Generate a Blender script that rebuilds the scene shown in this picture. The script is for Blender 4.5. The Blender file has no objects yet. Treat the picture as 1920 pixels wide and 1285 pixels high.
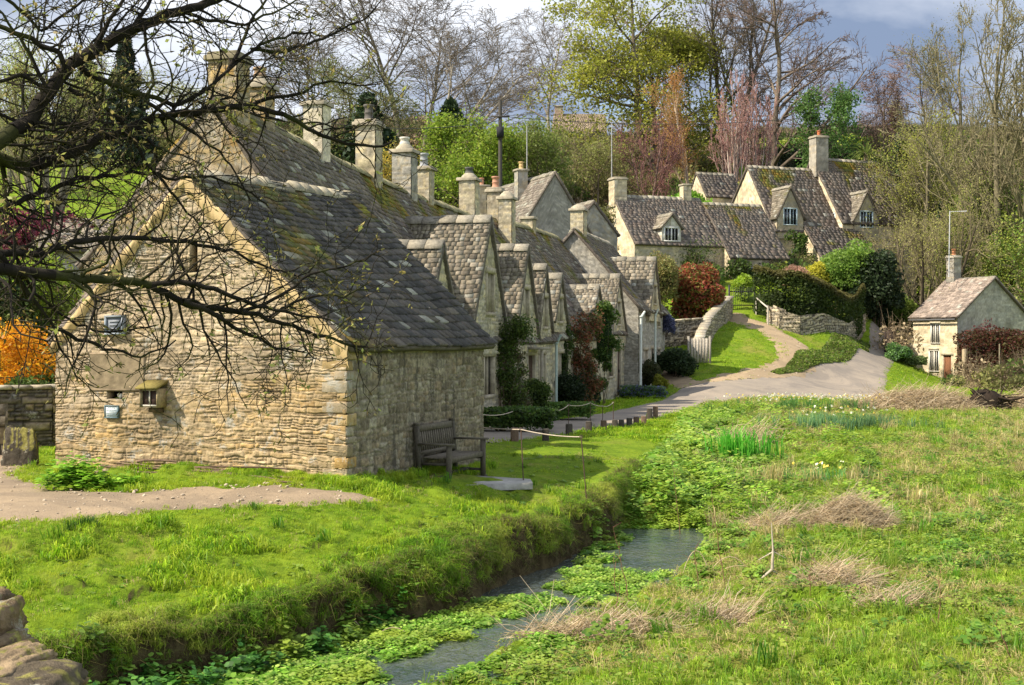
import bpy, math, random
import numpy as np
from mathutils import Vector, Matrix

# ------------------------------------------------------------------ scene basics
F = 2400.0; EYE = 2.3; CX = 960.0; HY = 640.0
S = bpy.context.scene
COL = S.collection
R = np.random.RandomState
def P(px, py, Y):
    return np.array([(px-CX)/F*Y, Y, EYE+(HY-py)/F*Y])
def nrm(v):
    v = np.asarray(v, float); return v/np.linalg.norm(v)

ORG = {}
def thing(name, label, cat, loc, group=None, rotz=0.0):
    o = bpy.data.objects.new(name, None); COL.objects.link(o)
    o.empty_display_size = 0.2
    o.location = tuple(loc); o.rotation_euler = (0, 0, rotz)
    o['label'] = label; o['category'] = cat
    if group: o['group'] = group
    ORG[o.name] = np.array(loc, float)
    return o
def tag(o, label=None, cat=None, group=None, kind=None):
    if label: o['label'] = label
    if cat: o['category'] = cat
    if group: o['group'] = group
    if kind: o['kind'] = kind
    return o

def cat_(parts):
    """join (verts, faces(quads or tris), cols) tuples"""
    V = []; Q = []; C = []; n = 0
    for p in parts:
        v, f, c = p
        v = np.asarray(v, float).reshape(-1, 3)
        f = np.asarray(f, int)
        if f.shape[1] == 3: f = np.concatenate([f, f[:, 2:3]], 1); f[:, 3] = -10**9
        V.append(v); Q.append(np.where(f >= 0, f+n, -1))
        c = np.asarray(c, float)
        if c.ndim == 1: c = np.tile(c, (len(v), 1))
        C.append(c); n += len(v)
    return np.concatenate(V), np.concatenate(Q), np.concatenate(C)

def mk(name, geo, mat, parent=None, smooth=False, local=False, loc=None):
    v, f, c = geo
    v = np.array(v, float).reshape(-1, 3); f = np.asarray(f, int)
    c = np.asarray(c, float)
    if c.ndim == 1: c = np.tile(c, (len(v), 1))
    if parent is not None and not local:
        v = v-ORG[parent.name]
    elif loc is not None and not local:
        v = v-np.asarray(loc, float)
    if f.shape[1] == 4:
        tri = f[:, 3] < 0
    else:
        tri = np.ones(len(f), bool)
    tot = np.where(tri, 3, 4)
    if f.shape[1] == 4:
        loops = f.reshape(-1); loops = loops[loops >= 0]
    else: loops = f.reshape(-1)
    m = bpy.data.meshes.new(name)
    m.vertices.add(len(v)); m.vertices.foreach_set('co', v.astype(np.float32).ravel())
    m.loops.add(len(loops)); m.loops.foreach_set('vertex_index', loops.astype(np.int32))
    m.polygons.add(len(f))
    st = np.concatenate([[0], np.cumsum(tot)[:-1]]).astype(np.int32)
    m.polygons.foreach_set('loop_start', st)
    if smooth: m.polygons.foreach_set('use_smooth', np.ones(len(f), bool))
    a = m.attributes.new('Col', 'FLOAT_COLOR', 'POINT')
    cc = np.ones((len(v), 4), np.float32); cc[:, :3] = np.clip(c, 0, 1)
    a.data.foreach_set('color', cc.ravel())
    m.update(calc_edges=True)
    m.validate()
    m.materials.append(mat)
    o = bpy.data.objects.new(name, m); COL.objects.link(o)
    if parent is not None:
        o.parent = parent
        ORG[o.name] = ORG[parent.name] if not local else np.zeros(3)
    else:
        if loc is not None: o.location = tuple(loc)
        ORG[o.name] = np.zeros(3) if loc is None else np.asarray(loc, float)
    return o

# ------------------------------------------------------------------ noise
_T = R(7).rand(256, 256)
def vn(x, y, s=0):
    x = np.asarray(x, float)+s*17.31; y = np.asarray(y, float)+s*5.77
    xi = np.floor(x).astype(int); yi = np.floor(y).astype(int)
    fx = x-xi; fy = y-yi
    fx = fx*fx*(3-2*fx); fy = fy*fy*(3-2*fy)
    a = _T[xi & 255, yi & 255]; b = _T[(xi+1) & 255, yi & 255]
    c = _T[xi & 255, (yi+1) & 255]; d = _T[(xi+1) & 255, (yi+1) & 255]
    return (a*(1-fx)+b*fx)*(1-fy)+(c*(1-fx)+d*fx)*fy
def fbm(x, y, s=0, o=4):
    t = 0; a = .5; n = 0
    for i in range(o):
        t = t+a*vn(np.asarray(x)*2**i, np.asarray(y)*2**i, s+i*3); n += a; a *= .5
    return t/n
def sst(a, b, x):
    t = np.clip((x-a)/(b-a), 0, 1); return t*t*(3-2*t)

# ------------------------------------------------------------------ materials
def newmat(name):
    m = bpy.data.materials.new(name); m.use_nodes = True
    nt = m.node_tree; nt.nodes.clear()
    return m, nt, nt.nodes, nt.links
def N(nt, t, **k):
    n = nt.nodes.new(t)
    for a, b in k.items(): setattr(n, a, b)
    return n
def mapr(nt, src, a, b, c, d):
    n = N(nt, 'ShaderNodeMapRange'); nt.links.new(src, n.inputs[0])
    for i, v in enumerate((a, b, c, d)): n.inputs[i+1].default_value = v
    return n.outputs[0]
def noise(nt, scale, detail=4, rough=.6, obj=True, dist=0.0, vec=None, vscale=None):
    n = N(nt, 'ShaderNodeTexNoise'); n.inputs['Scale'].default_value = scale
    n.inputs['Detail'].default_value = detail; n.inputs['Roughness'].default_value = rough
    n.inputs['Distortion'].default_value = dist
    if vec is None:
        g = N(nt, 'ShaderNodeNewGeometry'); vec = g.outputs['Position']
    if vscale is not None:
        mp = N(nt, 'ShaderNodeMapping'); mp.inputs['Scale'].default_value = vscale
        nt.links.new(vec, mp.inputs['Vector']); vec = mp.outputs[0]
    nt.links.new(vec, n.inputs['Vector'])
    return n.outputs['Fac']
def mixc(nt, fac, a, b, blend='MIX'):
    n = N(nt, 'ShaderNodeMix', data_type='RGBA', blend_type=blend)
    if isinstance(fac, (int, float)): n.inputs[0].default_value = fac
    else: nt.links.new(fac, n.inputs[0])
    for i, v in ((6, a), (7, b)):
        if isinstance(v, (tuple, list)): n.inputs[i].default_value = (*v[:3], 1)
        else: nt.links.new(v, n.inputs[i])
    return n.outputs[2]
def vmul(nt, col, fac):
    n = N(nt, 'ShaderNodeVectorMath', operation='SCALE')
    nt.links.new(col, n.inputs[0])
    if isinstance(fac, (int, float)): n.inputs['Scale'].default_value = fac
    else: nt.links.new(fac, n.inputs['Scale'])
    return n.outputs[0]

def mat_col(name, rough=.9, nscale=6, namp=.35, bscale=30, bstr=.4, bdist=.02, spec=.2, lich=None, lscale=9, lthr=.62, stain=None):
    """albedo from the mesh's own Col attribute with procedural wear and bump"""
    m, nt, nd, ln = newmat(name)
    at = N(nt, 'ShaderNodeAttribute', attribute_name='Col')
    f = mapr(nt, noise(nt, nscale, 5, .65), .3, .7, 1-namp, 1+namp)
    c = vmul(nt, at.outputs['Color'], f)
    if lich:
        l = mapr(nt, noise(nt, lscale, 6, .75), lthr, lthr+.06, 0, .8)
        c = mixc(nt, l, c, lich)
    if stain:
        l = mapr(nt, noise(nt, stain[1], 4, .6, vscale=stain[3] if len(stain) > 3 else None), stain[2], stain[2]+.14, 0, .75)
        c = mixc(nt, l, c, stain[0])
    b = N(nt, 'ShaderNodeBsdfPrincipled')
    ln.new(c, b.inputs['Base Color']); b.inputs['Roughness'].default_value = rough
    b.inputs['Specular IOR Level'].default_value = spec
    if bstr > 0:
        bp = N(nt, 'ShaderNodeBump'); bp.inputs['Strength'].default_value = bstr
        bp.inputs['Distance'].default_value = bdist
        ln.new(noise(nt, bscale, 6, .7), bp.inputs['Height']); ln.new(bp.outputs[0], b.inputs['Normal'])
    o = N(nt, 'ShaderNodeOutputMaterial'); ln.new(b.outputs[0], o.inputs[0])
    return m

def mat_leaf(name, trans=.45, patch=None, pscale=.5, patch2=None, vary=.35, rough=.5, usecol=True, base=None):
    m, nt, nd, ln = newmat(name)
    if usecol:
        at = N(nt, 'ShaderNodeAttribute', attribute_name='Col'); c = at.outputs['Color']
    else:
        rg = N(nt, 'ShaderNodeRGB'); rg.outputs[0].default_value = (*base, 1); c = rg.outputs[0]
    oi = N(nt, 'ShaderNodeObjectInfo')
    c = vmul(nt, c, mapr(nt, oi.outputs['Random'], 0, 1, 1-vary, 1+vary))
    if patch:
        c = mixc(nt, mapr(nt, noise(nt, pscale, 5, .6), .46, .66, 0, .85), c, patch)
    if patch2:
        c = mixc(nt, mapr(nt, noise(nt, pscale*3.1, 4, .6), .5, .68, 0, .7), c, patch2)
    b = N(nt, 'ShaderNodeBsdfPrincipled'); ln.new(c, b.inputs['Base Color'])
    b.inputs['Roughness'].default_value = rough; b.inputs['Specular IOR Level'].default_value = .25
    t = N(nt, 'ShaderNodeBsdfTranslucent'); ln.new(vmul(nt, c, 1.5), t.inputs['Color'])
    mx = N(nt, 'ShaderNodeMixShader'); mx.inputs[0].default_value = trans
    ln.new(b.outputs[0], mx.inputs[1]); ln.new(t.outputs[0], mx.inputs[2])
    o = N(nt, 'ShaderNodeOutputMaterial'); ln.new(mx.outputs[0], o.inputs[0])
    return m

M = {}
M['stone'] = mat_col('rubble_stone', .92, 9, .35, 45, .7, .02, lich=(.40,.38,.33), lscale=3.1, lthr=.57, stain=((.20, .17, .12), 1.3, .62))
M['stone_far'] = mat_col('coursed_stone', .92, 3, .25, 14, .4, .03, stain=((.2, .17, .12), .5, .60))
M['render_grey'] = mat_col('weathered_side_stone', .95, 13, .5, 40, .6, .02, lich=(.34, .31, .24), lscale=7, lthr=.62, stain=((.07, .062, .05), 1.4, .53, (4, 4, .45)))
M['slate'] = mat_col('stone_slate', .85, 14, .4, 50, .5, .015, spec=.3, lich=(.36, .345, .30), lscale=13, lthr=.68)
M['band'] = mat_col('verge_mortar', .9, 4, .25, 30, .3, .01)
M['trim'] = mat_col('dressed_stone', .9, 8, .3, 40, .3, .01)
M['bark'] = mat_col('bark', .95, 12, .4, 60, .5, .01)
M['barkfar'] = mat_col('bark_far', .95, 3, .3, 10, 0, .01)
M['wood'] = mat_col('weathered_wood', .85, 22, .35, 60, .4, .005, spec=.25)
M['dry'] = mat_col('dry_stems', .9, 5, .3, 20, 0, .01)
M['plain'] = mat_col('painted', .6, 10, .12, 30, .1, .003, spec=.4)
M['clay'] = mat_col('clay_pot', .8, 12, .2, 30, .2, .005)
M['leaf'] = mat_leaf('leaf', .4)
M['leafdark'] = mat_leaf('leaf_dark', .15, vary=.2)
def mglass():
    m, nt, nd, ln = newmat('window_glass')
    b = N(nt, 'ShaderNodeBsdfPrincipled'); b.inputs['Base Color'].default_value = (.02, .023, .025, 1)
    b.inputs['Roughness'].default_value = .12; b.inputs['Specular IOR Level'].default_value = .6
    bp = N(nt, 'ShaderNodeBump'); bp.inputs['Strength'].default_value = .25; bp.inputs['Distance'].default_value = .02
    ln.new(noise(nt, 6, 2, .5), bp.inputs['Height']); ln.new(bp.outputs[0], b.inputs['Normal'])
    o = N(nt, 'ShaderNodeOutputMaterial'); ln.new(b.outputs[0], o.inputs[0]); return m
M['glass'] = mglass()

# ------------------------------------------------------------------ geometry pieces
BOXF = np.array([[0,3,2,1],[4,5,6,7],[0,1,5,4],[1,2,6,5],[2,3,7,6],[3,0,4,7]])
def box(o, ux, uy, uz, col=(.5,.5,.5)):
    """parallelepiped from a corner and three edge vectors (right handed)"""
    o = np.asarray(o, float); ux, uy, uz = (np.asarray(a, float) for a in (ux, uy, uz))
    v = np.array([o, o+ux, o+ux+uy, o+uy, o+uz, o+ux+uz, o+ux+uy+uz, o+uy+uz])
    return v, BOXF, np.asarray(col, float)
def cbox(c, sx, sy, sz, col=(.5,.5,.5), rz=0.0):
    c = np.asarray(c, float); a, b = math.cos(rz), math.sin(rz)
    ux = np.array([a, b, 0])*sx; uy = np.array([-b, a, 0])*sy; uz = np.array([0, 0, sz])
    return box(c-ux/2-uy/2, ux, uy, uz, col)
def bev(c, sx, sy, sz, col, rz=0.0, b=.02, taper=0.0):
    """box standing on c with chamfered vertical and top edges; taper shrinks the top"""
    c = np.asarray(c, float); ca, sa = math.cos(rz), math.sin(rz)
    def ring(hx, hy, ch, z):
        pts = [(-hx+ch,-hy),(hx-ch,-hy),(hx,-hy+ch),(hx,hy-ch),(hx-ch,hy),(-hx+ch,hy),(-hx,hy-ch),(-hx,-hy+ch)]
        return [(c[0]+x*ca-y*sa, c[1]+x*sa+y*ca, c[2]+z) for x, y in pts]
    t = 1-taper
    v = ring(sx/2, sy/2, b, 0)+ring(sx/2*t, sy/2*t, b, sz-b)+ring(sx/2*t-b, sy/2*t-b, b*.5, sz)
    f = []
    for r in range(2):
        for i in range(8):
            j = (i+1) % 8; f.append([r*8+i, r*8+j, r*8+8+j, r*8+8+i])
    for a_, b_, c_, d_ in ((0,1,2,7),(7,2,3,6),(6,3,4,5)): f.append([16+a_,16+b_,16+c_,16+d_])
    return np.array(v), np.array(f), np.asarray(col, float)
def lathe(c, prof, k, col):
    """prof: list of (r, z)"""
    v = []; f = []
    for r, z in prof:
        for i in range(k):
            a = 2*math.pi*i/k; v.append((c[0]+r*math.cos(a), c[1]+r*math.sin(a), c[2]+z))
    for j in range(len(prof)-1):
        for i in range(k):
            n = (i+1) % k; f.append([j*k+i, j*k+n, j*k+k+n, j*k+k+i])
    return np.array(v), np.array(f), np.asarray(col, float)
def tubes(segs, k, cols):
    s = np.asarray(segs, float)
    p0, p1, r0, r1 = s[:, 0:3], s[:, 3:6], s[:, 6], s[:, 7]
    d = p1-p0; d /= np.maximum(np.linalg.norm(d, axis=1, keepdims=True), 1e-9)
    ref = np.where(np.abs(d[:, 2:3]) > .9, [[1., 0, 0]], [[0, 0, 1.]])
    a = np.cross(d, ref); a /= np.linalg.norm(a, axis=1, keepdims=True); b = np.cross(d, a)
    n = len(s); V = np.zeros((n, 2, k, 3))
    for i in range(k):
        t = 2*math.pi*i/k; o = a*math.cos(t)+b*math.sin(t)
        V[:, 0, i] = p0+o*r0[:, None]; V[:, 1, i] = p1+o*r1[:, None]
    base = (np.arange(n)*2*k)[:, None]
    Fs = []
    for i in range(k):
        j = (i+1) % k
        Fs.append(np.concatenate([base+i, base+k+i, base+k+j, base+j], 1))
    cols = np.asarray(cols, float)
    if cols.ndim == 1: C = np.tile(cols, (n*2*k, 1))
    else: C = np.repeat(cols, 2*k, axis=0)
    return V.reshape(-1, 3), np.concatenate(Fs), C
def leaves(c, size, cols, rng, elong=1.6, up=0.0, droop=0.0):
    """one folded quad per leaf"""
    c = np.asarray(c, float); n = len(c)
    d = rng.normal(size=(n, 3)); d[:, 2] = d[:, 2]*.7+up-droop
    d /= np.linalg.norm(d, axis=1, keepdims=True)
    e = np.cross(d, rng.normal(size=(n, 3))); e /= np.maximum(np.linalg.norm(e, axis=1, keepdims=True), 1e-6)
    g = np.cross(d, e)
    s = (np.asarray(size)*rng.uniform(.6, 1.35, n))[:, None] if np.ndim(size) == 0 else np.asarray(size)[:, None]
    V = np.stack([c-d*s*elong*.5, c+e*s*.5+g*s*.12, c+d*s*elong*.5, c-e*s*.5+g*s*.12], 1).reshape(-1, 3)
    Fq = np.arange(n*4).reshape(-1, 4)
    return V, Fq, np.repeat(np.asarray(cols), 4, axis=0)
def pick(pal, n, rng, jit=.25):
    pal = np.asarray(pal, float); i = rng.randint(0, len(pal), n)
    return pal[i]*rng.uniform(1-jit, 1+jit, (n, 1))

# rubble / coursed stone pattern ---------------------------------------------
def stones(u, v, seed, ch, cl, warp):
    uu = u+(vn(u*2.3, v*3.1, seed)-.5)*warp*2+(vn(u*9, v*9, seed+5)-.5)*warp*.8
    vv = v+(vn(u*1.1+9, v*1.9, seed+1)-.5)*warp*1.1+(vn(u*8+3, v*8, seed+2)-.5)*warp*.8
    r = R(seed+11)
    vmin = vv.min()-1; rows = int((vv.max()-vmin)/ch*1.9)+6
    rb = vmin+np.concatenate([[0], np.cumsum(ch*r.uniform(.4, 1.75, rows))])
    ri = np.clip(np.searchsorted(rb, vv)-1, 0, rows-1)
    umin = uu.min()-2; ncol = int((uu.max()-umin+3)/cl*1.9)+6
    c0 = np.zeros_like(uu); c1 = np.zeros_like(uu); cid = np.zeros(uu.shape, int)
    for k in np.unique(ri):
        cb = umin-r.uniform(0, cl)+np.concatenate([[0], np.cumsum(cl*r.uniform(.5, 1.3)*r.uniform(.3, 2.0, ncol))])
        m = ri == k; x = uu[m]; ci = np.clip(np.searchsorted(cb, x)-1, 0, ncol-1)
        c0[m] = cb[ci]; c1[m] = cb[ci+1]; cid[m] = ci
    tb = r.rand(4096, 5); ix = (ri*131+cid*17) % 4096; rnd = tb[ix]
    vm = rb[ri]+(rb[ri+1]-rb[ri])*(.35+.3*rnd[..., 3]); dv = np.minimum(vv-rb[ri], rb[ri+1]-vv)
    big_ = (rnd[..., 4] < .42) & ((rb[ri+1]-rb[ri]) > ch*.85)
    dv = np.where(big_, np.minimum(dv, np.abs(vv-vm)), dv)
    um = c0+(c1-c0)*(.3+.4*rnd[..., 2]); du_ = np.minimum(uu-c0, c1-uu)
    sp_ = big_ & (vv > vm) & ((c1-c0) > cl*.7); du_ = np.where(sp_, np.minimum(du_, np.abs(uu-um)), du_)
    e = np.minimum(du_, dv*1.15)
    ix = (ix+np.where(big_ & (vv > vm), 977, 0)+np.where(sp_ & (uu > um), 311, 0)) % 4096; rnd = tb[ix]
    return e, rnd

PAL = {
 'barn': [(.38,.28,.15),(.42,.30,.14),(.33,.265,.175),(.37,.31,.22),(.44,.33,.17),(.33,.26,.16),(.38,.30,.20),(.45,.29,.11),(.25,.20,.13)],
 'side': [(.28,.23,.155),(.31,.265,.185),(.21,.17,.12),(.36,.32,.24),(.29,.22,.135),(.16,.13,.09)],
 'row':  [(.46,.40,.28),(.50,.43,.28),(.39,.34,.25),(.53,.44,.27),(.42,.375,.28)],
 'cream':[(.64,.54,.36),(.68,.57,.38),(.62,.50,.32),(.66,.57,.42)],
 'grey': [(.33,.31,.27),(.36,.34,.29),(.30,.28,.245),(.40,.37,.31)],
 'wall': [(.46,.39,.27),(.38,.32,.23),(.52,.44,.30),(.33,.29,.22)],
 'drk':  [(.20,.17,.12),(.27,.22,.15),(.32,.25,.15),(.16,.14,.11)],
}
def wallgeo(A, B, z0, prof, res, pal, seed, ch=.12, cl=.34, amp=.03, warp=.03, mortar=(.40,.34,.24), gap=.014, holes=(), zb=None, smear=.0, even=.0):
    """displaced stone wall, A->B left to right seen from outside; prof [(u fraction, z top)]"""
    A = np.asarray(A, float)[:2]; B = np.asarray(B, float)[:2]; L = np.linalg.norm(B-A); d = (B-A)/L
    n = np.array([d[1], -d[0]])
    nu = max(3, int(L/res)+1)
    pu = [p[0] for p in prof]; pz = [p[1] for p in prof]
    us = np.unique(np.concatenate([np.linspace(0, 1, nu)]+[np.array(pu)]))
    zt = np.interp(us, pu, pz)
    zz0 = np.full_like(us, z0) if zb is None else np.interp(us, [0, 1], zb)
    nv = max(3, int((max(pz)-zz0.min())/res)+1)
    t = np.linspace(0, 1, nv)
    U = np.repeat((us*L)[:, None], nv, 1); Z = zz0[:, None]+(zt-zz0)[:, None]*t[None]
    e, rnd = stones(U, Z, seed, ch, cl, warp)
    m = sst(gap*.3, gap*1.6, e); dome = sst(0, ch*.4, e)
    sm = sst(.42, .62, fbm(U*3.1, Z*4.2, seed+14, 3))*smear; m = m*(1-sm)+sm; dome = dome*(1-.6*sm)+.6*sm
    fine = fbm(U*14, Z*22, seed+3, 3)-.5
    h = amp*(m*(.35+.65*rnd[..., 0])+.30*dome*m)+fine*amp*.9+(fbm(U*.8, Z*.8, seed+8, 3)-.5)*amp*1.6
    pal = np.asarray(PAL[pal] if isinstance(pal, str) else pal)
    c = pal[(rnd[..., 1]*len(pal)).astype(int) % len(pal)]*(.78+.44*rnd[..., 2])[..., None]
    if even: c = c*(1-even)+pal.mean(0)*(.75+.5*fbm(U*1.3, Z*1.1, seed+31, 3))[..., None]*even
    big = fbm(U*.7, Z*.9, seed+20, 3)[..., None]
    c = c*(.8+.4*big)*(1+fine[..., None]*.7)
    c = c*m[..., None]+np.asarray(mortar)*(1-m[..., None])
    XY = A+d*U[..., None]+n*h[..., None]
    V = np.concatenate([XY, Z[..., None]], -1).reshape(-1, 3)
    ni = len(us); i, j = np.meshgrid(np.arange(ni-1), np.arange(nv-1), indexing='ij')
    q = np.stack([i*nv+j, (i+1)*nv+j, (i+1)*nv+j+1, i*nv+j+1], -1).reshape(-1, 4)
    if len(holes):
        cu = U.reshape(-1)[q].mean(1); cz = Z.reshape(-1)[q].mean(1); keep = np.ones(len(q), bool)
        for h0, h1, a0, a1 in holes: keep &= ~((cu > h0) & (cu < h1) & (cz > a0) & (cz < a1))
        q = q[keep]
    return V, q, c.reshape(-1, 3)

SLATE = [(.17,.145,.125),(.20,.17,.145),(.15,.13,.12),(.23,.19,.155),(.19,.15,.125)]
SLATEW = [(.28,.24,.18),(.315,.27,.205),(.24,.205,.16),(.35,.305,.24),(.26,.225,.165)]
MOSS = np.array([(.22,.20,.03),(.14,.15,.03),(.24,.16,.03)])
def tilegeo(E0, E1, R0, R1, seed, exp=(.2, .12), wid=.26, th=.03, pal=SLATE, moss=0.0, sag=.04, lichen=.06, under=True):
    """stone slate slope: E0-E1 eave, R0-R1 ridge"""
    r = R(seed); E0, E1, R0, R1 = (np.asarray(a, float) for a in (E0, E1, R0, R1))
    nn = nrm(np.cross(E1-E0, R0-E0))
    if nn[2] < 0: nn = -nn
    Ls = (np.linalg.norm(R0-E0)+np.linalg.norm(R1-E1))/2; Lu = max(np.linalg.norm(E1-E0), np.linalg.norm(R1-R0))
    s = []; x = 0.0
    while x < Ls-.03:
        e = exp[0]+(exp[1]-exp[0])*x/Ls; s.append((x, e)); x += e*r.uniform(.92, 1.08)
    rows = []
    for x, e in s:
        nt_ = int(Lu/(wid*.45))+3; w = wid*(.62+.5*(1-x/Ls))*r.uniform(.55, 1.5, nt_)
        c = np.concatenate([[0], np.cumsum(w)])-r.uniform(0, wid); c = np.clip(c[c < Lu+.0], 0, Lu); c = np.append(c, Lu)
        for a, b in zip(c[:-1], c[1:]):
            if b-a > .03: rows.append((a, b, x, e))
    T = np.array(rows); n = len(T)
    jit = r.normal(0, .010, n)*(T[:, 3]/.16); lj = r.uniform(0, .018, n)
    a0 = (T[:, 0]+.004)/Lu; a1 = (T[:, 1]-.004)/Lu; b0 = (T[:, 2]+jit)/Ls; b1 = np.minimum((T[:, 2]+T[:, 3]*1.75)/Ls, 1.0)
    skew = r.normal(0, .008, n)/Ls
    def bil(a, b, lift):
        p = (E0*(1-a)[:, None]+E1*a[:, None])*(1-b)[:, None]+(R0*(1-a)[:, None]+R1*a[:, None])*b[:, None]
        w = -sag*np.sin(np.pi*a)*np.sin(np.pi*np.clip(b, 0, 1))+(fbm(a*Lu*.9, b*Ls*.9, seed, 3)-.5)*sag*1.6
        return p+nn*(w+lift)[:, None]
    lo = th*1.5+lj; hi = np.full(n, .004)
    v = [bil(a0, b0, lo), bil(a1, b0+skew, lo), bil(a1, b1, hi), bil(a0, b1, hi),
         bil(a0, b0, lo-th*1.3), bil(a1, b0+skew, lo-th*1.3), bil(a1, b1, hi-th), bil(a0, b1, hi-th)]
    V = np.stack(v, 1).reshape(-1, 3); k = (np.arange(n)*8)[:, None]
    Fq = np.concatenate([k+np.array([[0,1,2,3]]), k+np.array([[4,5,1,0]]), k+np.array([[5,6,2,1]]), k+np.array([[7,4,0,3]])])
    pal = np.asarray(pal); va_ = .22 if exp[0] >= .28 else .34
    c = pal[r.randint(0, len(pal), n)]*r.uniform(1-va_, 1+va_, (n, 1)); lichen = lichen*(.4 if exp[0] >= .28 else 1)
    li = r.rand(n) < lichen; c[li] = np.array([.40, .385, .33])*r.uniform(.7, 1.2, (li.sum(), 1))
    if moss > 0:
        am = T[:, 0]; bm = T[:, 2]/Ls
        w = np.clip((fbm(am*1.1, bm*4, seed+5, 3)-.5)*5+(bm-.80)*4.5*moss+(moss-.6)*.8, 0, 1)[:, None]
        c = c*(1-w)+MOSS[r.randint(0, 3, n)]*r.uniform(.6, 1.3, (n, 1))*w
    C = np.repeat(c, 8, 0)
    out = [(V, Fq, C)]
    if under:
        ku, kv = 14, 10; aa, bb = np.meshgrid(np.linspace(0, 1, ku), np.linspace(0, 1, kv), indexing='ij')
        t_ = bil(aa.ravel(), bb.ravel(), np.full(ku*kv, -.012)); b_ = bil(aa.ravel(), bb.ravel(), np.full(ku*kv, -.10))
        i, j = np.meshgrid(np.arange(ku-1), np.arange(kv-1), indexing='ij')
        q = np.stack([i*kv+j, (i+1)*kv+j, (i+1)*kv+j+1, i*kv+j+1], -1).reshape(-1, 4); nn_ = ku*kv
        rim = []
        for k in range(ku-1): rim += [[nn_+k*kv, nn_+(k+1)*kv, (k+1)*kv, k*kv], [nn_+k*kv+kv-1, k*kv+kv-1, (k+1)*kv+kv-1, nn_+(k+1)*kv+kv-1]]
        for k in range(kv-1): rim += [[nn_+k, k, k+1, nn_+k+1], [nn_+(ku-1)*kv+k, nn_+(ku-1)*kv+k+1, (ku-1)*kv+k+1, (ku-1)*kv+k]]
        out.append((np.concatenate([t_, b_]), np.concatenate([q, q[:, ::-1]+nn_, np.array(rim)]), np.array([.12, .10, .08])))
    return cat_(out)
def ridgegeo(R0, R1, seed, w=.2, col=(.36,.33,.26), seg=.42, drop=.17, wob=.015):
    r = R(seed); R0 = np.asarray(R0, float); R1 = np.asarray(R1, float); L = np.linalg.norm(R1-R0); d = (R1-R0)/L
    n = nrm(np.cross(d, [0, 0, 1])); k = max(1, int(L/seg)); out = []
    for i in range(k):
        a = R0+d*(L*i/k+.008); b = R0+d*(L*(i+1)/k-.008); o = np.array([0, 0, .045+r.uniform(-wob, wob)])
        dz = np.array([0, 0, -drop])
        v = np.array([a-n*w+dz+o, a+o, a+n*w+dz+o, b-n*w+dz+o, b+o, b+n*w+dz+o])
        v2 = v-np.array([0, 0, .05])
        v = np.concatenate([v, v2])
        f = [[0,1,4,3],[1,2,5,4],[0,6,7,1],[1,7,8,2],[3,4,10,9],[4,5,11,10],[0,3,9,6],[2,8,11,5]]
        out.append((v, np.array(f), np.asarray(col)*r.uniform(.7, 1.2)))
    return cat_(out)

def window(parent, A2, d, u, z, w, h, kind='stone', lights=2, off=.0, seed=0, col=None):
    """frame with its panes set into a wall whose outer face passes through A2 along d"""
    n = np.array([d[1], -d[0]]); A2 = np.asarray(A2, float)
    def pt(uu, zz, o): q = A2+d*uu+n*(o+off); return np.array([q[0], q[1], zz])
    du = np.array([d[0], d[1], 0]); dn = np.array([n[0], n[1], 0]); up = np.array([0, 0, 1.])
    x0 = u-w/2; fr = []
    if kind == 'stone':
        c = np.array(col or (.44, .38, .28)); t = .10; o0, dp = .045, .20
        fr += [box(pt(x0-t, z-.09, o0+.03), du*(w+2*t), -dn*(dp+.03), up*.09, c*.95),
               box(pt(x0-t-.04, z+h, o0+.02), du*(w+2*t+.08), -dn*(dp+.02), up*.14, c)]
        fr += [box(pt(x0-t, z, o0), du*t, -dn*dp, up*h, c), box(pt(x0+w, z, o0), du*t, -dn*dp, up*h, c)]
        for i in range(1, lights): fr.append(box(pt(x0+w*i/lights-.025, z, o0-.05), du*.05, -dn*.10, up*h, c*.95))
    else:
        c = np.array(col or (.78, .78, .74)); t = .075; o0, dp = .03, .14
        fr += [box(pt(x0-t, z-.05, o0+.05), du*(w+2*t), -dn*(dp+.05), up*.05, c*.95),
               box(pt(x0-t, z+h, o0), du*(w+2*t), -dn*dp, up*t, c)]
        fr += [box(pt(x0-t, z, o0), du*t, -dn*dp, up*h, c), box(pt(x0+w, z, o0), du*t, -dn*dp, up*h, c)]
        for i in range(1, lights): fr.append(box(pt(x0+w*i/lights-.035, z, o0-.01), du*.07, -dn*.09, up*h, c))
        
        for i in range(lights):
            fr.append(box(pt(x0+w*(i+.5)/lights-.012, z, o0-.022), du*.024, -dn*.045, up*h, c))
    f = mk('window', cat_([tuple(x) for x in fr]), M['trim'] if kind == 'stone' else M['plain'], parent)
    g = box(pt(x0, z, -.07), du*w, -dn*.03, up*h, (.1, .1, .1))
    mk('pane', cat_([g]), M['glass'], f)
    return f

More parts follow.
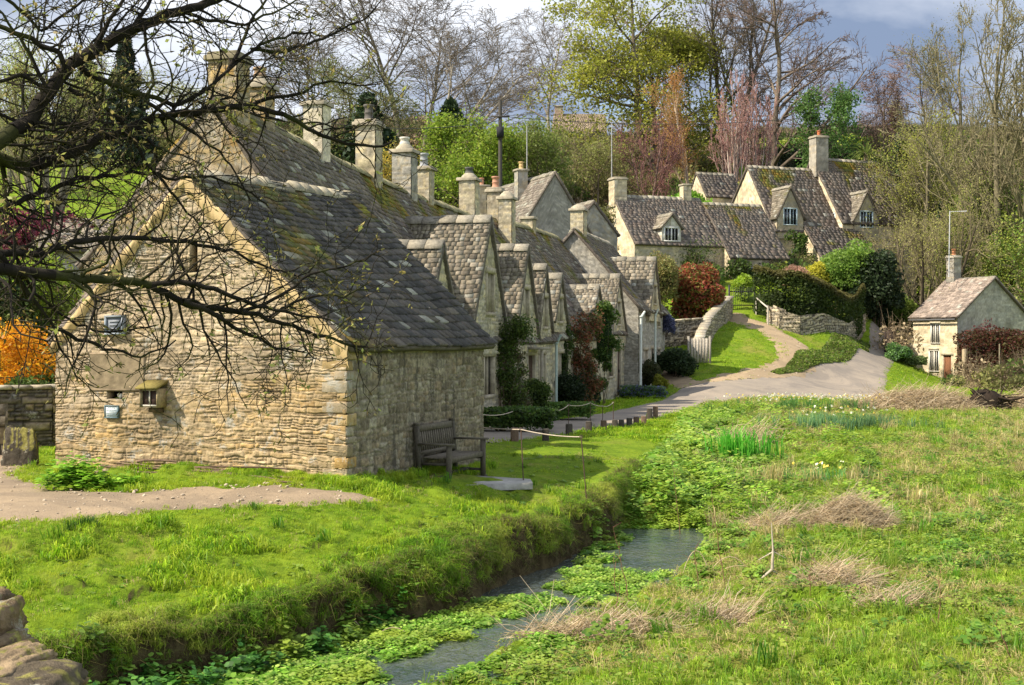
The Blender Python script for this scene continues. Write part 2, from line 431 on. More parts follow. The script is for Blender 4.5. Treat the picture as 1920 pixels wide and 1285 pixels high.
def door(parent, A2, d, u, z, w, h, col=(.10,.06,.04), frame=(.44,.38,.28), off=0):
    n = np.array([d[1], -d[0]]); A2 = np.asarray(A2, float)
    def pt(uu, zz, o): q = A2+d*uu+n*(o+off); return np.array([q[0], q[1], zz])
    du = np.array([d[0], d[1], 0]); dn = np.array([n[0], n[1], 0]); up = np.array([0, 0, 1.])
    pl = [box(pt(u-w/2+i*w/5, z, -.05-.004*(i % 2)), du*(w/5-.008), -dn*.05, up*h, np.array(col)*(.85+.1*(i % 3))) for i in range(5)]
    dd = mk('door', cat_(pl), M['wood'], parent)
    t = .09; c = np.array(frame)
    fr = [box(pt(u-w/2-t, z, .045), du*t, -dn*.2, up*h, c), box(pt(u+w/2, z, .045), du*t, -dn*.2, up*h, c),
          box(pt(u-w/2-t-.05, z+h, .06), du*(w+2*t+.1), -dn*.22, up*.16, c)]
    mk('frame', cat_(fr), M['trim'], dd)
    mk('handle', cat_([box(pt(u+w*.32, z+h*.5, -.01), du*.04, -dn*.04, up*.12, (.03,.03,.03))]), M['plain'], dd)

def block(parent, A, B, L, z0, zeL, zeR, zr, seed, pal='row', res=.05, ch=.14, cl=.38, amp=.025, frac=.5, oe=.16, ov=.1,
          roofpal=SLATE, exp=(.24,.15), wid=.3, moss=0., wins={}, doors={}, walls='frbl', slopes='rl', roofname='roof',
          wname='wall', mat='stone', ovb=None, ridge=True, sag=.05, lichen=.06, rcol=(.29,.26,.20), zrb=None, th=.03, mortar=(.40,.34,.24), basez=None):
    """gabled block: front gable A->B (left to right seen from outside), running back L"""
    A = np.asarray(A, float)[:2]; B = np.asarray(B, float)[:2]; W = np.linalg.norm(B-A); d = (B-A)/W
    bk = np.array([-d[1], d[0]]); C = B+bk*L; D = A+bk*L
    zrb = zr if zrb is None else zrb
    G = []
    sides = {'f': (A, B, [(0, zeL), (frac, zr), (1, zeR)]), 'r': (B, C, [(0, zeR), (1, zeR)]),
             'b': (C, D, [(0, zeR), (1-frac, zrb), (1, zeL)]), 'l': (D, A, [(0, zeL), (1, zeL)])}
    for i, k in enumerate('frbl'):
        if k not in walls: continue
        p, q, prof = sides[k]; ho = []
        dd = (q-p)/np.linalg.norm(q-p)
        for w in wins.get(k, ()):
            u, z, ww, hh = w[:4]; ho.append((u-ww/2-.01, u+ww/2+.01, z-.01, z+hh+.01))
            window(parent, p, dd, u, z, ww, hh, *(w[4:]))
        for w in doors.get(k, ()):
            u, z, ww, hh = w[:4]; ho.append((u-ww/2, u+ww/2, z, z+hh)); door(parent, p, dd, *w)
        rr = res if k in 'fr' or res > .1 else res*1.6
        G.append(wallgeo(p, q, z0, prof, rr, pal, seed+i, ch, cl, amp, holes=ho, mortar=mortar))
    mk(wname, cat_(G), M[mat], parent)
    # roof
    def p3(q, z): return np.array([q[0], q[1], z])
    Rf = A+(B-A)*frac-bk*ov; Rb = A+(B-A)*frac+bk*(L+(ov if ovb is None else ovb))
    g = []
    run = W*(1-frac); sl = (zr-zeR)/run
    if 'r' in slopes:
        e0 = B+d*oe-bk*ov; e1 = C+d*oe+bk*(ov if ovb is None else ovb)
        g.append(tilegeo(p3(e0, zeR-sl*oe+.05), p3(e1, zeR-sl*oe+.05), p3(Rf, zr+.05), p3(Rb, zrb+.05), seed+50, exp, wid, pal=roofpal, moss=moss, sag=sag, lichen=lichen, th=th))
    run = W*frac; sl = (zr-zeL)/run
    if 'l' in slopes:
        e0 = A-d*oe-bk*ov; e1 = D-d*oe+bk*(ov if ovb is None else ovb)
        g.append(tilegeo(p3(e1, zeL-sl*oe+.05), p3(e0, zeL-sl*oe+.05), p3(Rb, zrb+.05), p3(Rf, zr+.05), seed+51, exp, wid, pal=roofpal, moss=moss, sag=sag, lichen=lichen, th=th))
    if ridge: g.append(ridgegeo(p3(Rf, zr+.05), p3(Rb, zrb+.05), seed+52, col=rcol))
    if g: mk(roofname, cat_(g), M['slate'], parent)

def chimney(parent, c, sx, sy, z0, z1, rz, pal='row', seed=1, cap='slab', pot=None, res=.05, ch=.16, cl=.3, name='chimney', mat='stone', top=None):
    """stone stack with corbelled cap; pot: colour of a clay pot or None"""
    sx *= .92; sy *= .92
    c = np.asarray(c, float)[:2]; a, b = math.cos(rz), math.sin(rz)
    ux = np.array([a, b])*sx/2; uy = np.array([-b, a])*sy/2
    q = [c-ux-uy, c+ux-uy, c+ux+uy, c-ux+uy]
    G = [wallgeo(q[i], q[(i+1) % 4], z0, [(0, z1), (1, z1)], res, pal, seed+i, ch, cl, .02) for i in range(4)]
    cc = np.array(top or (.33, .29, .215))
    G.append(bev((c[0], c[1], z1-.02), sx+.05, sy+.05, .03, cc*.9, rz, .008))
    o = mk(name, cat_(G), M[mat], parent)
    K = []
    K.append(bev((c[0], c[1], z1-.0), sx+.16, sy+.16, .10, cc, rz, .02))
    if cap == 'slab': K.append(bev((c[0], c[1], z1+.10), sx+.06, sy+.06, .07, cc*.9, rz, .02)); zt = z1+.17
    elif cap == 'dome':
        K.append(lathe((c[0], c[1], z1+.1), [(sx*.52, 0), (sx*.45, .08), (sx*.28, .16), (.11, .2), (.0, .2)], 14, cc*1.15)); zt = z1+.28
    else: zt = z1+.1
    mk('cap', cat_(K), M['trim'], o)
    if pot is not None:
        h = .42 if cap != 'dome' else .2
        r0 = .13
        g = lathe((c[0], c[1], zt-.02), [(r0*1.1, 0), (r0*1.1, .05), (r0*.9, .08), (r0*.85, h*.45), (r0*1.02, h*.5), (r0*.85, h*.56), (r0*.82, h-.07), (r0*1.1, h-.05), (r0*1.1, h), (r0*.7, h), (r0*.7, h-.2), (0, h-.2)], 14, pot)
        mk('pot', cat_([g]), M['clay'], o)
    return o

# ================================================================== TERRAIN
CTL = np.array([
 (0,-4,-.3),(0,3,-.6),(-4,5,-.45),(-5,12,-.45),(-7,12.5,-.3),(-4,14.5,-.13),(-4.3,16.3,.11),(-6.1,15.3,.12),(-2.2,17.4,.1),(-9,15.6,.14),(-7,17,.16),(-3.5,17,.15),(-1,17,-.17),(.5,19.5,-.3),
 (1,21,-.2),(-7.3,20.4,.2),(-2.4,18.5,.27),(-.5,23.3,0),(-.2,20.5,-.02),(1.5,24,-.1),(1,28,0),(3.4,32,0),(-.7,34,0),(5.7,57,.1),
 (7,46,0),(6.4,52,0),(-3.2,12.2,-.5),(-1.6,14.4,-.45),(.4,18.3,-.4),(2,22,-.3),(3.3,29,-.15),(5,38,-.05),
 (2,9,-.75),(6,11,-.7),(0,11,-.8),(3,15,-.75),(8,16,-.6),(12,20,-.45),(5,22,-.65),(10,30,-.3),(7,35,-.3),(16,35,-.2),(20,45,-.1),
 (12,46,-.1),(8,45,-.05),(25,60,-.2),(26.5,75.5,-.4),(30,74,-.4),(24.7,78.5,0),(36,80,-.35),(20.5,62,.1),(11.5,55,.1),(15,62,.45),
 (17.6,66,.92),(19.6,66,.55),(20.8,73.5,1.5),(25.5,77.2,-.1),(23.2,79,2.35),(24.3,81.8,2.6),(23.6,70,-.35),(25.6,70,-.6),(22.3,66,-.15),(27,65,-.5),(21.2,76,2.0),(23.6,82,2.6),(26,90,3.1),(22.4,76.4,1.85),(24.6,85,2.75),(27.5,93,3.2),(30,104,4.5),(12.6,72,3.5),(14.3,70,3.0),(14.1,64,1.77),
 (16.9,70,2.3),(11,60,1.05),(8.9,55,.45),(17.5,71,2.7),(20.4,76.5,2.25),(7,63,2.0),(10.3,64,2.1),(7,67,3.5),(12.2,73.5,3.9),(8,79,5.8),(14,80,5.9),
 (18,82,6),(17.5,77.5,4.8),(22,81,4.2),(19,88,6.8),(25,90,6.8),(15,95,9),(0,80,5),(-20,60,2.5),(-10,40,.6),(-20,30,.5),(-30,80,8),
 (0,100,12),(-40,120,19),(0,130,21),(40,130,22),(30,108,9),(45,90,5),(60,120,17),(-60,160,26),(0,160,26),(60,160,27),(-80,80,12),
 (80,80,6),(50,60,0),(-60,30,1),(60,20,-.5),(-30,10,0),(20,0,-.3),(-20,0,-.2),(0,300,30),(-150,300,32),(150,300,30),(200,100,20),
 (-200,100,25),(-200,-50,3),(200,-50,3),(0,-100,0),(-300,400,34),(300,400,34),(-11,20,.2),(-9,24,.2),(-9,30,.3),(-14,24,.25),(-1.6,50,.1),(2,60,.8),
 (0,66,2.4),(4,72,3.6),(4,60,.8),(4.2,27,-.38),(5.2,32,-.22),(4.4,24,-.45),(6.5,28,-.42)], float)
def _kern(a, b): return np.sqrt(((a[:, None]-b[None])**2).sum(-1)+1.2)
_n = len(CTL); _K = np.zeros((_n+3, _n+3)); _K[:_n, :_n] = _kern(CTL[:, :2], CTL[:, :2])-np.eye(_n)*.02
_Q = np.c_[np.ones(_n), CTL[:, :2]]; _K[:_n, _n:] = _Q; _K[_n:, :_n] = _Q.T
_W = np.linalg.solve(_K, np.r_[CTL[:, 2], 0, 0, 0])
def base_h(x, y):
    sh = np.shape(x); q = np.c_[np.ravel(x), np.ravel(y)]; out = np.zeros(len(q))
    for i in range(0, len(q), 40000):
        b = q[i:i+40000]; out[i:i+40000] = _kern(b, CTL[:, :2])@_W[:_n]+np.c_[np.ones(len(b)), b]@_W[_n:]
    return out.reshape(sh)
def inpoly(x, y, poly):
    x = np.asarray(x, float); y = np.asarray(y, float); c = np.zeros(x.shape, bool); n = len(poly); j = n-1
    for i in range(n):
        xi, yi = poly[i]; xj, yj = poly[j]
        if yi != yj: c ^= ((yi > y) != (yj > y)) & (x < (xj-xi)*(y-yi)/(yj-yi)+xi)
        j = i
    return c
def dline(x, y, pts):
    x = np.asarray(x, float); y = np.asarray(y, float); best = np.full(x.shape, 1e9)
    for (ax, ay), (bx, by) in zip(pts[:-1], pts[1:]):
        dx, dy = bx-ax, by-ay; t = np.clip(((x-ax)*dx+(y-ay)*dy)/(dx*dx+dy*dy), 0, 1)
        best = np.minimum(best, np.hypot(x-ax-t*dx, y-ay-t*dy))
    return best
def smooth(pts, it=2):
    pts = [tuple(p) for p in pts]
    for _ in range(it):
        q = [pts[0]]
        for a, b in zip(pts[:-1], pts[1:]):
            q += [(.75*a[0]+.25*b[0], .75*a[1]+.25*b[1]), (.25*a[0]+.75*b[0], .25*a[1]+.75*b[1])]
        pts = q+[pts[-1]]
    return pts
LB = smooth([(-8.5,7.5),(-5.6,9.8),(-4.2,11.2),(-3.0,12.4),(-2.3,13.3),(-1.5,14.9),(-.75,15.5),(-.3,17.1),(.35,18.6),(1.15,20.2),(1.75,22.2),(2.45,25),(3.4,29.5),(4.5,35),(5.3,39.5),(5.7,43)], 2)
RBK = smooth([(-4.5,6.5),(-2.6,9.2),(-1.1,11.2),(-.25,12.7),(.5,14.0),(1.2,15.1),(2.2,16.9),(3.1,19.2),(3.6,21.5),(4.0,25),(4.8,30),(5.6,35),(6.2,39.5),(6.4,43)], 2)
CH = LB+RBK[::-1]
ROAD = [(-.64,27.9),(1.6,31.5),(4.4,38.9),(7,46),(9.2,50.5),(11.8,51.0),(14.3,50.6),(15.6,53),(17.0,58),(18.3,62.5),(19.7,67),(22.3,74.5),(25.0,82),(28.5,94),(31,105),
        (27,105),(25.2,94),(24.3,85.5),(22.0,78.5),(20.0,73.2),(17.3,67.2),(14.3,62.4),(11.4,58.7),(9.3,57),(7.2,55),(6.4,52.6),(4.6,46),(2.6,40),(.9,36.5),(-1.2,34),(-2.4,30.5),(-2.6,26)]
PATHL = [(-14,15.2),(-6.1,15.3),(-5.3,15.7),(-4.5,16.3),(-3.24,16.9),(-2.17,17.4),(-1.8,17.8),(-2.5,17.95),(-3.47,18.1),(-4.3,17.95),(-5.1,17.65),(-5.9,17.8),(-6.6,18.4),(-7.45,19.4),(-8.0,20.6),(-8.6,23.0),(-11.5,25),(-15,25.5)]
PATHR = [(12.1,73.2),(12.9,73.2),(13.9,71.0),(15.2,68.0),(15.5,65.6),(14.6,62.8),(13.5,61.0),(12.2,59.2),(10.2,57.5),(8.7,56.5),(9.0,57.6),(10.9,59.2),(12.3,61.0),(13.5,63.5),(13.8,65.6),(13.4,68.2),(12.6,70.6),(11.9,72.4)]
PATHG = [(7.0,62.5),(7.6,62.0),(7.9,58.5),(8.7,56.2),(7.2,54.9),(7.0,57),(6.9,59.5)]
BARN = [(-7.26,20.4),(-2.39,18.5),(-.53,23.3),(-5.4,25.2)]
TERR = [(-3,24.3),(6.2,60),(0,62),(-8.7,26)]
def micro(x, y):
    return (fbm(x*.9, y*.9, 2, 4)-.5)*.14+(fbm(x*3.3, y*3.3, 4, 2)-.5)*.05
def zup(y): return sst(21.3, 23.8, y)*.76+sst(27, 40, y)*.14
def hfun(x, y):
    x = np.asarray(x, float); y = np.asarray(y, float)
    h = base_h(x, y)
    r = np.hypot(x, y)
    rd = inpoly(x, y, ROAD) | inpoly(x, y, PATHL) | inpoly(x, y, PATHR) | inpoly(x, y, PATHG)
    near = (np.abs(y) < 60) & (np.abs(x) < 60)
    dr = np.full(x.shape, 1e9)
    for pl in (ROAD, PATHL, PATHR): dr = np.minimum(dr, dline(x, y, pl+[pl[0]]))
    w = np.where(rd, 0, np.clip(dr/.8, 0, 1))
    h = h+micro(x, y)*w*np.where(y > 45, 1.0, 1.0)
    lawn = sst(22.5, 19, y)*(x < 4)*sst(8, 10, y)
    hm = fbm(x*1.5+3, y*1.9, 44, 3); h = h+lawn*w*((hm-.5)*.20+sst(.52, .7, fbm(x*3.4, y*3.6, 47, 2))*.06)
    # hummocky lawn
    ins = inpoly(x, y, CH)
    dl = dline(x, y, LB); drr = dline(x, y, RBK)
    jag = (fbm(x*2.2, y*2.2, 9, 3)-.5)*.35+(fbm(x*.9, y*.9, 6, 2)-.5)*.5
    dep = np.where(ins, np.minimum(sst(.02, .24, dl+jag*.75), sst(0, .35, drr+jag*.6)), 0)
    h = np.where((drr < dl) & (drr < 2.2), h-(1-sst(0, 2.2, drr))*.16, h)
    bed = -1.06-(fbm(x, y, 3, 2)-.5)*.12
    bed = bed+zup(y)
    h = h*(1-dep)+np.minimum(bed, h)*dep
    # right bank dips to the water
    # crisp raised lip on the lawn side
    lip = (~ins) & (dl < .6) & (dl < drr) & (y < 28)
    h = np.where(lip, h+(1-np.clip(dl/.6, 0, 1))*.05, h)
    return h-np.where(rd, .02, 0)
def gz(x, y): return float(hfun(np.array([x], float), np.array([y], float))[0])

def ground_mesh():
    ny = [2.5]; 
    while ny[-1] < 520:
        y = ny[-1]; ny.append(y*(1.0048 if 9.5 < y < 26 else 1.008 if y < 100 else 1.03))
    ys = np.array([-60, -20, -8, -2, 1]+ny)
    a = np.concatenate([np.linspace(-6, -.62, 40)[:-1], np.linspace(-.62, .62, 520), np.linspace(.62, 6, 40)[1:]])
    X = a[None]*np.maximum(ys[:, None], 9); Y = np.repeat(ys[:, None], len(a), 1)
    Z = hfun(X, Y)
    nyy, nxx = X.shape; i, j = np.meshgrid(np.arange(nyy-1), np.arange(nxx-1), indexing='ij')
    q = np.stack([i*nxx+j, i*nxx+j+1, (i+1)*nxx+j+1, (i+1)*nxx+j], -1).reshape(-1, 4)
    V = np.stack([X, Y, Z], -1).reshape(-1, 3)
    return V, q, np.array([.1, .15, .03])

def mat_ground():
    m, nt, nd, ln = newmat('grassy_soil')
    g = N(nt, 'ShaderNodeNewGeometry')
    c = mixc(nt, mapr(nt, noise(nt, 1.3, 6, .7), .38, .62, 0, 1), (.12, .20, .014), (.20, .28, .02))
    c = mixc(nt, mapr(nt, noise(nt, .45, 5, .65), .52, .66, 0, .8), c, (.24, .23, .05))
    c = mixc(nt, mapr(nt, noise(nt, 7, 5, .75), .5, .68, 0, .8), c, (.07, .13, .012))
    sx = N(nt, 'ShaderNodeSeparateXYZ'); ln.new(g.outputs['True Normal'], sx.inputs[0])
    soil = mixc(nt, mapr(nt, noise(nt, 6, 5, .7), .4, .6, 0, 1), (.05, .036, .018), (.11, .085, .04))
    c = mixc(nt, mapr(nt, sx.outputs['Z'], .68, .48, 0, 1), c, soil)
    b = N(nt, 'ShaderNodeBsdfPrincipled'); ln.new(c, b.inputs['Base Color']); b.inputs['Roughness'].default_value = 1; b.inputs['Specular IOR Level'].default_value = .1
    bp = N(nt, 'ShaderNodeBump'); bp.inputs['Strength'].default_value = .8; bp.inputs['Distance'].default_value = .05
    ln.new(noise(nt, 11, 6, .8), bp.inputs['Height']); ln.new(bp.outputs[0], b.inputs['Normal'])
    o = N(nt, 'ShaderNodeOutputMaterial'); ln.new(b.outputs[0], o.inputs[0]); return m
tag(mk('ground', ground_mesh(), mat_ground(), smooth=True), kind='structure')

def sheet(name, poly, res, mat, off=.022, edge=.12, wide=0.):
    px = [p[0] for p in poly]; py = [p[1] for p in poly]
    xs = np.arange(min(px)-.5, max(px)+.5, res); ys = np.arange(min(py)-.5, max(py)+.5, res)
    X, Y = np.meshgrid(xs, ys, indexing='ij'); nx, ny_ = X.shape
    ins = inpoly(X, Y, poly); d = dline(X, Y, poly+[poly[0]]); sd = np.where(ins, d, -d)+wide
    sd = sd+(fbm(X*1.7, Y*1.7, 31, 3)-.5)*edge*2.4+(fbm(X*7, Y*7, 33, 2)-.5)*edge*.6
    i, j = np.meshgrid(np.arange(nx-1), np.arange(ny_-1), indexing='ij')
    q = np.stack([i*ny_+j, (i+1)*ny_+j, (i+1)*ny_+j+1, i*ny_+j+1], -1).reshape(-1, 4)
    q = q[(sd > -.12).reshape(-1)[q].sum(1) >= 4]
    u = np.unique(q); mp = np.full(nx*ny_, -1); mp[u] = np.arange(len(u))
    x = X.reshape(-1)[u]; y = Y.reshape(-1)[u]; s_ = sd.reshape(-1)[u]
    z = base_h(x, y)-.05+np.clip((s_+.10)/.22, 0, 1)*(.05+off)+(fbm(x*1.1, y*1.1, 37, 3)-.5)*.03*(edge > .15)
    o = mk(name, (np.c_[x, y, z], mp[q], np.array([.3, .3, .3])), mat, smooth=True)
    return tag(o, kind='structure')
def mat_road(name, base, dark, tint, bs=.3):
    m, nt, nd, ln = newmat(name)
    c = mixc(nt, mapr(nt, noise(nt, .9, 5, .65), .35, .65, 0, 1), base, dark)
    c = mixc(nt, mapr(nt, noise(nt, 38, 3, .8), .5, .75, 0, .6), c, tint)
    c = mixc(nt, mapr(nt, noise(nt, 3.5, 6, .8), .56, .66, 0, .6), c, dark)
    c = mixc(nt, mapr(nt, noise(nt, .35, 6, .7, dist=1.2), .50, .56, 0, .45), c, (dark[0]*.72, dark[1]*.74, dark[2]*.78))
    c = mixc(nt, mapr(nt, noise(nt, 1.6, 9, .85), .60, .63, 0, .5), c, (dark[0]*.55, dark[1]*.55, dark[2]*.55))
    c = mixc(nt, mapr(nt, noise(nt, 90, 2, .6), .62, .72, 0, .55), c, (dark[0]*.5, dark[1]*.5, dark[2]*.5))
    b = N(nt, 'ShaderNodeBsdfPrincipled'); ln.new(c, b.inputs['Base Color']); b.inputs['Roughness'].default_value = .95; b.inputs['Specular IOR Level'].default_value = .2
    bp = N(nt, 'ShaderNodeBump'); bp.inputs['Strength'].default_value = bs; bp.inputs['Distance'].default_value = .02
    ln.new(noise(nt, 28, 6, .8), bp.inputs['Height']); ln.new(bp.outputs[0], b.inputs['Normal'])
    o = N(nt, 'ShaderNodeOutputMaterial'); ln.new(b.outputs[0], o.inputs[0]); return m
sheet('road', ROAD, .16, mat_road('worn_tarmac', (.33,.275,.215), (.25,.215,.18), (.42,.36,.29)), .02, .1)
sheet('path', PATHL, .06, mat_road('dusty_path', (.38,.285,.185), (.27,.205,.14), (.50,.40,.28), .8), .02, .22)
sheet('path', PATHR, .16, mat_road('trodden_earth', (.42,.31,.19), (.33,.245,.15), (.5,.39,.26), .6), .04, .35, .35)
sheet('path', PATHG, .16, bpy.data.materials['trodden_earth'], .03, .3)
# tarmac seams
# ------------------------------------------------------------------ water
def mat_water():
    m, nt, nd, ln = newmat('stream_water')
    c = mixc(nt, mapr(nt, noise(nt, 1.1, 4, .6), .42, .6, 0, 1), (.085, .10, .085), (.045, .065, .065))
    b = N(nt, 'ShaderNodeBsdfPrincipled'); ln.new(c, b.inputs['Base Color']); b.inputs['Roughness'].default_value = .04
    b.inputs['IOR'].default_value = 1.5; b.inputs['Specular IOR Level'].default_value = .9
    bp = N(nt, 'ShaderNodeBump'); bp.inputs['Strength'].default_value = .9; bp.inputs['Distance'].default_value = .05
    ln.new(noise(nt, 6.5, 4, .6, dist=.8, vscale=(1.5, .8, 1)), bp.inputs['Height']); ln.new(bp.outputs[0], b.inputs['Normal'])
    o = N(nt, 'ShaderNodeOutputMaterial'); ln.new(b.outputs[0], o.inputs[0]); return m
WZ = -.92
def water_mesh():
    t = np.linspace(0, 1, 120)
    def samp(l): 
        l = np.array(l); s = np.r_[0, np.cumsum(np.hypot(*np.diff(l, axis=0).T))]; s /= s[-1]
        return np.c_[np.interp(t, s, l[:, 0]), np.interp(t, s, l[:, 1])]
    a = samp([p for p in LB if p[1] < 23.5])+[-.25, .0]; b = samp([p for p in RBK if p[1] < 23.5])+[.35, 0]
    V = []; 
    for k in range(9):
        w = k/8; p = a*(1-w)+b*w; V.append(np.c_[p, WZ+0*p[:, 1]])
    V = np.stack(V, 1).reshape(-1, 3); i, j = np.meshgrid(np.arange(119), np.arange(8), indexing='ij')
    q = np.stack([i*9+j, i*9+j+1, (i+1)*9+j+1, (i+1)*9+j], -1).reshape(-1, 4)
    return V, q, np.array([.1, .1, .1])
tag(mk('water', water_mesh(), mat_water(), smooth=True), kind='structure')

# ================================================================== BARN
dB = nrm(np.array([.36, .93])); nB = np.array([dB[1], -dB[0]])
def p3(q, z): return np.array([q[0], q[1], z])
A = np.array([-7.26, 20.4]); B = np.array([-2.39, 18.5]); C = B+dB*5.15; D = A+dB*5.15
WB = np.linalg.norm(B-A); dAB = (B-A)/WB; nAB = np.array([dAB[1], -dAB[0]])
barn = thing('stone_barn', 'nearest stone outbuilding with blank gable, slit opening and dark stone slate roof', 'barn', (-4.8, 19.5, .2))
def uB(px):  # distance along the front gable seen at pixel column px
    k = (px-CX)/F; return (k*A[1]-A[0])/(dAB[0]-k*dAB[1])
def zB(px, py):
    u = uB(px); return EYE+(HY-py)/F*(A[1]+dAB[1]*u)
AP = .475
front = [(0, 2.33), (AP, 4.86), (1, 2.26)]
su = uB(364); sz0, sz1 = zB(364, 512), zB(364, 450)
ru = uB(217); rz0, rz1 = zB(217, 749), zB(217, 733)
G = [wallgeo(A, B, -.15, front, .0150, 'barn', 5, .062, .17, .024, .045, mortar=(.29,.23,.15), gap=.011, smear=.65, even=.55,
             holes=[(su-.075, su+.075, sz0, sz1), (ru-.15, ru+.15, rz0, rz1)])]
_v, _q, _c = G[0]
_zz = _v[:, 2:3]; _m = sst(1.0, 1.9, _zz+(fbm(_v[:, 0]*1.1, _v[:, 2]*1.5, 19, 4)[:, None]-.5)*2.6)
_g = _c.mean(1, keepdims=True)*np.array([1.10, 1.03, .90]); _c = (_c*(1-_m*.4)+_g*_m*.4*1.15)*np.array([1.10, 1.05, .98])*1.12
_d = sst(.55, .7, fbm(_v[:, 0]*.9+4, _v[:, 2]*1.3, 29, 4))[:, None]; _c = _c*(1-.3*_d)
G[0] = (_v, _q, _c)
mk('front_wall', cat_(G), M['stone'], barn)
_qs = []; _r = R(15); _z = -.05; _k = 0
while _z < 2.12:
    _h = _r.uniform(.09, .2); _la, _lb = ((.34, .16), (.17, .30))[_k % 2]; _la *= _r.uniform(.8, 1.2); _lb *= _r.uniform(.8, 1.2)
    _e = _r.uniform(.018, .034); _cc = np.array(PAL['barn'][_r.randint(9)])*_r.uniform(.8, 1.1)
    _o = np.array([*(B-dAB*_la+nAB*_e), _z+.006]); _w1 = np.array([*(dAB*(_la+_e)), 0]); _w2 = np.array([*(-nAB*(_lb+_e)), 0])
    _v, _q, _c = box(_o, _w1, _w2, (0, 0, _h-.012), _cc); _qs.append((_v+_r.normal(0, .006, _v.shape), _q, _c)); _z += _h; _k += 1
_qo = mk('quoins', cat_(_qs), M['stone'], barn)
_bv = _qo.modifiers.new('b', 'BEVEL'); _bv.width = .016; _bv.segments = 2
mk('side_wall', cat_([wallgeo(B, C, -.2, [(0, 2.27), (1, 2.27)], .018, 'side', 9, .10, .16, .022, .05, mortar=(.24,.21,.15), gap=.010, smear=.6, even=.3)]), M['render_grey'], barn)
mk('rear_wall', cat_([wallgeo(C, D, -.2, [(0, 2.27), (1-AP, 5.0), (1, 2.33)], .08, 'barn', 10), wallgeo(D, A, -.2, [(0, 2.33), (1, 2.33)], .06, 'barn', 12)]), M['stone'], barn)
def onw(u, z, o=0.0):
    q = A+dAB*u+nAB*o; return np.array([q[0], q[1], z])
ux = np.array([*dAB, 0]); uy = np.array([*nAB, 0]); uz = np.array([0, 0, 1.])
# slit and recess
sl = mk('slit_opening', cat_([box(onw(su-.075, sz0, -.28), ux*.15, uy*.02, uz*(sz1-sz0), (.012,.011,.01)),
     box(onw(su-.10, sz0-.05, -.24), ux*.03, uy*.25, uz*(sz1-sz0+.1), (.30,.24,.15)), box(onw(su+.07, sz0-.05, -.24), ux*.03, uy*.25, uz*(sz1-sz0+.1), (.34,.28,.18)),
     box(onw(su-.12, sz1-.01, -.24), ux*.24, uy*.265, uz*.06, (.36,.29,.18)), box(onw(su-.12, sz0-.05, -.24), ux*.24, uy*.265, uz*.06, (.4,.33,.2))]), M['trim'], barn)
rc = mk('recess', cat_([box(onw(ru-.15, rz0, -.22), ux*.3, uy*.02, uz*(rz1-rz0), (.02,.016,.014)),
     box(onw(ru-.17, rz0-.02, -.2), ux*.34, uy*.225, uz*.025, (.30,.25,.17)), box(onw(ru-.19, rz1-.005, -.2), ux*.38, uy*.235, uz*.03, (.25,.2,.13)),
     box(onw(ru-.17, rz0, -.2), ux*.025, uy*.22, uz*(rz1-rz0), (.28,.22,.15)), box(onw(ru+.145, rz0, -.2), ux*.025, uy*.22, uz*(rz1-rz0), (.28,.22,.15))]), M['trim'], barn)
def heart(c, s):
    t = np.linspace(0, 2*math.pi, 28)[:-1]
    x = 16*np.sin(t)**3; y = 13*np.cos(t)-5*np.cos(2*t)-2*np.cos(3*t)-np.cos(4*t)
    out = []
    for dpt in (0, .03): out += [c+ux*(a*s)+uz*(b*s)+uy*dpt for a, b in zip(x, y)]
    out += [c, c+uy*.04]; n = 27; f = []
    for i in range(n):
        j = (i+1) % n; f += [[54, j, i, i], [n+i, n+j, 55, 55], [i, j, n+j, n+i]]
    f = np.array(f); f[:, 3] = np.where(f[:, 2] == f[:, 3], -1, f[:, 3])
    return np.array(out), f, np.array([.85, .85, .84])
mk('heart', heart(onw(ru+.02, rz0+.055, -.10), .0032), M['plain'], rc)
# rendered panel
u0, u1 = uB(171), uB(272); z0, z1 = zB(220, 733), zB(220, 662)
rp = wallgeo(A+dAB*u0+nAB*.035, A+dAB*u1+nAB*.035, z0+.03, [(0, z1), (1, z1)], .03, [(.26,.205,.13),(.28,.22,.14)], 77, 2.0, 3.0, .006, 0, mortar=(.27,.21,.135))
ed = [box(onw(u0, z1-.03, -.02), ux*(u1-u0), uy*.06, uz*.03, (.27,.21,.14)), box(onw(u0, z0+.03, -.02), ux*.02, uy*.058, uz*(z1-z0-.06), (.27,.21,.14)), box(onw(u1-.02, z0+.03, -.02), ux*.02, uy*.058, uz*(z1-z0-.06), (.27,.21,.14)), box(onw(u0, z0, -.02), ux*(u1-u0), uy*.062, uz*.03, (.22,.17,.11))]
mk('render_panel', cat_([rp]+ed), mat_col('brown_render', .95, 7, .3, 50, .5, .01, lich=(.5,.46,.36), lscale=16, lthr=.66), barn)
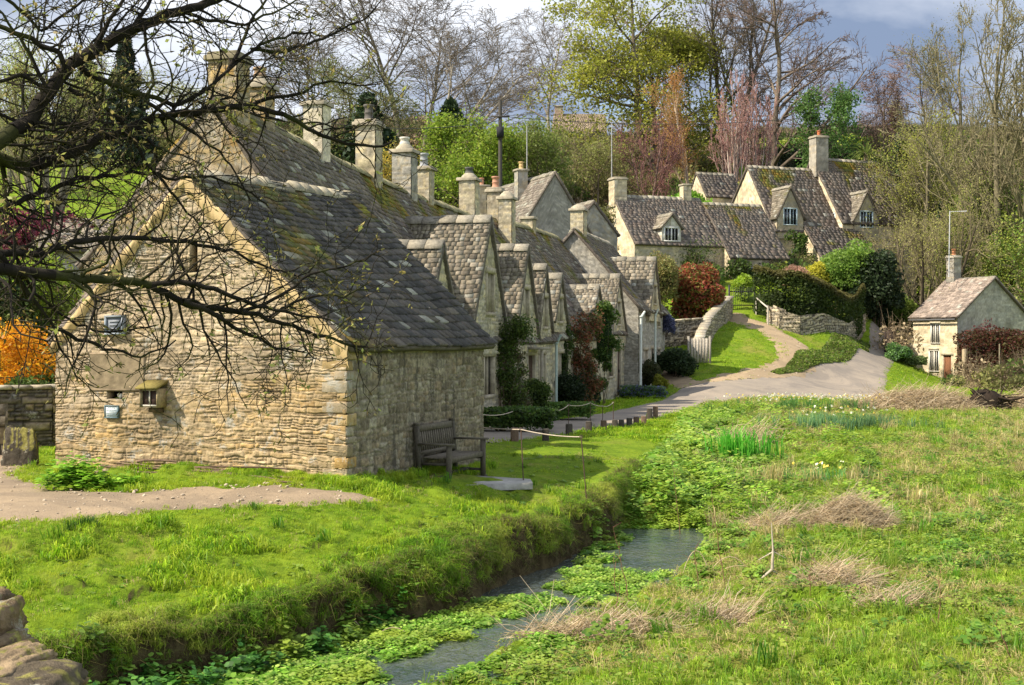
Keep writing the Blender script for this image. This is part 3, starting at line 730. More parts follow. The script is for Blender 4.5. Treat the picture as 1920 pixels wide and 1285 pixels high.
# mortar bands beneath the verges
def bandgeo(ua, za, ub, zb, w, seed):
    n = 150; t = np.linspace(0, 1, n); U = ua+(ub-ua)*t; Z = za+(zb-za)*t
    ww = w*(.55+.9*fbm(t*26, t*0+seed, 3, 4)); k = 7; V = []
    for j in range(k):
        s = j/(k-1); o = .05+.035*math.sin(math.pi*min(s*1.2, 1))-(.03 if j == k-1 else 0)
        bb = (fbm(U*9+s*3, Z*9, seed, 3)-.5)*.05
        V.append(np.c_[A[0]+dAB[0]*U+nAB[0]*(o+bb), A[1]+dAB[1]*U+nAB[1]*(o+bb), Z-ww*s*1.25+.02])
    V = np.stack(V, 1).reshape(-1, 3); i, j = np.meshgrid(np.arange(n-1), np.arange(k-1), indexing='ij')
    q = np.stack([i*k+j, i*k+j+1, (i+1)*k+j+1, (i+1)*k+j], -1).reshape(-1, 4)
    c = np.array([.50, .37, .19])*(.5+1.0*fbm(V[:, 0]*7, V[:, 2]*7, seed, 4))[:, None]
    return V, q, c
ua = AP*WB
mk('verge_band', cat_([bandgeo(-.06, 2.26, ua, 4.86, .20, 3), bandgeo(ua, 4.86, WB+.05, 2.22, .26, 5)]), M['band'], barn)
# roof
ap0 = A+dAB*ua; slR = (4.86-2.26)/(WB-ua); slL = (4.86-2.33)/ua
Rf = p3(ap0-dB*.06, 4.9); Rb = p3(ap0+dB*5.25, 5.12)
g = [tilegeo(p3(B+nB*.16-dB*.05, 2.26-slR*.16+.09), p3(C+nB*.16+dB*.22, 2.26-slR*.16+.10), Rf, Rb, 501, (.21, .105), .24, .028, [(.085,.078,.075),(.105,.094,.088),(.07,.065,.064),(.135,.115,.10),(.095,.082,.075)], 0.05, .09, .06),
     tilegeo(p3(D-nB*.14+dB*.1, 2.33-slL*.14+.08), p3(A-nB*.14-dB*.05, 2.33-slL*.14+.08), Rb, Rf, 502, (.22, .12), .26, .03, SLATE, .3),
     ridgegeo(Rf, Rb, 503, .15, (.34,.30,.21), .33, .13, .03)]
mk('roof', cat_(g), M['slate'], barn)
# dark board at the wall top, its colour standing in for eaves shade
mk('eaves_shadow_board', cat_([box(p3(B+nB*.012, 2.17), np.array([*dB*5.15, 0]), -np.array([*nB*.08, 0]), uz*.07, (.10,.08,.055))]), M['wood'], barn)

# things fixed to the gable
pu = uB(220); pz = zB(220, 610)
pl = thing('plaque', 'dark grey relief plaque high on the gable wall of the barn', 'plaque', onw(pu, pz))
mk('panel', cat_([box(onw(pu-.145, pz-.12, .01), ux*.29, uy*.06, uz*.24, (.17,.19,.22))]), M['plain'], pl)
rr = [box(onw(pu-.175, pz-.15, .01), ux*.35, uy*.085, uz*.03, (.28,.32,.36)), box(onw(pu-.175, pz+.12, .01), ux*.35, uy*.085, uz*.03, (.22,.25,.28)),
      box(onw(pu-.175, pz-.12, .01), ux*.03, uy*.085, uz*.24, (.22,.26,.30)), box(onw(pu+.145, pz-.12, .01), ux*.03, uy*.085, uz*.24, (.24,.27,.31))]
mk('frame', cat_(rr), M['plain'], pl)
tw = [box(onw(pu-.09, pz+.05-i*.055, .07), ux*(.18-.03*(i % 2)), uy*.012, uz*.014, (.30,.32,.36)) for i in range(3)]
mk('relief', cat_(tw), M['plain'], pl)
nu_, nz_ = uB(214), zB(214, 772)
nt_ = thing('notice', 'small white notice with lines of grey writing under the heart recess', 'notice', onw(nu_, nz_))
mk('board', cat_([box(onw(nu_-.115, nz_-.085, .03), ux*.23, uy*.035, uz*.17, (.62,.68,.70))]), M['plain'], nt_)
fr = [box(onw(nu_-.13, nz_-.10, .02), ux*.26, uy*.055, uz*.015, (.10,.16,.18)), box(onw(nu_-.13, nz_+.085, .02), ux*.26, uy*.055, uz*.015, (.10,.16,.18)),
      box(onw(nu_-.13, nz_-.085, .02), ux*.015, uy*.055, uz*.17, (.10,.16,.18)), box(onw(nu_+.115, nz_-.085, .02), ux*.015, uy*.055, uz*.17, (.10,.16,.18))]
mk('frame', cat_(fr), M['plain'], nt_)
tx = []
rg = R(4)
for i, (w, zz) in enumerate(((.13, .055), (.19, .02), (.08, -.005), (.19, -.035), (.17, -.058))):
    x = -w/2
    while x < w/2-.01:
        l = rg.uniform(.012, .032); tx.append(box(onw(nu_+x, nz_+zz, .064), ux*min(l, w/2-x), uy*.003, uz*.011, (.16,.22,.25))); x += l+.007
mk('lettering', cat_(tx), M['plain'], nt_)
# nest box
bu, bz0, bz1 = uB(298), zB(298, 763), zB(298, 728)
bx = thing('nesting_box', 'wooden box with mossy sloping lid and two dark panes fixed to the gable wall', 'box', onw(bu, bz0))
w_, h_ = .33, bz1-bz0
mk('body', cat_([box(onw(bu-w_/2+.02, bz0, .0), ux*(w_-.04), uy*.23, uz*.02, (.3,.25,.17)), box(onw(bu-w_/2, bz0, .0), ux*.02, uy*.26, uz*h_, (.28,.22,.13)),
    box(onw(bu+w_/2-.02, bz0, .0), ux*.02, uy*.26, uz*h_, (.34,.27,.15)), box(onw(bu-w_/2+.02, bz0+.02, .0), ux*(w_-.04), uy*.2, uz*(h_-.03), (.05,.03,.025)),
    box(onw(bu-.09, bz0-.08, .0), ux*.2, uy*.14, uz*.07, (.13,.09,.05))]), M['wood'], bx)
mk('pane', cat_([box(onw(bu-w_/2+.03, bz0+.03, .205), ux*(w_/2-.04), uy*.006, uz*(h_-.06), (.06,.035,.03))]), M['plain'], bx)
mk('pane', cat_([box(onw(bu+.012, bz0+.03, .205), ux*(w_/2-.04), uy*.006, uz*(h_-.06), (.06,.035,.03))]), M['plain'], bx)
fr = [box(onw(bu-w_/2+.02, bz0+.02, .215), ux*(w_-.04), uy*.02, uz*.02, (.62,.58,.5)), box(onw(bu-w_/2+.02, bz0+h_-.03, .215), ux*(w_-.04), uy*.02, uz*.015, (.4,.36,.3)),
      box(onw(bu-.008, bz0+.04, .215), ux*.016, uy*.02, uz*(h_-.07), (.62,.58,.5)), box(onw(bu+w_/2-.036, bz0+.04, .215), ux*.015, uy*.02, uz*(h_-.07), (.6,.56,.48))]
mk('frame', cat_(fr), M['plain'], bx)
lid = np.array([onw(bu-w_/2-.04, bz1-.01, .31), onw(bu+w_/2+.02, bz1-.01, .31), onw(bu+w_/2+.02, bz1+.10, .0), onw(bu-w_/2-.04, bz1+.10, .0)])
lid = np.concatenate([lid, lid+uz*.03]); mk('lid', (lid, np.array([[3,2,1,0],[4,5,6,7],[0,1,5,4],[1,2,6,5],[2,3,7,6],[3,0,4,7]]), np.array([.21,.17,.05])), M['wood'], bx)

# ================================================================== COTTAGE ROW
O = np.array([-3.0, 24.3]); d = nrm([.25, .968]); n = np.array([d[1], -d[0]])
RO = 2.9
def FR(t, o=0.0): return O+d*t+n*o
ROWP = 'row'
def gable(parent, t, z, hw, L=2.4, ze=2.35, seed=0, wins=(), oe=.08, exp=(.165,.115), wid=.225, zl=None, pal=SLATEW, off=.06, name='gable'):
    P0 = FR(t-hw, off); P1 = FR(t+hw, off)
    block(parent, P0, P1, L, (ze-.4), zl or ze, ze, z, seed, pal=ROWP, res=.035 if t < 17 else .05, ch=.13, cl=.33, oe=oe, ov=.10, roofpal=pal, exp=exp, wid=wid,
          wins={'f': wins}, walls='frl', ovb=0, roofname='dormer_roof', wname='dormer_wall', mortar=(.34,.31,.24), sag=.03, th=.022)
def rowhouse(label, ts, zr0, zr1, ze, seed, moss, wins=(), doors=(), front='fr', pal='row'):
    t0, t1 = ts
    o = thing('terraced_cottage', label, 'cottage', (*FR((t0+t1)/2, -RO), .1), group='terraced cottages in the row')
    L = t1-t0; A_ = FR(t0, -2*RO); B_ = FR(t0)
    block(o, A_, B_, L, -.2, 3.9, ze, zr0, seed, pal=pal, res=.04 if t0 < 12 else .06, ch=.13, cl=.33, exp=(.22,.14), wid=.3, moss=moss, oe=.14,
          wins={'r': wins}, doors={'r': doors}, walls=front, zrb=zr1, ov=.03, ovb=.0, sag=.10, rcol=(.24,.22,.12), mortar=(.34,.31,.24))
    return o
c1 = rowhouse('first cottage of the row, tall stone gable and big chimney directly behind the barn', (0, 6.3), 7.05, 6.68, 2.5, 100, .25, front='frl', pal='barn')
c2 = rowhouse('second cottage of the row with wide lit gabled dormer and three-light stone window', (6.3, 11.7), 6.68, 6.5, 2.45, 120, .8,
              wins=[(3.2, .9, .9, 1.0, 'stone', 2)], doors=[(4.9, .05, .85, 1.85)])
c3 = rowhouse('third cottage of the row with two steep stone dormers beside the grey drainpipe', (11.7, 17), 6.5, 6.45, 2.4, 140, .75,
              wins=[(1.0, .9, .8, 1.0, 'stone', 2), (3.9, .9, .8, 1.0, 'stone', 2)], doors=[(2.5, .05, .85, 1.85)])
c4 = rowhouse('fourth cottage of the row with a low hipped dormer above red climbing roses', (17, 25.6), 6.45, 6.75, 2.5, 160, .75,
              wins=[(1.5, .9, 1.0, 1.0, 'stone', 2), (6.0, .9, 1.0, 1.0, 'stone', 2)], doors=[(3.6, .05, .9, 1.9)])
c5 = rowhouse('fifth cottage of the row with one tall dormer next to the end house', (25.6, 31.0), 6.75, 6.75, 2.7, 180, .5,
              wins=[(2.0, .9, 1.0, 1.0, 'stone', 2)], doors=[(4.0, .05, .9, 1.9)])
# gabled fronts
gable(c1, 5.2, 4.55, .95, 1.6, 3.0, 200, exp=(.17,.12), wid=.24)
gable(c2, 9.3, 5.50, 1.85, 2.7, 2.35, 210, wins=[(1.95, 3.05, .62, 1.02, 'stone', 3)])
gable(c3, 13.4, 5.05, 1.5, 2.5, 2.35, 220, wins=[(1.45, 2.9, .5, .9, 'stone', 2)])
gable(c3, 15.75, 4.62, .95, 2.0, 2.7, 230, wins=[(1.0, 2.75, .5, .9, 'stone', 2)])
gable(c4, 18.0, 4.45, 1.0, 1.9, 3.0, 240, wins=[(1.0, 2.95, .5, .75, 'stone', 2)])
gable(c4, 24.6, 4.35, 1.1, 2.6, 3.3, 250, wins=[(1.1, 3.1, .5, .6, 'stone', 1)])
gable(c5, 29.2, 5.0, 1.9, 2.9, 2.5, 260, wins=[(1.9, 3.0, .7, .9, 'stone', 2)])
# end house: gable to the camera, cross gable on the right
c6 = thing('end_cottage', 'end cottage of the row with grey gable facing the barn and pale drainpipe', 'cottage', (*FR(34, -2.2), .1))
block(c6, FR(31.0, -4.9), FR(31.0, .62), 8.2, -.2, 3.9, 3.8, 7.1, 300, pal='grey', res=.06, ch=.11, cl=.3, exp=(.24,.15), wid=.3, moss=.2, frac=.5, oe=.22, ov=.16,
      walls='frbl', wins={'r': [(2.0, .9, .9, 1.0, 'stone', 2), (6, 3.0, .8, .8, 'stone', 2), (6, .9, .9, 1.0, 'stone', 2)]}, doors={'r': [(4.0, .05, .9, 1.9)]}, mortar=(.3,.28,.24))
block(c6, FR(33.0, .75), FR(36.6, .75), 2.6, 3.2, 3.6, 3.6, 6.05, 310, pal='row', res=.07, exp=(.22,.15), wid=.3, roofpal=SLATEW, walls='frl', ovb=0, roofname='dormer_roof', wname='dormer_wall',
      wins={'f': [(1.8, 4.0, .8, .8, 'stone', 2)]})
# chimneys
def cp(t, o=-RO): return FR(t, o)
rz = math.atan2(d[1], d[0])
chimney(c1, cp(.5, -2.85), .62, .66, 5.2, 7.85, rz, 'barn', 400, 'slab', None, .035, .14, .3, top=(.22,.19,.12))
chimney(c1, cp(2.0, -2.9), .5, .5, 6.2, 7.6, rz, 'barn', 410, 'dome', (.35,.24,.15), .035)
chimney(c1, cp(4.9, -2.85), .5, .5, 5.9, 7.75, rz, [(.62,.55,.42),(.60,.53,.40)], 420, 'flat', None, .05, .8, 1.2)
chimney(c2, cp(8.4, -2.9), .55, .58, 5.8, 7.85, rz, 'row', 430, 'slab', (.12,.11,.10), .045, .2, .4)
chimney(c2, cp(11.2, -2.9), .58, .6, 5.8, 7.55, rz, 'grey', 440, 'dome', (.62,.58,.5), .045, .18, .34)
chimney(c3, cp(12.9, -2.9), .5, .52, 5.8, 7.3, rz, 'row', 450, 'flat', (.32,.33,.34), .045, .16, .3)
chimney(c4, cp(17.6, -2.9), .58, .58, 5.7, 7.55, rz, 'row', 460, 'dome', (.10,.10,.09), .05, .16, .34)
chimney(c4, cp(20.9, -2.9), .52, .52, 5.9, 7.55, rz, 'row', 470, 'slab', (.50,.26,.17), .05)
chimney(c4, cp(20.2, -2.3), .58, .5, 5.4, 7.2, rz, 'row', 480, 'dome', None, .05)
chimney(c5, cp(25.8, -2.9), .55, .5, 6.2, 7.05, rz, 'row', 485, 'flat', None, .06)
chimney(c6, FR(31.9, -2.15), .78, .62, 6.3, 7.95, rz, 'row', 490, 'dome', None, .05)
def drainpipe(parent, pts, r=.045, col=(.50,.56,.52)):
    s = [[*a, *b, r, r] for a, b in zip(pts[:-1], pts[1:])]
    return mk('drainpipe', cat_([tubes(s, 8, col)]+[cbox((p[0], p[1], p[2]), .13, .13, .06, col) for p in pts[1:-1]]), M['plain'], parent)
def fp(t, z, o=.1): q = FR(t, o); return (q[0], q[1], z)
drainpipe(c6, [fp(30.9, 3.55, .9), fp(30.7, 3.3, .78), fp(30.6, .1, .76)], .05, (.66,.70,.66))
drainpipe(c6, [fp(34.6, 3.75, .95), fp(34.6, 3.45, .82), fp(34.6, .1, .82)], .05, (.56,.62,.58))
drainpipe(c3, [fp(17.05, 2.5, .3), fp(17.1, 2.2, .14), fp(17.1, .0, .14)], .045, (.42,.50,.48))
g = [box(p3(FR(4.0, .15), 3.02), p3(d, 0)*1.2, -p3(n, 0)*.1, uz*.07, (.22,.32,.20))]
mk('gutter', cat_(g), M['plain'], c1)
# doorway hood and porch post of the third cottage
g = [box(p3(FR(13.6, .0), 2.05), p3(d, 0)*1.2, p3(n, 0)*.5, uz*.07, (.3,.27,.21)), bev(p3(FR(13.75, .45), -.05), .08, .08, 2.1, (.35,.31,.24), rz, .01)]
mk('porch', cat_(g), M['trim'], c3)

# ================================================================== HOUSES ON THE HILL
dh = nrm([.936, .352]); nh = np.array([dh[1], -dh[0]]); bh = np.array([-dh[1], dh[0]])
h2 = thing('cream_cottage', 'long low cottage with bright cream end wall above the red bush', 'cottage', (10.5, 82, 6))
Q = np.array([7.67, 80.0]); W2 = 6.3
# gable on its left side: A->B is back-to-front, the block runs along +dh
block(h2, Q+bh*6.4, Q, W2, 4.8, 8.5, 8.5, 11.75, 600, pal='cream', res=.09, ch=.3, cl=.7, amp=.012, exp=(.28,.18), wid=.34, oe=.2, ov=.05, walls='flb', mortar=(.62,.54,.38), mat='stone_far', rcol=(.34,.31,.24))
mk('front_wall', cat_([wallgeo(Q, Q+dh*W2, 4.8, [(0, 8.5), (1, 8.5)], .08, 'row', 605, .16, .4, .02, holes=[(4.3, 5.3, 5.2, 7.3)])]), M['stone_far'], h2)
door(h2, Q, dh, 4.8, 5.3, 1.0, 2.0, (.12,.03,.04))
Q2 = Q+dh*W2+nh*.9
block(h2, Q2+bh*6.8, Q2, 4.2, 4.8, 8.5, 7.75, 11.4, 610, pal='cream', res=.09, ch=.16, cl=.4, amp=.02, frac=.5, exp=(.28,.18), wid=.34, oe=.2, ov=.1, walls='frlb', mat='stone_far',
      wins={'r': [(2.1, 5.9, 1.3, 1.05, 'white', 3)]}, roofname='roof', moss=.3)
# front of the second part (block's right side faces the camera)
dm = Q+dh*1.9+nh*.0
block(h2, dm, dm+dh*1.35, 2.2, 8.3, 9.55, 9.55, 10.35, 620, pal=[(.6,.57,.48)], res=.12, ch=.5, cl=1, amp=.005, oe=.18, ov=.15, exp=(.16,.12), wid=.24, roofpal=SLATEW, walls='frl', ovb=0,
      wins={'f': [(.68, 8.65, .95, .8, 'white', 2)]}, roofname='dormer_roof', wname='dormer_wall', mat='stone_far')
chimney(h2, Q+bh*3.2+dh*.35, .95, .95, 11.0, 12.75, math.atan2(dh[1], dh[0]), 'cream', 630, 'slab', None, .09, .22, .5, mat='stone_far')
chimney(h2, Q+bh*3.2+dh*(W2-1.0), .6, .6, 11.3, 12.6, math.atan2(dh[1], dh[0]), 'cream', 635, 'flat', None, .09, mat='stone_far')
sd = thing('satellite_dish', 'small round pale satellite dish at the back corner of the cream cottage', 'dish', p3(Q+bh*6.6-dh*.2, 9.6))
sdp = p3(Q+bh*6.6-dh*.35, 10.4)
mk('dish', lathe((sdp[0], sdp[1]-.3, sdp[2]), [(.0, 0), (.2, .03), (.33, .09), (.36, .14)], 16, (.55,.56,.57)), M['plain'], sd).rotation_euler = (0, 0, 0)
mk('bracket', cat_([tubes([[sdp[0], sdp[1]-.3, sdp[2]-.02, sdp[0]+.25, sdp[1]+.1, sdp[2]-.5, .03, .03]], 6, (.3,.3,.3))]), M['plain'], sd)

h3 = thing('hillside_house', 'large house with two steep slate wings and blue-framed dormers up the hill', 'house', (21, 92, 7))
Qa = np.array([18.4, 89.7])
block(h3, Qa+bh*7.0, Qa, 5.6, 5.6, 11.1, 10.2, 15.0, 650, pal='cream', res=.12, ch=.24, cl=.6, amp=.015, exp=(.34,.22), wid=.4, oe=.2, ov=.12, walls='fb', mat='stone_far', moss=.55, lichen=.1)
mk('front_wall', cat_([wallgeo(Qa, Qa+dh*5.6, 5.6, [(0, 10.2), (1, 10.2)], .1, 'row', 655, .18, .45, .02, holes=[(1.4, 2.4, 7.4, 8.8)])]), M['stone_far'], h3)
window(h3, Qa, dh, 1.9, 7.5, .9, 1.2, 'white', 2, col=(.35,.36,.36))
Qb = Qa+dh*5.5-nh*.0+nh*.2
block(h3, Qb+bh*7.6, Qb, 6.4, 5.6, 10.9, 10.9, 15.85, 660, pal='cream', res=.12, ch=.24, cl=.6, amp=.015, exp=(.34,.22), wid=.4, oe=.2, ov=.12, walls='frb', mat='stone_far', moss=.6, lichen=.1,
      wins={'f': [(6.4, 10.6, .5, .9, 'white', 1, 0, 0, (.62,.72,.74))]})
for q_, wd, za, s_ in ((Qa+dh*.15, 2.1, 13.2, 670), (Qb+dh*.9, 2.1, 13.1, 680)):
    block(h3, q_+nh*.12, q_+nh*.12+dh*wd, 3.4, 9.5, 11.2, 11.2, za, s_, pal='row', res=.1, ch=.18, cl=.4, oe=.22, ov=.15, exp=(.2,.15), wid=.28, roofpal=SLATEW, walls='frl', ovb=0,
          wins={'f': [(wd/2, 10.5, 1.0, 1.1, 'white', 2, 0, 0, (.58,.70,.73))]}, roofname='dormer_roof', wname='dormer_wall', mat='stone_far', moss=.3)
# low roof in front
E0 = Qa+dh*2.3+nh*2.3; E1 = Qa+dh*7.0+nh*2.3
mk('lean_to_roof', tilegeo(p3(E0, 8.0), p3(E1, 7.8), p3(Qa+dh*2.3+nh*.1, 10.5), p3(Qa+dh*7.0+nh*.1, 10.4), 690, (.32,.2), .4, .035, SLATE, .4), M['slate'], h3)
mk('lean_to_wall', cat_([wallgeo(E0-nh*.2, E1-nh*.2, 5.5, [(0, 8.1), (1, 7.9)], .1, 'row', 691, .18, .45), wallgeo(E0-nh*2.3, E0-nh*.2, 5.5, [(0, 10.4), (1, 8.1)], .1, 'cream', 692, .18, .45)]), M['stone_far'], h3)
block(h3, Qa+bh*9.5-dh*1.7, Qa+bh*6.6-dh*1.7, 3, 7, 13.2, 13.2, 15.0, 695, pal='cream', res=.15, ch=.24, cl=.6, exp=(.3,.2), wid=.4, walls='fr', mat='stone_far', roofname='roof', wname='wall')
chimney(h3, Qb+bh*3.4+dh*.3, 1.1, 1.0, 14.4, 17.3, math.atan2(dh[1], dh[0]), [(.36,.33,.27)], 697, 'slab', (.55,.18,.08), .12, .5, 1, mat='stone_far')

# grey gabled house behind the row
dm_ = nrm([-.385, .92]); em = np.array([dm_[1], -dm_[0]])
hm = thing('grey_gabled_house', 'grey stone house with tall steep gable standing behind the terrace', 'house', (2.2, 67, 3))
ctr = np.array([2.2, 66.0])
block(hm, ctr-em*3.6, ctr+em*3.6, 7.5, 2.0, 5.6, 5.6, 11.0, 700, pal=[(.30,.285,.25),(.33,.31,.27),(.27,.255,.225)], res=.08, ch=.10, cl=.3, exp=(.26,.16), wid=.32, roofpal=[(.27,.23,.19),(.3,.26,.22),(.24,.2,.17)], oe=.2, ov=.12, walls='frbl', mat='stone_far', mortar=(.26,.25,.22))
ct = ctr+dm_*3.0
chimney(hm, ct-em*.6, .6, .55, 9.6, 11.4, .4, 'grey', 710, 'flat', (.62,.42,.20), .08, mat='stone_far')
chimney(hm, ctr+dm_*6.5-em*1.5, .7, .6, 8.6, 10.9, .4, 'row', 715, 'flat', (.5,.25,.16), .08, mat='stone_far')
block(hm, ctr+em*2.0+dm_*2.5, ctr+em*4.9+dm_*2.5, 4, 3, 8.2, 8.2, 9.9, 720, pal='grey', res=.12, exp=(.26,.16), wid=.32, walls='frbl', mat='stone_far', roofname='roof', wname='wall')

# small house by the road
rdir = nrm([.5, -.866]); rn = np.array([rdir[1], -rdir[0]]); rb_ = np.array([-rdir[1], rdir[0]])
Rc = np.array([26.44, 76.0]); Ra = Rc-rdir*3.4
hr = thing('roadside_cottage', 'tiny cottage with sunlit cream front and brown door beside the road', 'cottage', (27.5, 78, -.3))
zE = 3.85
# gable front: from Rc along rb_
block(hr, Rc, Rc+rb_*6.3, 3.4, -.9, zE, zE, 6.15, 740, pal=[(.40,.38,.32),(.42,.39,.32),(.36,.345,.29),(.44,.41,.33)], res=.07, ch=.22, cl=.5, amp=.012, exp=(.24,.16), wid=.3, roofpal=[(.33,.265,.22),(.36,.29,.24),(.29,.235,.20)], oe=.25, ov=.18,
      walls='frb', mat='stone_far', mortar=(.36,.33,.27), sag=.05)
wr = wallgeo(Ra, Rc, -.9, [(0, zE), (1, zE)], .06, 'cream', 745, .24, .55, .012, mortar=(.6,.52,.36), holes=[(1.45, 2.05, 2.15, 3.35), (1.3, 2.0, .45, 1.75), (2.35, 3.0, -.9, 1.45)])
mk('front_wall', cat_([wr]), M['stone_far'], hr)
window(hr, Ra, rdir, 1.75, 2.2, .58, 1.1, 'white', 2, col=(.70,.66,.56)); window(hr, Ra, rdir, 1.65, .5, .66, 1.2, 'white', 2, col=(.70,.66,.56))
door(hr, Ra, rdir, 2.68, -.45, .62, 1.9, (.22,.10,.05), (.5,.43,.3))
chimney(hr, Rc+rb_*3.15-rdir*3.0, .66, .66, 5.4, 7.5, math.atan2(rdir[1], rdir[0]), 'grey', 750, 'slab', (.50,.22,.11), .07, .6, 1.0, mat='stone_far', top=(.46,.41,.32))
mk('gutter', cat_([tubes([[*(p3(Ra+rn*.3-rdir*.1, zE-.26)), *(p3(Rc+rn*.3+rdir*.1, zE-.26)), .05, .05]], 6, (.12,.12,.12))]), M['plain'], hr)
mk('lintel', cat_([box(p3(Ra+rdir*1.25+rn*.0, 1.78), p3(rdir, 0)*.8, -p3(rn, 0)*-.05, uz*.14, (.62,.55,.4)), box(p3(Ra+rdir*1.35, 3.36), p3(rdir, 0)*.8, p3(rn, 0)*.05, uz*.12, (.62,.55,.4))]), M['trim'], hr)
# lean-to at its left end
La = Ra-rdir*2.2
mk('lean_to_wall', cat_([wallgeo(La, Ra, -.6, [(0, .9), (1, 2.35)], .08, 'cream', 760, .2, .5, holes=[(1.3, 1.85, .35, 1.3)]), wallgeo(La+rb_*2.4, La, -.5, [(0, .9), (1, .9)], .08, 'cream', 761, .2, .5)]), M['stone_far'], hr)
window(hr, Ra-rdir*2.2, rdir, 1.57, .4, .5, .85, 'white', 1, col=(.4,.34,.24))
mk('lean_to_roof', tilegeo(p3(La-rdir*.25+rb_*2.5, .75), p3(La-rdir*.25-rb_*.25, .75), p3(Ra+rb_*2.5, 2.6), p3(Ra-rb_*.25, 2.6), 765, (.26,.18), .32, .035, SLATEW), M['slate'], hr)
ap = thing('television_aerial', 'tall thin aerial mast with comb antenna at the roadside cottage chimney', 'aerial', p3(Rc+rb_*2.6-rdir*3.2, 5.6))
a0 = P(1779, 520, 78.5); a1 = P(1781, 396, 78.5)
mk('mast', cat_([tubes([[*a0, *a1, .035, .03]], 6, (.55,.56,.57))]), M['plain'], ap)
sg = [[*(a1+[0,0,-.05]), *(a1+[1.05,0,0]), .022, .022]]+[[*(a1+[.12+i*.12, -.16, -.03]), *(a1+[.12+i*.12, .16, -.03]), .012, .012] for i in range(8)]
mk('antenna', cat_([tubes(sg, 5, (.6,.61,.62))]), M['plain'], ap)

# far house on the crest and building fragments on the left
hf = thing('crest_house', 'far house with broad tan roof on the crest between bare trees', 'house', (7.2, 152, 24))
block(hf, (5.0, 150), (10.8, 150.5), 5, 22, 26.6, 26.6, 26.9, 800, pal='cream', res=.3, ch=.3, cl=.8, walls='frbl', slopes='', ridge=False, mat='stone_far', wins={'f': [(3.6, 24.9, .9, 1.0, 'white', 2), (1.6, 24.9, .9, 1.0, 'white', 2)]})
mk('roof', cat_([tilegeo((4.6,149.6,26.4), (11.2,150.1,26.4), (5.0,153,29.5), (11.2,153.4,29.5), 801, (.26,.2), .34, .03, [(.36,.28,.19),(.35,.275,.185)], lichen=0), tilegeo((11.2,156.5,26.4), (4.6,156,26.4), (11.2,153.4,29.5), (5.0,153,29.5), 802, (.26,.2), .34, .03, [(.36,.28,.19)], lichen=0)]), M['slate'], hf)
chimney(hf, (5.6, 153), 1, 1, 28.5, 30.3, 0, [(.4,.28,.2)], 803, 'flat', None, .2, mat='stone_far')
hl = thing('garden_outhouse', 'low stone outhouse with pale walls glimpsed behind the barn gable', 'outhouse', (-12.5, 36, .4))
block(hl, (-13.0, 35.5), (-9.2, 36.5), 3.0, 0, 5.0, 5.0, 5.02, 810, pal='grey', res=.1, walls='frl', slopes='', ridge=False)
mk('roof', tilegeo((-13.3,35.2,4.85), (-9.0,36.3,4.85), (-13.8,38.6,6.0), (-9.8,39.6,6.0), 811, (.22,.16), .3, .03, SLATEW), M['slate'], hl)

# ================================================================== BENCH, POSTS, ROPES
bo = P(767, 893, 20.5); bo[2] = .02; bo[:2] += nB*.15
rzb = math.atan2(dB[1], dB[0])-math.pi/2   # local y along the wall, x away from it
bench = thing('bench', 'weathered grey wooden bench with slatted back against the barn side wall', 'bench', (bo[0]+.0, bo[1], .02), rotz=rzb)
WC = np.array([.11, .094, .07])
def lb(x0, x1, y0, y1, z0, z1, c=1.0, tilt=0.0):
    v, f, cc = box((x0, y0, z0), (x1-x0, 0, 0), (0, y1-y0, 0), (0, 0, z1-z0), WC*c); v = v.copy()
    v[:, 0] -= (v[:, 2]-.42)*tilt*(v[:, 2] > .42); return v, f, cc
BL = 1.48
for yy in (0, BL-.07):
    mk('leg', cat_([lb(0, .07, yy, yy+.07, 0, .95, .85, .14), lb(.0, .07, yy-.002, yy+.072, .93, .965, .9, .14)]), M['wood'], bench, local=True)
    mk('leg', cat_([lb(.50, .57, yy, yy+.07, 0, .62, 1.1), lb(.47, .60, yy+.005, yy+.065, -.02, .03, .8)]), M['wood'], bench, local=True)
    mk('armrest', cat_([lb(.0, .62, yy-.012, yy+.082, .62, .65, 1.15), lb(.07, .50, yy+.02, yy+.05, .30, .34, .8), lb(.07, .50, yy+.015, yy+.055, .10, .14, .8)]), M['wood'], bench, local=True)
sl = [lb(.06+i*.088, .06+i*.088+.075, .0+.075, BL-.075, .41-.012*math.sin(math.pi*(i+.5)/5), .432-.012*math.sin(math.pi*(i+.5)/5), 1.5+.1*(i % 2)) for i in range(5)]
sl += [lb(.52, .555, .07, BL-.07, .34, .43, 1.3), lb(.02, .05, .07, BL-.07, .34, .41, 1), lb(.03, .50, BL/2-.03, BL/2+.03, .34, .40, .8), lb(.24, .29, .03, BL-.03, .11, .15, .7)]
mk('seat', cat_(sl), M['wood'], bench, local=True)
bk_ = [lb(.015, .05, .07, BL-.07, .83, .93, 1.35, .14), lb(.015, .05, .07, BL-.07, .46, .52, 1.1, .14)]
bk_ += [lb(.022, .042, .11+i*.083, .11+i*.083+.045, .52, .83, 1.2+.12*(i % 3), .14) for i in range(16)]
mk('backrest', cat_(bk_), M['wood'], bench, local=True)

slabc = [(-1.02,19.98),(.33,20.4),(.30,20.95),(-.62,21.5),(-1.0,20.8)]
v = [(x, y, -.06) for x, y in slabc]+[(x, y, .045) for x, y in slabc]; k = len(slabc)
f = [[i, (i+1) % k, k+(i+1) % k, k+i] for i in range(k)]+[[k, k+1, k+2, k+3], [k, k+3, k+4, -1]]
tag(mk('paving_slab', (np.array(v), np.array(f), np.array([.36,.345,.31])), M['trim'], loc=(-.4, 20.7, 0)), 'flat grey concrete slab set in the grass under the bench', 'slab')

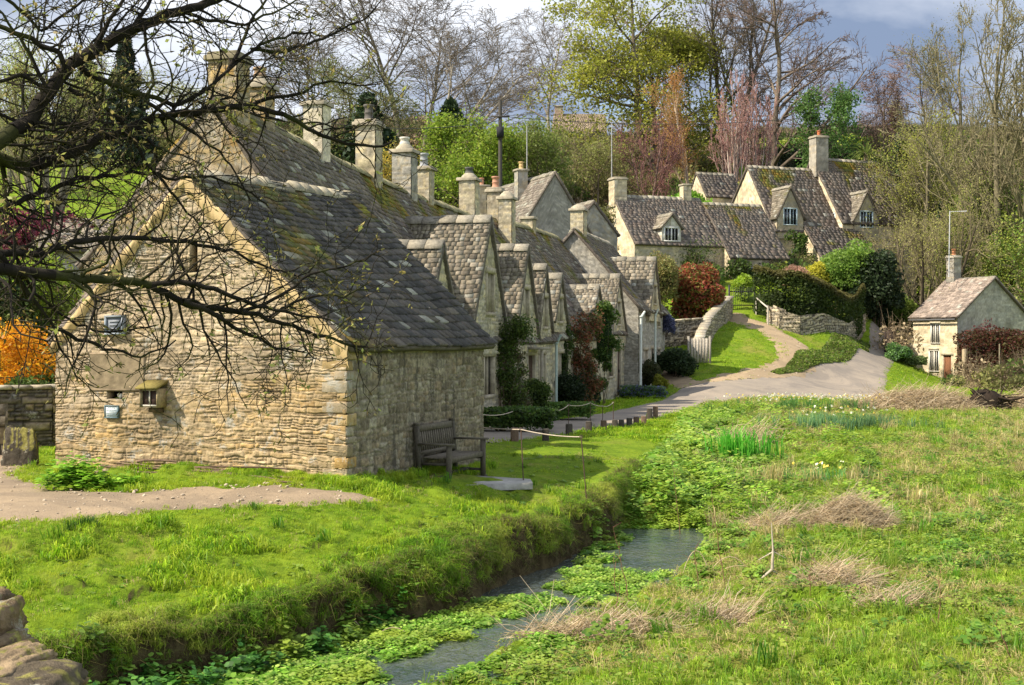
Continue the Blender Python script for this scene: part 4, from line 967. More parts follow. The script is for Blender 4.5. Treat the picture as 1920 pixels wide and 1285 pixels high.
bol = [(965,832,22),(1023,830,20),(1067,819,18),(1104,815,18),(1132,810,16),(1153,806,15),(1165,801,14),(1180,797,15),(1193,793,13),(1207,791,12),(1218,785,18),(1229,783,20)]
rb = R(3)
proto = None
names = ['shortest-looking pale brown wooden bollard, first by the bench end of the verge', 'dark wooden bollard second from the bench end of the verge',
 'dark wooden bollard third from the bench, beside the second tied stake', 'brown wooden bollard fourth along the verge from the bench', 'wooden bollard fifth along the verge from the bench',
 'dark wooden bollard sixth along the verge from the bench','low wooden bollard seventh along the verge from the bench','wooden bollard eighth along the verge from the bench',
 'squat wooden bollard ninth along the verge from the bench','smallest reddish wooden bollard just before the two tall dark ones','tall dark wooden bollard, first of the pair at the far end',
 'tallest wooden bollard, the very last of the line at the far end']
names[0] = 'pale brown wooden bollard, first of the line next to the bench'
for i, (px, py, hh) in enumerate(bol):
    q = P(px, py, EYE*F/(py-HY)); h = hh/F*q[1]+.02
    dark = i in (1, 2, 3, 5, 6, 7, 10)
    c = np.array((.06,.05,.038) if dark else (.15,.10,.065))*rb.uniform(.85, 1.2)
    z = gz(q[0], q[1])-.05
    t = thing('bollard', names[i], 'bollard', (q[0], q[1], z), group='wooden bollards along the verge', rotz=rb.uniform(-.2, .2))
    w = .115 if i else .13
    mk('post', cat_([bev((0, 0, -.25), w*1.35, w*1.35, h+.30, c, 0, .02, .03)]), M['wood'], t, local=True)
    mk('top', cat_([bev((0, 0, h+.045), w*1.25, w*1.25, 0.02, c*1.3+.015, 0, .008)]), M['wood'], t, local=True)

def stake(px, pyb, pyt, Y, Yt, label, pxt=None, r=.011, loop=True):
    b = P(px, pyb, Y); b[2] = gz(b[0], b[1]); tp = P(pxt or px, pyt, Yt)
    t = thing('rope_stake', label, 'stake', b, group='thin iron stakes carrying the rope')
    mk('rod', cat_([tubes([[*(b-[0, 0, .2]), *tp, r, r*.9]], 6, (.09, .05, .035))]), M['plain'], t)
    if loop:
        a = np.linspace(0, 2*math.pi, 9); ls = [[tp[0]+.025*math.cos(a[i]), tp[1], tp[2]+.025+.025*math.sin(a[i]), tp[0]+.025*math.cos(a[i+1]), tp[1], tp[2]+.025+.025*math.sin(a[i+1]), .006, .006] for i in range(8)]
        mk('eye', cat_([tubes(ls, 5, (.10, .06, .04))]), M['plain'], t)
    return tp+[0, 0, .02]
def Yg(py): return EYE*F/(py-HY)
tops = [stake(967, 812, 771, Yg(828)+2.2, Yg(828)+2.2, 'iron stake behind the pale bollard nearest the bench', r=.013)]
tops += [stake(1028, 808, 769, Yg(812), Yg(812), 'iron stake second from the barn on the upper rope'), stake(1066, 797, 761, Yg(806), Yg(806), 'iron stake third from the barn at the rope peak'),
         stake(1107, 797, 757, Yg(800), Yg(800), 'iron stake fourth from the barn on the upper rope'), stake(1130, 790, 763, Yg(797), Yg(797), 'iron stake fifth from the barn, shorter than its neighbours'),
         stake(1150, 786, 756, Yg(792), Yg(792), 'last iron stake where the upper rope ends')]
def rope(name, label, pts, sag, grp):
    segs = []
    for (a, b), sg_ in zip(zip(pts[:-1], pts[1:]), sag):
        t = np.linspace(0, 1, 11); q = a[None]*(1-t)[:, None]+b[None]*t[:, None]; q[:, 2] -= sg_*4*t*(1-t)
        segs += [[*q[i], *q[i+1], .0095, .0095] for i in range(10)]
    o = mk(name, cat_([tubes(segs, 6, (.55, .46, .36))]), M['dry'], loc=pts[0]); tag(o, label, 'rope')
st = P(893, 772, 26.5)
rope('rope', 'pale rope sagging between stakes along the far edge of the verge', [P(880, 770, 29.5)]+tops, [.12, .10, .09, .05, .03, .05], None)
t1 = stake(983, 905, 808, 20.7, 20.9, 'dark thin stake in the sunlit grass closest to the bench', 977)
t2 = stake(1103, 915, 822, 20.2, 20.3, 'thin rusty stake leaning alone near the stream bank', 1090)
rope('rope', 'low pale rope running from the barn wall to the rusty stake by the stream', [P(898, 801, 23.2), t1, t2], [.01, .03], None)

# timber heap, plants at the foot of the gable --------------------------------
def stickheap(name, label, cat, segs_fn, mat, seed, loc, k=5, cols=None, group=None):
    r = R(seed); segs, c = segs_fn(r)
    o = mk(name, cat_([tubes(segs, k, c)]), mat, loc=loc); tag(o, label, cat, group); return o
def logs(r):
    S_ = []; C_ = []
    for i in range(85):
        u = r.uniform(.9, 3.4); L = r.uniform(.5, 2.0); o = r.uniform(.06, .45); top = .30*(1-abs(u-1.9)/3.2)*(1-o*1.3); z = .17+r.uniform(0, max(top, .05))
        rad = r.uniform(.007, .028); a0 = onw(u, z+.06, o+.08); ang = r.normal(0, .04)
        p = a0.copy(); dd = ux*math.cos(ang)+uy*r.normal(0, .05)+uz*(math.sin(ang)-.05)
        kk = 5
        for j in range(kk):
            q = p+dd*(L/kk)+uz*r.normal(0, .012)+uy*r.normal(0, .01); S_.append([*p, *q, rad*(1-j*.08), rad*(1-(j+1)*.08)]); C_.append(np.array([(.24,.17,.11),(.16,.11,.075),(.32,.24,.17),(.11,.075,.05)][i % 4])*r.uniform(.8, 1.2)); p = q
    return S_, C_
stickheap('log_heap', 'long heap of split brown branches lying along the foot of the gable', 'log pile', logs, M['bark'], 5, onw(2.0, .2, .2), 5)

# ================================================================== FOLIAGE MAKERS
def lump(rng, dirs, seed):
    th = np.arctan2(dirs[:, 1], dirs[:, 0]); ph = dirs[:, 2]
    return fbm(th*2.3+10, ph*3.1+5, seed, 3)
def foliage(c, rx, ry, rz, pal, n, ls, seed, fill=.35, flat=0.25, droop=0.0, elong=1.6, clump=.5, box_=False):
    r = R(seed); dd = r.normal(size=(n, 3)); dd /= np.linalg.norm(dd, axis=1, keepdims=True)
    if box_:
        m = np.max(np.abs(dd), axis=1, keepdims=True)**.75; dd = dd/m
    lo = dd[:, 2] < -flat; dd[lo, 2] *= .3
    lm = lump(r, dd, seed); rad = (1-fill*r.rand(n)**1.8)*(.72+.56*lm)
    p = dd*rad[:, None]*[rx, ry, rz]+np.asarray(c, float)
    cl = fbm(p[:, 0]*2.0/max(rx, .4)+p[:, 1], p[:, 2]*2.4/max(rz, .4)+p[:, 1]*.7, seed+4, 3)
    col = pick(pal, n, r, .22)*(1-clump+2*clump*cl)[:, None]
    return leaves(p, ls, col, r, elong, droop=droop)
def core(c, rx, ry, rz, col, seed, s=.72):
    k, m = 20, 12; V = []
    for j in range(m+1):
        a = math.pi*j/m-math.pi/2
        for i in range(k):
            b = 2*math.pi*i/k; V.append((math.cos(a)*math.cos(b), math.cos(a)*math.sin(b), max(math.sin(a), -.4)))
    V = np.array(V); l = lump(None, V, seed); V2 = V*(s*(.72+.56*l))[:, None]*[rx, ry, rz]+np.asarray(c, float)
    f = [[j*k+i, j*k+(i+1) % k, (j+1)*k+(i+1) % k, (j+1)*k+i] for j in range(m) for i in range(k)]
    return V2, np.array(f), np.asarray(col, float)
def stems(c, n, h, spread, r, rad=.02, col=(.12,.09,.06)):
    S_ = []
    for i in range(n):
        a = r.uniform(0, 6.28); p = np.array(c, float)+[r.normal(0, spread*.12), r.normal(0, spread*.12), 0]; dr = np.array([math.cos(a)*spread*r.uniform(.2, 1), math.sin(a)*spread*r.uniform(.2, 1), h])
        k = 4
        for j in range(k):
            q = p+dr/k+r.normal(0, h*.03, 3); S_.append([*p, *q, rad*(1-.2*j), rad*(1-.2*(j+1))]); p = q
    return tubes(S_, 5, col)
def bush(name, label, cat, px, py, Y, w, h, pal, n, ls, seed, group=None, z=None, depth=None, corecol=None, fill=.35, st=6, clump=.5, elong=1.6, droop=0., mat='leaf', box_=False, twig=None, base=None):
    """bush whose foot sits at pixel (px,py) at depth Y; w,h in metres"""
    q = P(px, py, Y); z = gz(q[0], q[1]) if z is None else z
    if base is not None: z = base
    c0 = np.array([q[0], q[1], z]); r = R(seed+99)
    o = thing(name, label, cat, c0, group)
    c = c0+[0, 0, h*.5]
    dp_ = depth or w; geo = []; rr = R(seed+7)
    tall = h > 2.2*w
    kb = 9 if (h > 1.4*w or dp_ < .6) else 7
    if base is None and not box_ and fill < .8 or dp_ < .6:
        thin = dp_ < .6; kb = 20 if thin else kb
        geo.append(foliage(c, w/2*(.5 if thin else .78), dp_/2*.8, h/2*(.6 if thin else .9), pal, int(n*(.12 if thin else .42)), ls, seed, fill, .6, droop, elong, clump, box_))
        for i in range(kb):
            a = rr.uniform(0, 6.28); k_ = rr.uniform(.1, 1.15) if thin else rr.uniform(.25, .62); zz = rr.uniform(-.95, .9) if thin else rr.uniform(-.75, .72)
            q_ = c+[math.cos(a)*k_*w/2*(1-.3*max(zz, 0)), math.sin(a)*k_*dp_/2, zz*h/2]
            s_ = rr.uniform(.3, .62) if thin else rr.uniform(.28, .5); sz_ = s_*min(w, h*1.2)*(1.1 if thin else 1)
            geo.append(foliage(q_, s_*w/2*1.1, s_*dp_/2*1.2, sz_/2*1.2, pal, int(n*.62/kb), ls, seed*10+i, .8, .8, droop, elong, clump))
    else: geo.append(foliage(c, w/2, dp_/2, h/2*1.05, pal, n, ls, seed, fill, .6, droop, elong, clump, box_))
    mk('foliage', cat_(geo), M[mat], o)
    kk = [stems(c0, st, h*.7, w*.35, r, max(.012, w*.012), twig or (.12,.09,.06))]
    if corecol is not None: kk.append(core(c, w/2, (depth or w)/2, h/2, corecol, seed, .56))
    mk('stems', cat_(kk), M['bark'], o)
    return o
G_BR = [(.17,.27,.035),(.22,.32,.05),(.13,.22,.03)]; G_DK = [(.03,.05,.02),(.045,.07,.025),(.02,.035,.015)]; G_MD = [(.09,.15,.03),(.12,.18,.04),(.07,.12,.025)]
G_YL = [(.33,.38,.05),(.38,.42,.07),(.26,.33,.04)]; OLV = [(.26,.27,.09),(.32,.30,.11),(.20,.22,.07)]; BRN = [(.32,.25,.15),(.37,.29,.18),(.26,.20,.13)]

# ================================================================== TREES
def grow(seed, levels=4, c=(9, 7, 6, 4), ratio=(.55, .55, .5, .5), ang=(50, 45, 45, 40), trop=(.02, .03, .03, .02, 0), wig=(.06, .10, .14, .18, .2), n=(8, 6, 4, 3, 2), t0=.25, stems_=1, lean=0, sp=.35, H=1.0, r0=.018, up=None):
    r = random.Random(seed); segs = []; tips = []; G = r.gauss
    def br(p, d, L, rad, lev):
        k = n[lev]; sl_ = L/k; path = []
        for i in range(k):
            d = (d+Vector((G(0, wig[lev]), G(0, wig[lev]), G(0, wig[lev])+trop[lev]))).normalized()
            q = p+d*sl_; ra = rad*(1-.75*i/k); rb_2 = rad*(1-.75*(i+1)/k)
            segs.append((p.x, p.y, p.z, q.x, q.y, q.z, ra, rb_2, lev)); path.append((p, q, d.copy(), ra)); p = q
        if lev >= levels-1: tips.append((p.x, p.y, p.z))
        if lev < levels:
            m = c[lev]; 
            for j in range(m):
                f = t0+(1-t0)*(j+r.random())/m if lev == 0 else .15+.85*(j+r.random())/m
                i = min(int(f*k), k-1); a, b, dd, ra = path[i]; w = f*k-i; pt = a.lerp(b, w)
                an = math.radians(ang[lev]*r.uniform(.6, 1.25)); 
                ax = dd.cross(Vector((G(0, 1), G(0, 1), G(0, 1)))).normalized()
                nd = (Matrix.Rotation(an, 3, ax)@dd)
                if nd.z < -.1 and r.random() < .6: nd.z = -nd.z*.5
                Lc = L*ratio[lev]*(1.15-.65*f)*r.uniform(.7, 1.25)
                br(pt, nd.normalized(), Lc, max(ra*.55, .0012), lev+1)
    for s in range(stems_):
        a = 6.283*s/stems_+r.uniform(0, 1); k = sp if stems_ > 1 else 0
        br(Vector((math.cos(a)*.01*stems_, math.sin(a)*.01*stems_, 0)), Vector((math.cos(a)*k*r.uniform(.3, 1)+lean, math.sin(a)*k*r.uniform(.3, 1), 1)).normalized(), 1.0*r.uniform(.8, 1), r0*r.uniform(.7, 1), 0)
    return np.array(segs), np.array(tips)
TREES = {}
def tree(label, px, Y, ytop, wpx, style, seed, name='tree', group=None, leaf=None, cols=None, zoff=0., tubemin=.015, lean=0, cat='tree', **kw):
    x = (px-CX)/F*Y; z = gz(x, Y)+zoff; H = EYE+(HY-ytop)/F*Y-z; Wd = wpx/F*Y
    sg, tp = grow(seed, lean=lean, **kw)
    P0 = sg[:, 0:3].copy(); P1 = sg[:, 3:6].copy()
    hz_ = max(P1[:, 2].max(), .01); xy = np.percentile(np.abs(P1[:, :2]-lean*P1[:, 2:3]*[1, 0]), 97)
    sc = np.array([Wd/2/xy, Wd/2/xy, H/hz_])
    P0 *= sc; P1 *= sc; tp = tp*sc
    r0 = np.maximum(sg[:, 6]*H, tubemin); r1 = np.maximum(sg[:, 7]*H, tubemin*.7); lev = sg[:, 8]
    base = np.array([x, Y, z])
    cT, cL = cols or ((.16,.13,.10), (.20,.16,.12))
    o = thing(name, label, cat, base, group)
    big = lev <= 1
    S_ = np.c_[P0+base, P1+base, r0, r1]
    rg_ = R(seed)
    w = np.clip(lev/3, 0, 1)[:, None]; cc = (np.array(cT)*(1-w)+np.array(cL)*w)*rg_.uniform(.75, 1.25, (len(lev), 1))
    S_[lev == 0, 2] -= 0
    tr = [tubes(S_[big], 7, cc[big])]
    mk('trunk', cat_(tr), M['barkfar'], o)
    cr = [tubes(S_[~big], 3, cc[~big])]
    mk('twigs', cat_(cr), M['barkfar'], o)
    if leaf:
        pal, n, ls, spread = leaf
        i = rg_.randint(0, len(tp), n); pp = tp[i]+base+rg_.normal(0, spread, (n, 3))
        cl = fbm(pp[:, 0]*.6+pp[:, 1]*.4, pp[:, 2]*.6, seed, 3)
        mk('leaves', cat_([leaves(pp, ls, pick(pal, n, rg_, .25)*(.6+.8*cl)[:, None], rg_, 1.4)]), M['leaf'], o)
    return o
GR = ((.20,.175,.14), (.15,.125,.10)); DK = ((.16,.135,.10), (.21,.17,.13)); PALE = ((.34,.30,.24), (.22,.185,.15)); OL = ((.22,.19,.12), (.24,.21,.12))
BUD = [(.30,.30,.10),(.24,.26,.07),(.33,.30,.14)]
fan = dict(ang=(38, 36, 40, 40), ratio=(.62, .58, .5, .5), t0=.3)
tree('slender grey bare tree behind the chimneys, left of the big fan-shaped one', 585, 112, 15, 250, '', 11, cols=GR, c=(12,9,7,4), **fan)
tree('large bare fan-shaped tree with grey trunk above the second and third chimneys', 770, 122, -70, 420, '', 12, cols=GR, stems_=2, sp=.35, c=(12,9,7,4), **fan)
tree('bare tree leaning right with long sweeping limbs above the dark yew', 800, 116, 20, 330, '', 13, cols=PALE, stems_=3, sp=.3, lean=.38, c=(10,8,6,4), **fan)
tree('pale forked bare tree standing in front of the crest house', 1028, 134, 25, 220, '', 14, cols=PALE, stems_=1, c=(12,9,7,4), **fan)
tree('tall yellow-green tree in fresh leaf, tallest in the middle of the hill', 1215, 120, -90, 330, '', 15, cols=DK, leaf=([(.46,.48,.06),(.52,.52,.09),(.38,.42,.06)], 36000, .19, .5), stems_=2, sp=.25, c=(18,8,5,3), t0=.08, ang=(72,45,45,40), trop=(.02,.0,.0,.0,0))
tree('big bare brown tree rising just behind the pink-stemmed trees', 1370, 122, -100, 300, '', 16, cols=DK, stems_=2, sp=.25, c=(12,9,6,4), tubemin=.012, t0=.15, ang=(45,42,42,40))
tree('big bare tree with drooping side twigs, right of the pink-stemmed trees', 1448, 116, -80, 310, '', 17, cols=((.17,.14,.10),(.18,.13,.11)), stems_=1, c=(16,9,6,4), tubemin=.012, t0=.15, ang=(62,48,42,40), trop=(.02,-.02,-.01,.02,0))
tree('small birch with orange twigs and white trunk', 1292, 103, 125, 125, '', 18, cols=((.5,.42,.32),(.38,.22,.09)), c=(14,8,5,3), ang=(40,40,40,35), tubemin=.014, leaf=([(.40,.22,.07),(.34,.16,.05)], 5000, .07, .3))
tree('crimson-twigged small tree left of the orange birch', 1215, 98, 205, 130, '', 19, cols=((.2,.13,.11),(.24,.12,.11)), stems_=3, sp=.5, c=(8,7,5,3), tubemin=.016, leaf=([(.20,.09,.08),(.26,.14,.10)], 4000, .07, .3))
for i, (px, lab) in enumerate(((1378, 'pink many-stemmed upright tree, left one of two'), (1418, 'pink many-stemmed upright tree, right one of two'))):
    tree(lab, px, 101+i*2, 118+i*14, 85, '', 20+i, cols=((.48,.40,.33),(.40,.22,.19)), stems_=6, sp=.16, c=(6,5,4,3), t0=.35, ang=(20,25,30,30), tubemin=.014, r0=.009, group='pink-stemmed trees behind the hillside house')
tree('small fresh green tree behind the hillside house chimney', 1548, 108, 175, 130, '', 23, cols=DK, leaf=([(.10,.20,.05),(.14,.25,.06)], 9000, .16, .35), c=(10,6,5,3))
tree('dark brown twiggy tree between the green tree and the purple thicket', 1662, 110, 130, 140, '', 24, cols=((.11,.09,.07),(.15,.10,.08)), c=(12,8,5,4), tubemin=.016, leaf=([(.16,.10,.07),(.12,.08,.06)], 5000, .09, .3))
tree('purplish bare tree far back on the right skyline', 1735, 128, 92, 210, '', 25, cols=((.17,.13,.12),(.27,.20,.20)), c=(11,8,6,4), tubemin=.018)
tree('purplish bare tree far back, lower one behind the dark tree', 1610, 130, 175, 160, '', 26, cols=((.17,.13,.12),(.25,.19,.17)), c=(11,8,5,4), tubemin=.018)
tree('tall budding tree at the right edge with several upright trunks', 1893, 86, -60, 360, '', 27, cols=OL, stems_=3, sp=.22, c=(12,8,6,4), t0=.22, ang=(45,40,40,38), tubemin=.009, leaf=(BUD, 9000, .06, .3))
tree('tall budding tree with thin grey trunk left of the edge tree', 1800, 98, 15, 250, '', 28, cols=OL, stems_=1, c=(13,8,6,4), t0=.25, tubemin=.010, leaf=(BUD, 7000, .07, .35))
tree('yellowish budding tree above the roadside cottage chimney', 1735, 93, 225, 220, '', 29, cols=OL, stems_=3, sp=.4, c=(10,7,5,4), tubemin=.012, leaf=([(.36,.36,.08),(.30,.33,.07)], 14000, .08, .35))
tree('spreading hazel with dark low fork in front of the hillside house', 1745, 84, 300, 300, '', 30, cols=((.10,.08,.055),(.27,.23,.13)), stems_=4, sp=1.1, c=(10,7,5,3), t0=.3, trop=(.0,-.01,0,.02,0), tubemin=.010, leaf=([(.36,.36,.10),(.30,.30,.09)], 8000, .06, .3))
tree('bright green leafy tree behind the roadside cottage gable', 1858, 90, 330, 190, '', 31, cols=OL, stems_=2, c=(10,7,5,3), leaf=([(.20,.30,.05),(.26,.35,.06)], 16000, .12, .4))
tree('green leafy tree filling the right edge beyond the cottage gable', 1935, 84, 390, 180, '', 32, cols=OL, stems_=2, c=(10,7,5,3), leaf=([(.16,.25,.05),(.30,.34,.07)], 14000, .11, .4))
tree('green leafy tree behind the dark hedge end by the lane', 1790, 86, 420, 130, '', 33, cols=OL, stems_=2, c=(9,7,5,3), leaf=([(.22,.28,.06),(.28,.33,.07)], 11000, .11, .35))
tree('many-stemmed yellow-green tree on the left beyond the field', 85, 78, 40, 260, '', 34, cols=((.26,.23,.16),(.24,.22,.10)), stems_=5, sp=.5, c=(8,7,5,3), leaf=([(.30,.34,.10),(.26,.30,.08)], 9000, .08, .35))
tree('bare olive tree behind the field, left of the first chimney', 330, 112, 130, 230, '', 35, cols=OL, c=(11,8,5,4), leaf=([(.22,.24,.09)], 5000, .1, .35))
tree('bare grey tree at the top left corner of the valley', 15, 100, 60, 220, '', 36, cols=GR, c=(10,7,5,4), leaf=([(.26,.28,.10)], 4000, .1, .35))
tree('greenish bare tree between the tall chimneys and the yew', 655, 104, 130, 230, '', 37, cols=OL, c=(11,8,5,4), leaf=([(.16,.19,.07),(.22,.23,.09)], 8000, .11, .4))
tree('olive leafy tree right of the telegraph pole', 1000, 96, 228, 170, '', 38, cols=OL, stems_=3, sp=.5, c=(9,7,5,3), leaf=([(.24,.30,.07),(.20,.26,.06)], 12000, .13, .4))
tree('bright green leafy tree left of the telegraph pole', 895, 93, 218, 170, '', 39, cols=OL, stems_=3, sp=.5, c=(9,7,5,3), leaf=([(.26,.36,.04),(.33,.40,.06),(.19,.30,.04)], 18000, .14, .4))
tree('bare tan tree filling the gap behind the cream cottage ridge', 1120, 100, 240, 170, '', 40, cols=((.2,.16,.11),(.27,.22,.13)), stems_=3, sp=.5, c=(9,7,5,3), leaf=([(.28,.30,.09)], 7000, .1, .4))
tree('orange-leaved small tree between the stone stacks', 735, 80, 265, 90, '', 41, cols=OL, c=(9,7,5,3), stems_=2, leaf=([(.42,.30,.05),(.34,.30,.06)], 6000, .1, .3))
def conifer(label, px, Y, ytop, wpx, pal, seed, n=9000, ls=.35, zoff=0, shape=1.0):
    x = (px-CX)/F*Y; z = gz(x, Y)+zoff; H = EYE+(HY-ytop)/F*Y-z; Wd = wpx/F*Y/2; r = R(seed)
    o = thing('conifer_tree', label, 'tree', (x, Y, z), None)
    mk('trunk', cat_([tubes([[x, Y, z, x, Y, z+H*.96, .35, .04]], 8, (.10,.08,.06))]), M['bark'], o)
    t = r.rand(n)**.75; a = r.uniform(0, 6.283, n); lay = .75+.25*np.sin(t*38+np.sin(a*2+seed)*2)
    ra = Wd*np.clip((1-t)**shape*1.05+.03, 0, 1)*(.45+.55*r.rand(n)**.5)*lay*(.7+.6*vn(a*1.3+5, t*7, seed))
    p = np.c_[x+ra*np.cos(a), Y+ra*np.sin(a), z+H*(.06+.94*t)-ra*.25]
    cl = vn(a*2, t*12, seed)[:, None]
    mk('crown', cat_([leaves(p, ls, pick(pal, n, r)*(.6+.8*cl), r, 2.2, droop=.4)]), M['leafdark'], o)
def evergreen(label, px, Y, ytop, wpx, pal, seed, n=9000, ls=.3, **k):
    x = (px-CX)/F*Y; z = gz(x, Y); H = EYE+(HY-ytop)/F*Y-z; Wd = wpx/F*Y/2; r = R(seed+7)
    o = thing('evergreen_tree', label, 'tree', (x, Y, z))
    mk('trunk', cat_([tubes([[x, Y, z-.2, x, Y, z+H*.8, .3, .06]], 8, (.10,.08,.06))]), M['bark'], o)
    g = []
    for i in range(13):
        t = (i+.5)/13; w = Wd*(1-t*.72)*.62; a = i*2.4; off_ = Wd*(1-t)*.55
        g.append(foliage((x+math.cos(a)*off_, Y+math.sin(a)*off_*.6, z+H*(.1+.80*t)), w*r.uniform(.8, 1.2), w*.9, H*.13*r.uniform(.8, 1.3), [np.array(c)*1.35 for c in pal], n//13, ls, seed*20+i, .5, .8, .3, 1.8, .6))
    mk('crown', cat_(g), M['leafdark'], o)
CONI = [(.045,.065,.05),(.06,.085,.06),(.035,.05,.035)]
conifer('tall blue-grey conifer behind the left field', 235, 118, 62, 130, CONI, 1, 12000, .4)
conifer('broad dark conifer left of the tall one behind the field', 165, 121, 120, 170, CONI, 2, 12000, .45, shape=.7)
evergreen('dark rounded evergreen behind the tall chimneys', 690, 99, 178, 170, G_DK, 3, 12000, .34, shape=.45)
evergreen('dark yew under the leaning bare tree', 845, 102, 186, 170, G_DK, 4, 14000, .34, shape=.45)
evergreen('dark evergreen behind the cordyline on the upper right', 1690, 100, 250, 110, G_DK, 5, 8000, .3, shape=.45)
evergreen('dark ivy-covered tree behind the roadside cottage aerial', 1765, 88, 375, 60, G_DK, 6, 7000, .22, shape=.3)
# spiky palm-like plant
x, y = P(1622, 300, 97)[:2]; z = gz(x, y)
cpn = thing('cordyline', 'spiky green palm-like plant on the bank above the hillside house', 'palm', (x, y, z))
zt = EYE+(HY-290)/F*y
mk('trunk', cat_([tubes([[x, y, z, x, y, zt, .16, .12], [x, y, zt-1.5, x+1.3, y, zt-.8, .1, .09]], 7, (.2,.16,.11))]), M['bark'], cpn)
V = []; r = R(8)
for (hx, hz_) in ((0, 0), (1.3, -.8)):
    for i in range(70):
        a, e = r.uniform(0, 6.28), r.uniform(-.3, 1.3); L = r.uniform(1.0, 1.6); dv = np.array([math.cos(a)*math.cos(e), math.sin(a)*math.cos(e), math.sin(e)]); b = np.array([x+hx, y, zt+hz_])
        w = np.cross(dv, [0, 0, 1.]); w = w/max(np.linalg.norm(w), .1)*.05; m = b+dv*L*.6; t_ = b+dv*L-[0, 0, .25*L]
        V += [b-w, b+w, m+w, m-w, m-w, m+w, t_, t_-[0, 0, .01]]
mk('leaves', (np.array(V), np.arange(len(V)).reshape(-1, 4), np.array([.15,.2,.05])), M['leaf'], cpn)

# ================================================================== GARDENS, HEDGES, DRY WALLS
def drywall(label, pts, h, seed, pal='wall', ch=.09, cl=.26, res=.05, th=.4, name='dry_stone_wall', cap=True, hs=None):
    c = pts[len(pts)//2]; o = thing(name, label, 'wall', (c[0], c[1], gz(*c)))
    G_ = []; T = []
    for i, (a, b) in enumerate(zip(pts[:-1], pts[1:])):
        a = np.array(a); b = np.array(b); dd = nrm(b-a); nn = np.array([dd[1], -dd[0]]); ga, gb = gz(*a), gz(*b)
        ha = (hs[i] if hs else h); hb = (hs[i+1] if hs else h)
        G_.append(wallgeo(a, b, 0, [(0, ga+ha), (1, gb+hb)], res, pal, seed+i, ch, cl, .05, .03, mortar=(.07,.06,.045), gap=.02, zb=(ga-.3, gb-.3)))
        G_.append(wallgeo(b-nn*th, a-nn*th, 0, [(0, gb+hb), (1, ga+ha)], res*2, pal, seed+i+40, ch, cl, .04, .03, mortar=(.07,.06,.045), gap=.02, zb=(gb-.3, ga-.3)))
        L = np.linalg.norm(b-a); k = max(1, int(L/.32)); r = R(seed+i)
        for j in range(k):
            f0, f1 = j/k, (j+1)/k; q0 = a+(b-a)*f0; z0_ = ga+ha+(gb+hb-ga-ha)*f0; z1_ = ga+ha+(gb+hb-ga-ha)*f1
            e = r.uniform(-.02, .04); uu = np.array([*(dd*(L/k-.015)), z1_-z0_])
            T.append(box((q0[0]+nn[0]*(.05+e), q0[1]+nn[1]*(.05+e), z0_-.01), uu, np.array([*(-nn*(th+.1)), 0]), (0, 0, r.uniform(.05, .09)), pick([(.42,.36,.26),(.5,.44,.33),(.34,.3,.23)], 1, r)[0]))
    mk('wall', cat_(G_), M['stone'], o)
    if cap: mk('coping', cat_(T), M['trim'], o)
    return o
def w2(px, Y): return ((px-CX)/F*Y, Y)
drywall('curved dry stone wall under the long clipped hedge', [w2(1438,71.2), w2(1462,70.3), w2(1500,70.2), w2(1545,71.2), w2(1590,74), w2(1622,78)], 1.05, 900, ch=.1, cl=.3, res=.06, cap=False)
drywall('retaining wall of the garden terrace below the red bush', [w2(1204,62.5), w2(1262,63.2), w2(1318,64.0)], 1.25, 910, res=.05, ch=.09, cl=.25)
drywall('sloping garden wall with pale coping climbing towards the iron gate', [w2(1316,61.5), w2(1334,64.5), w2(1358,69), w2(1374,73)], .9, 920, res=.05, ch=.09, cl=.25, hs=[.85, 1.15, 1.1, 1.1])
drywall('dark dry stone wall beyond the lane on the left of the barn', [(-13.5, 23.8), (-11.2, 24.6), (-9.2, 25.6), (-8.4, 26.6)], 1.15, 930, 'drk', .11, .34, .03)
drywall('stub of old stone wall at the left edge beside the lane', [(-11.6, 22.6), (-10.0, 23.3), (-9.3, 23.5)], .95, 935, 'drk', .5, .8, .03, cap=False)
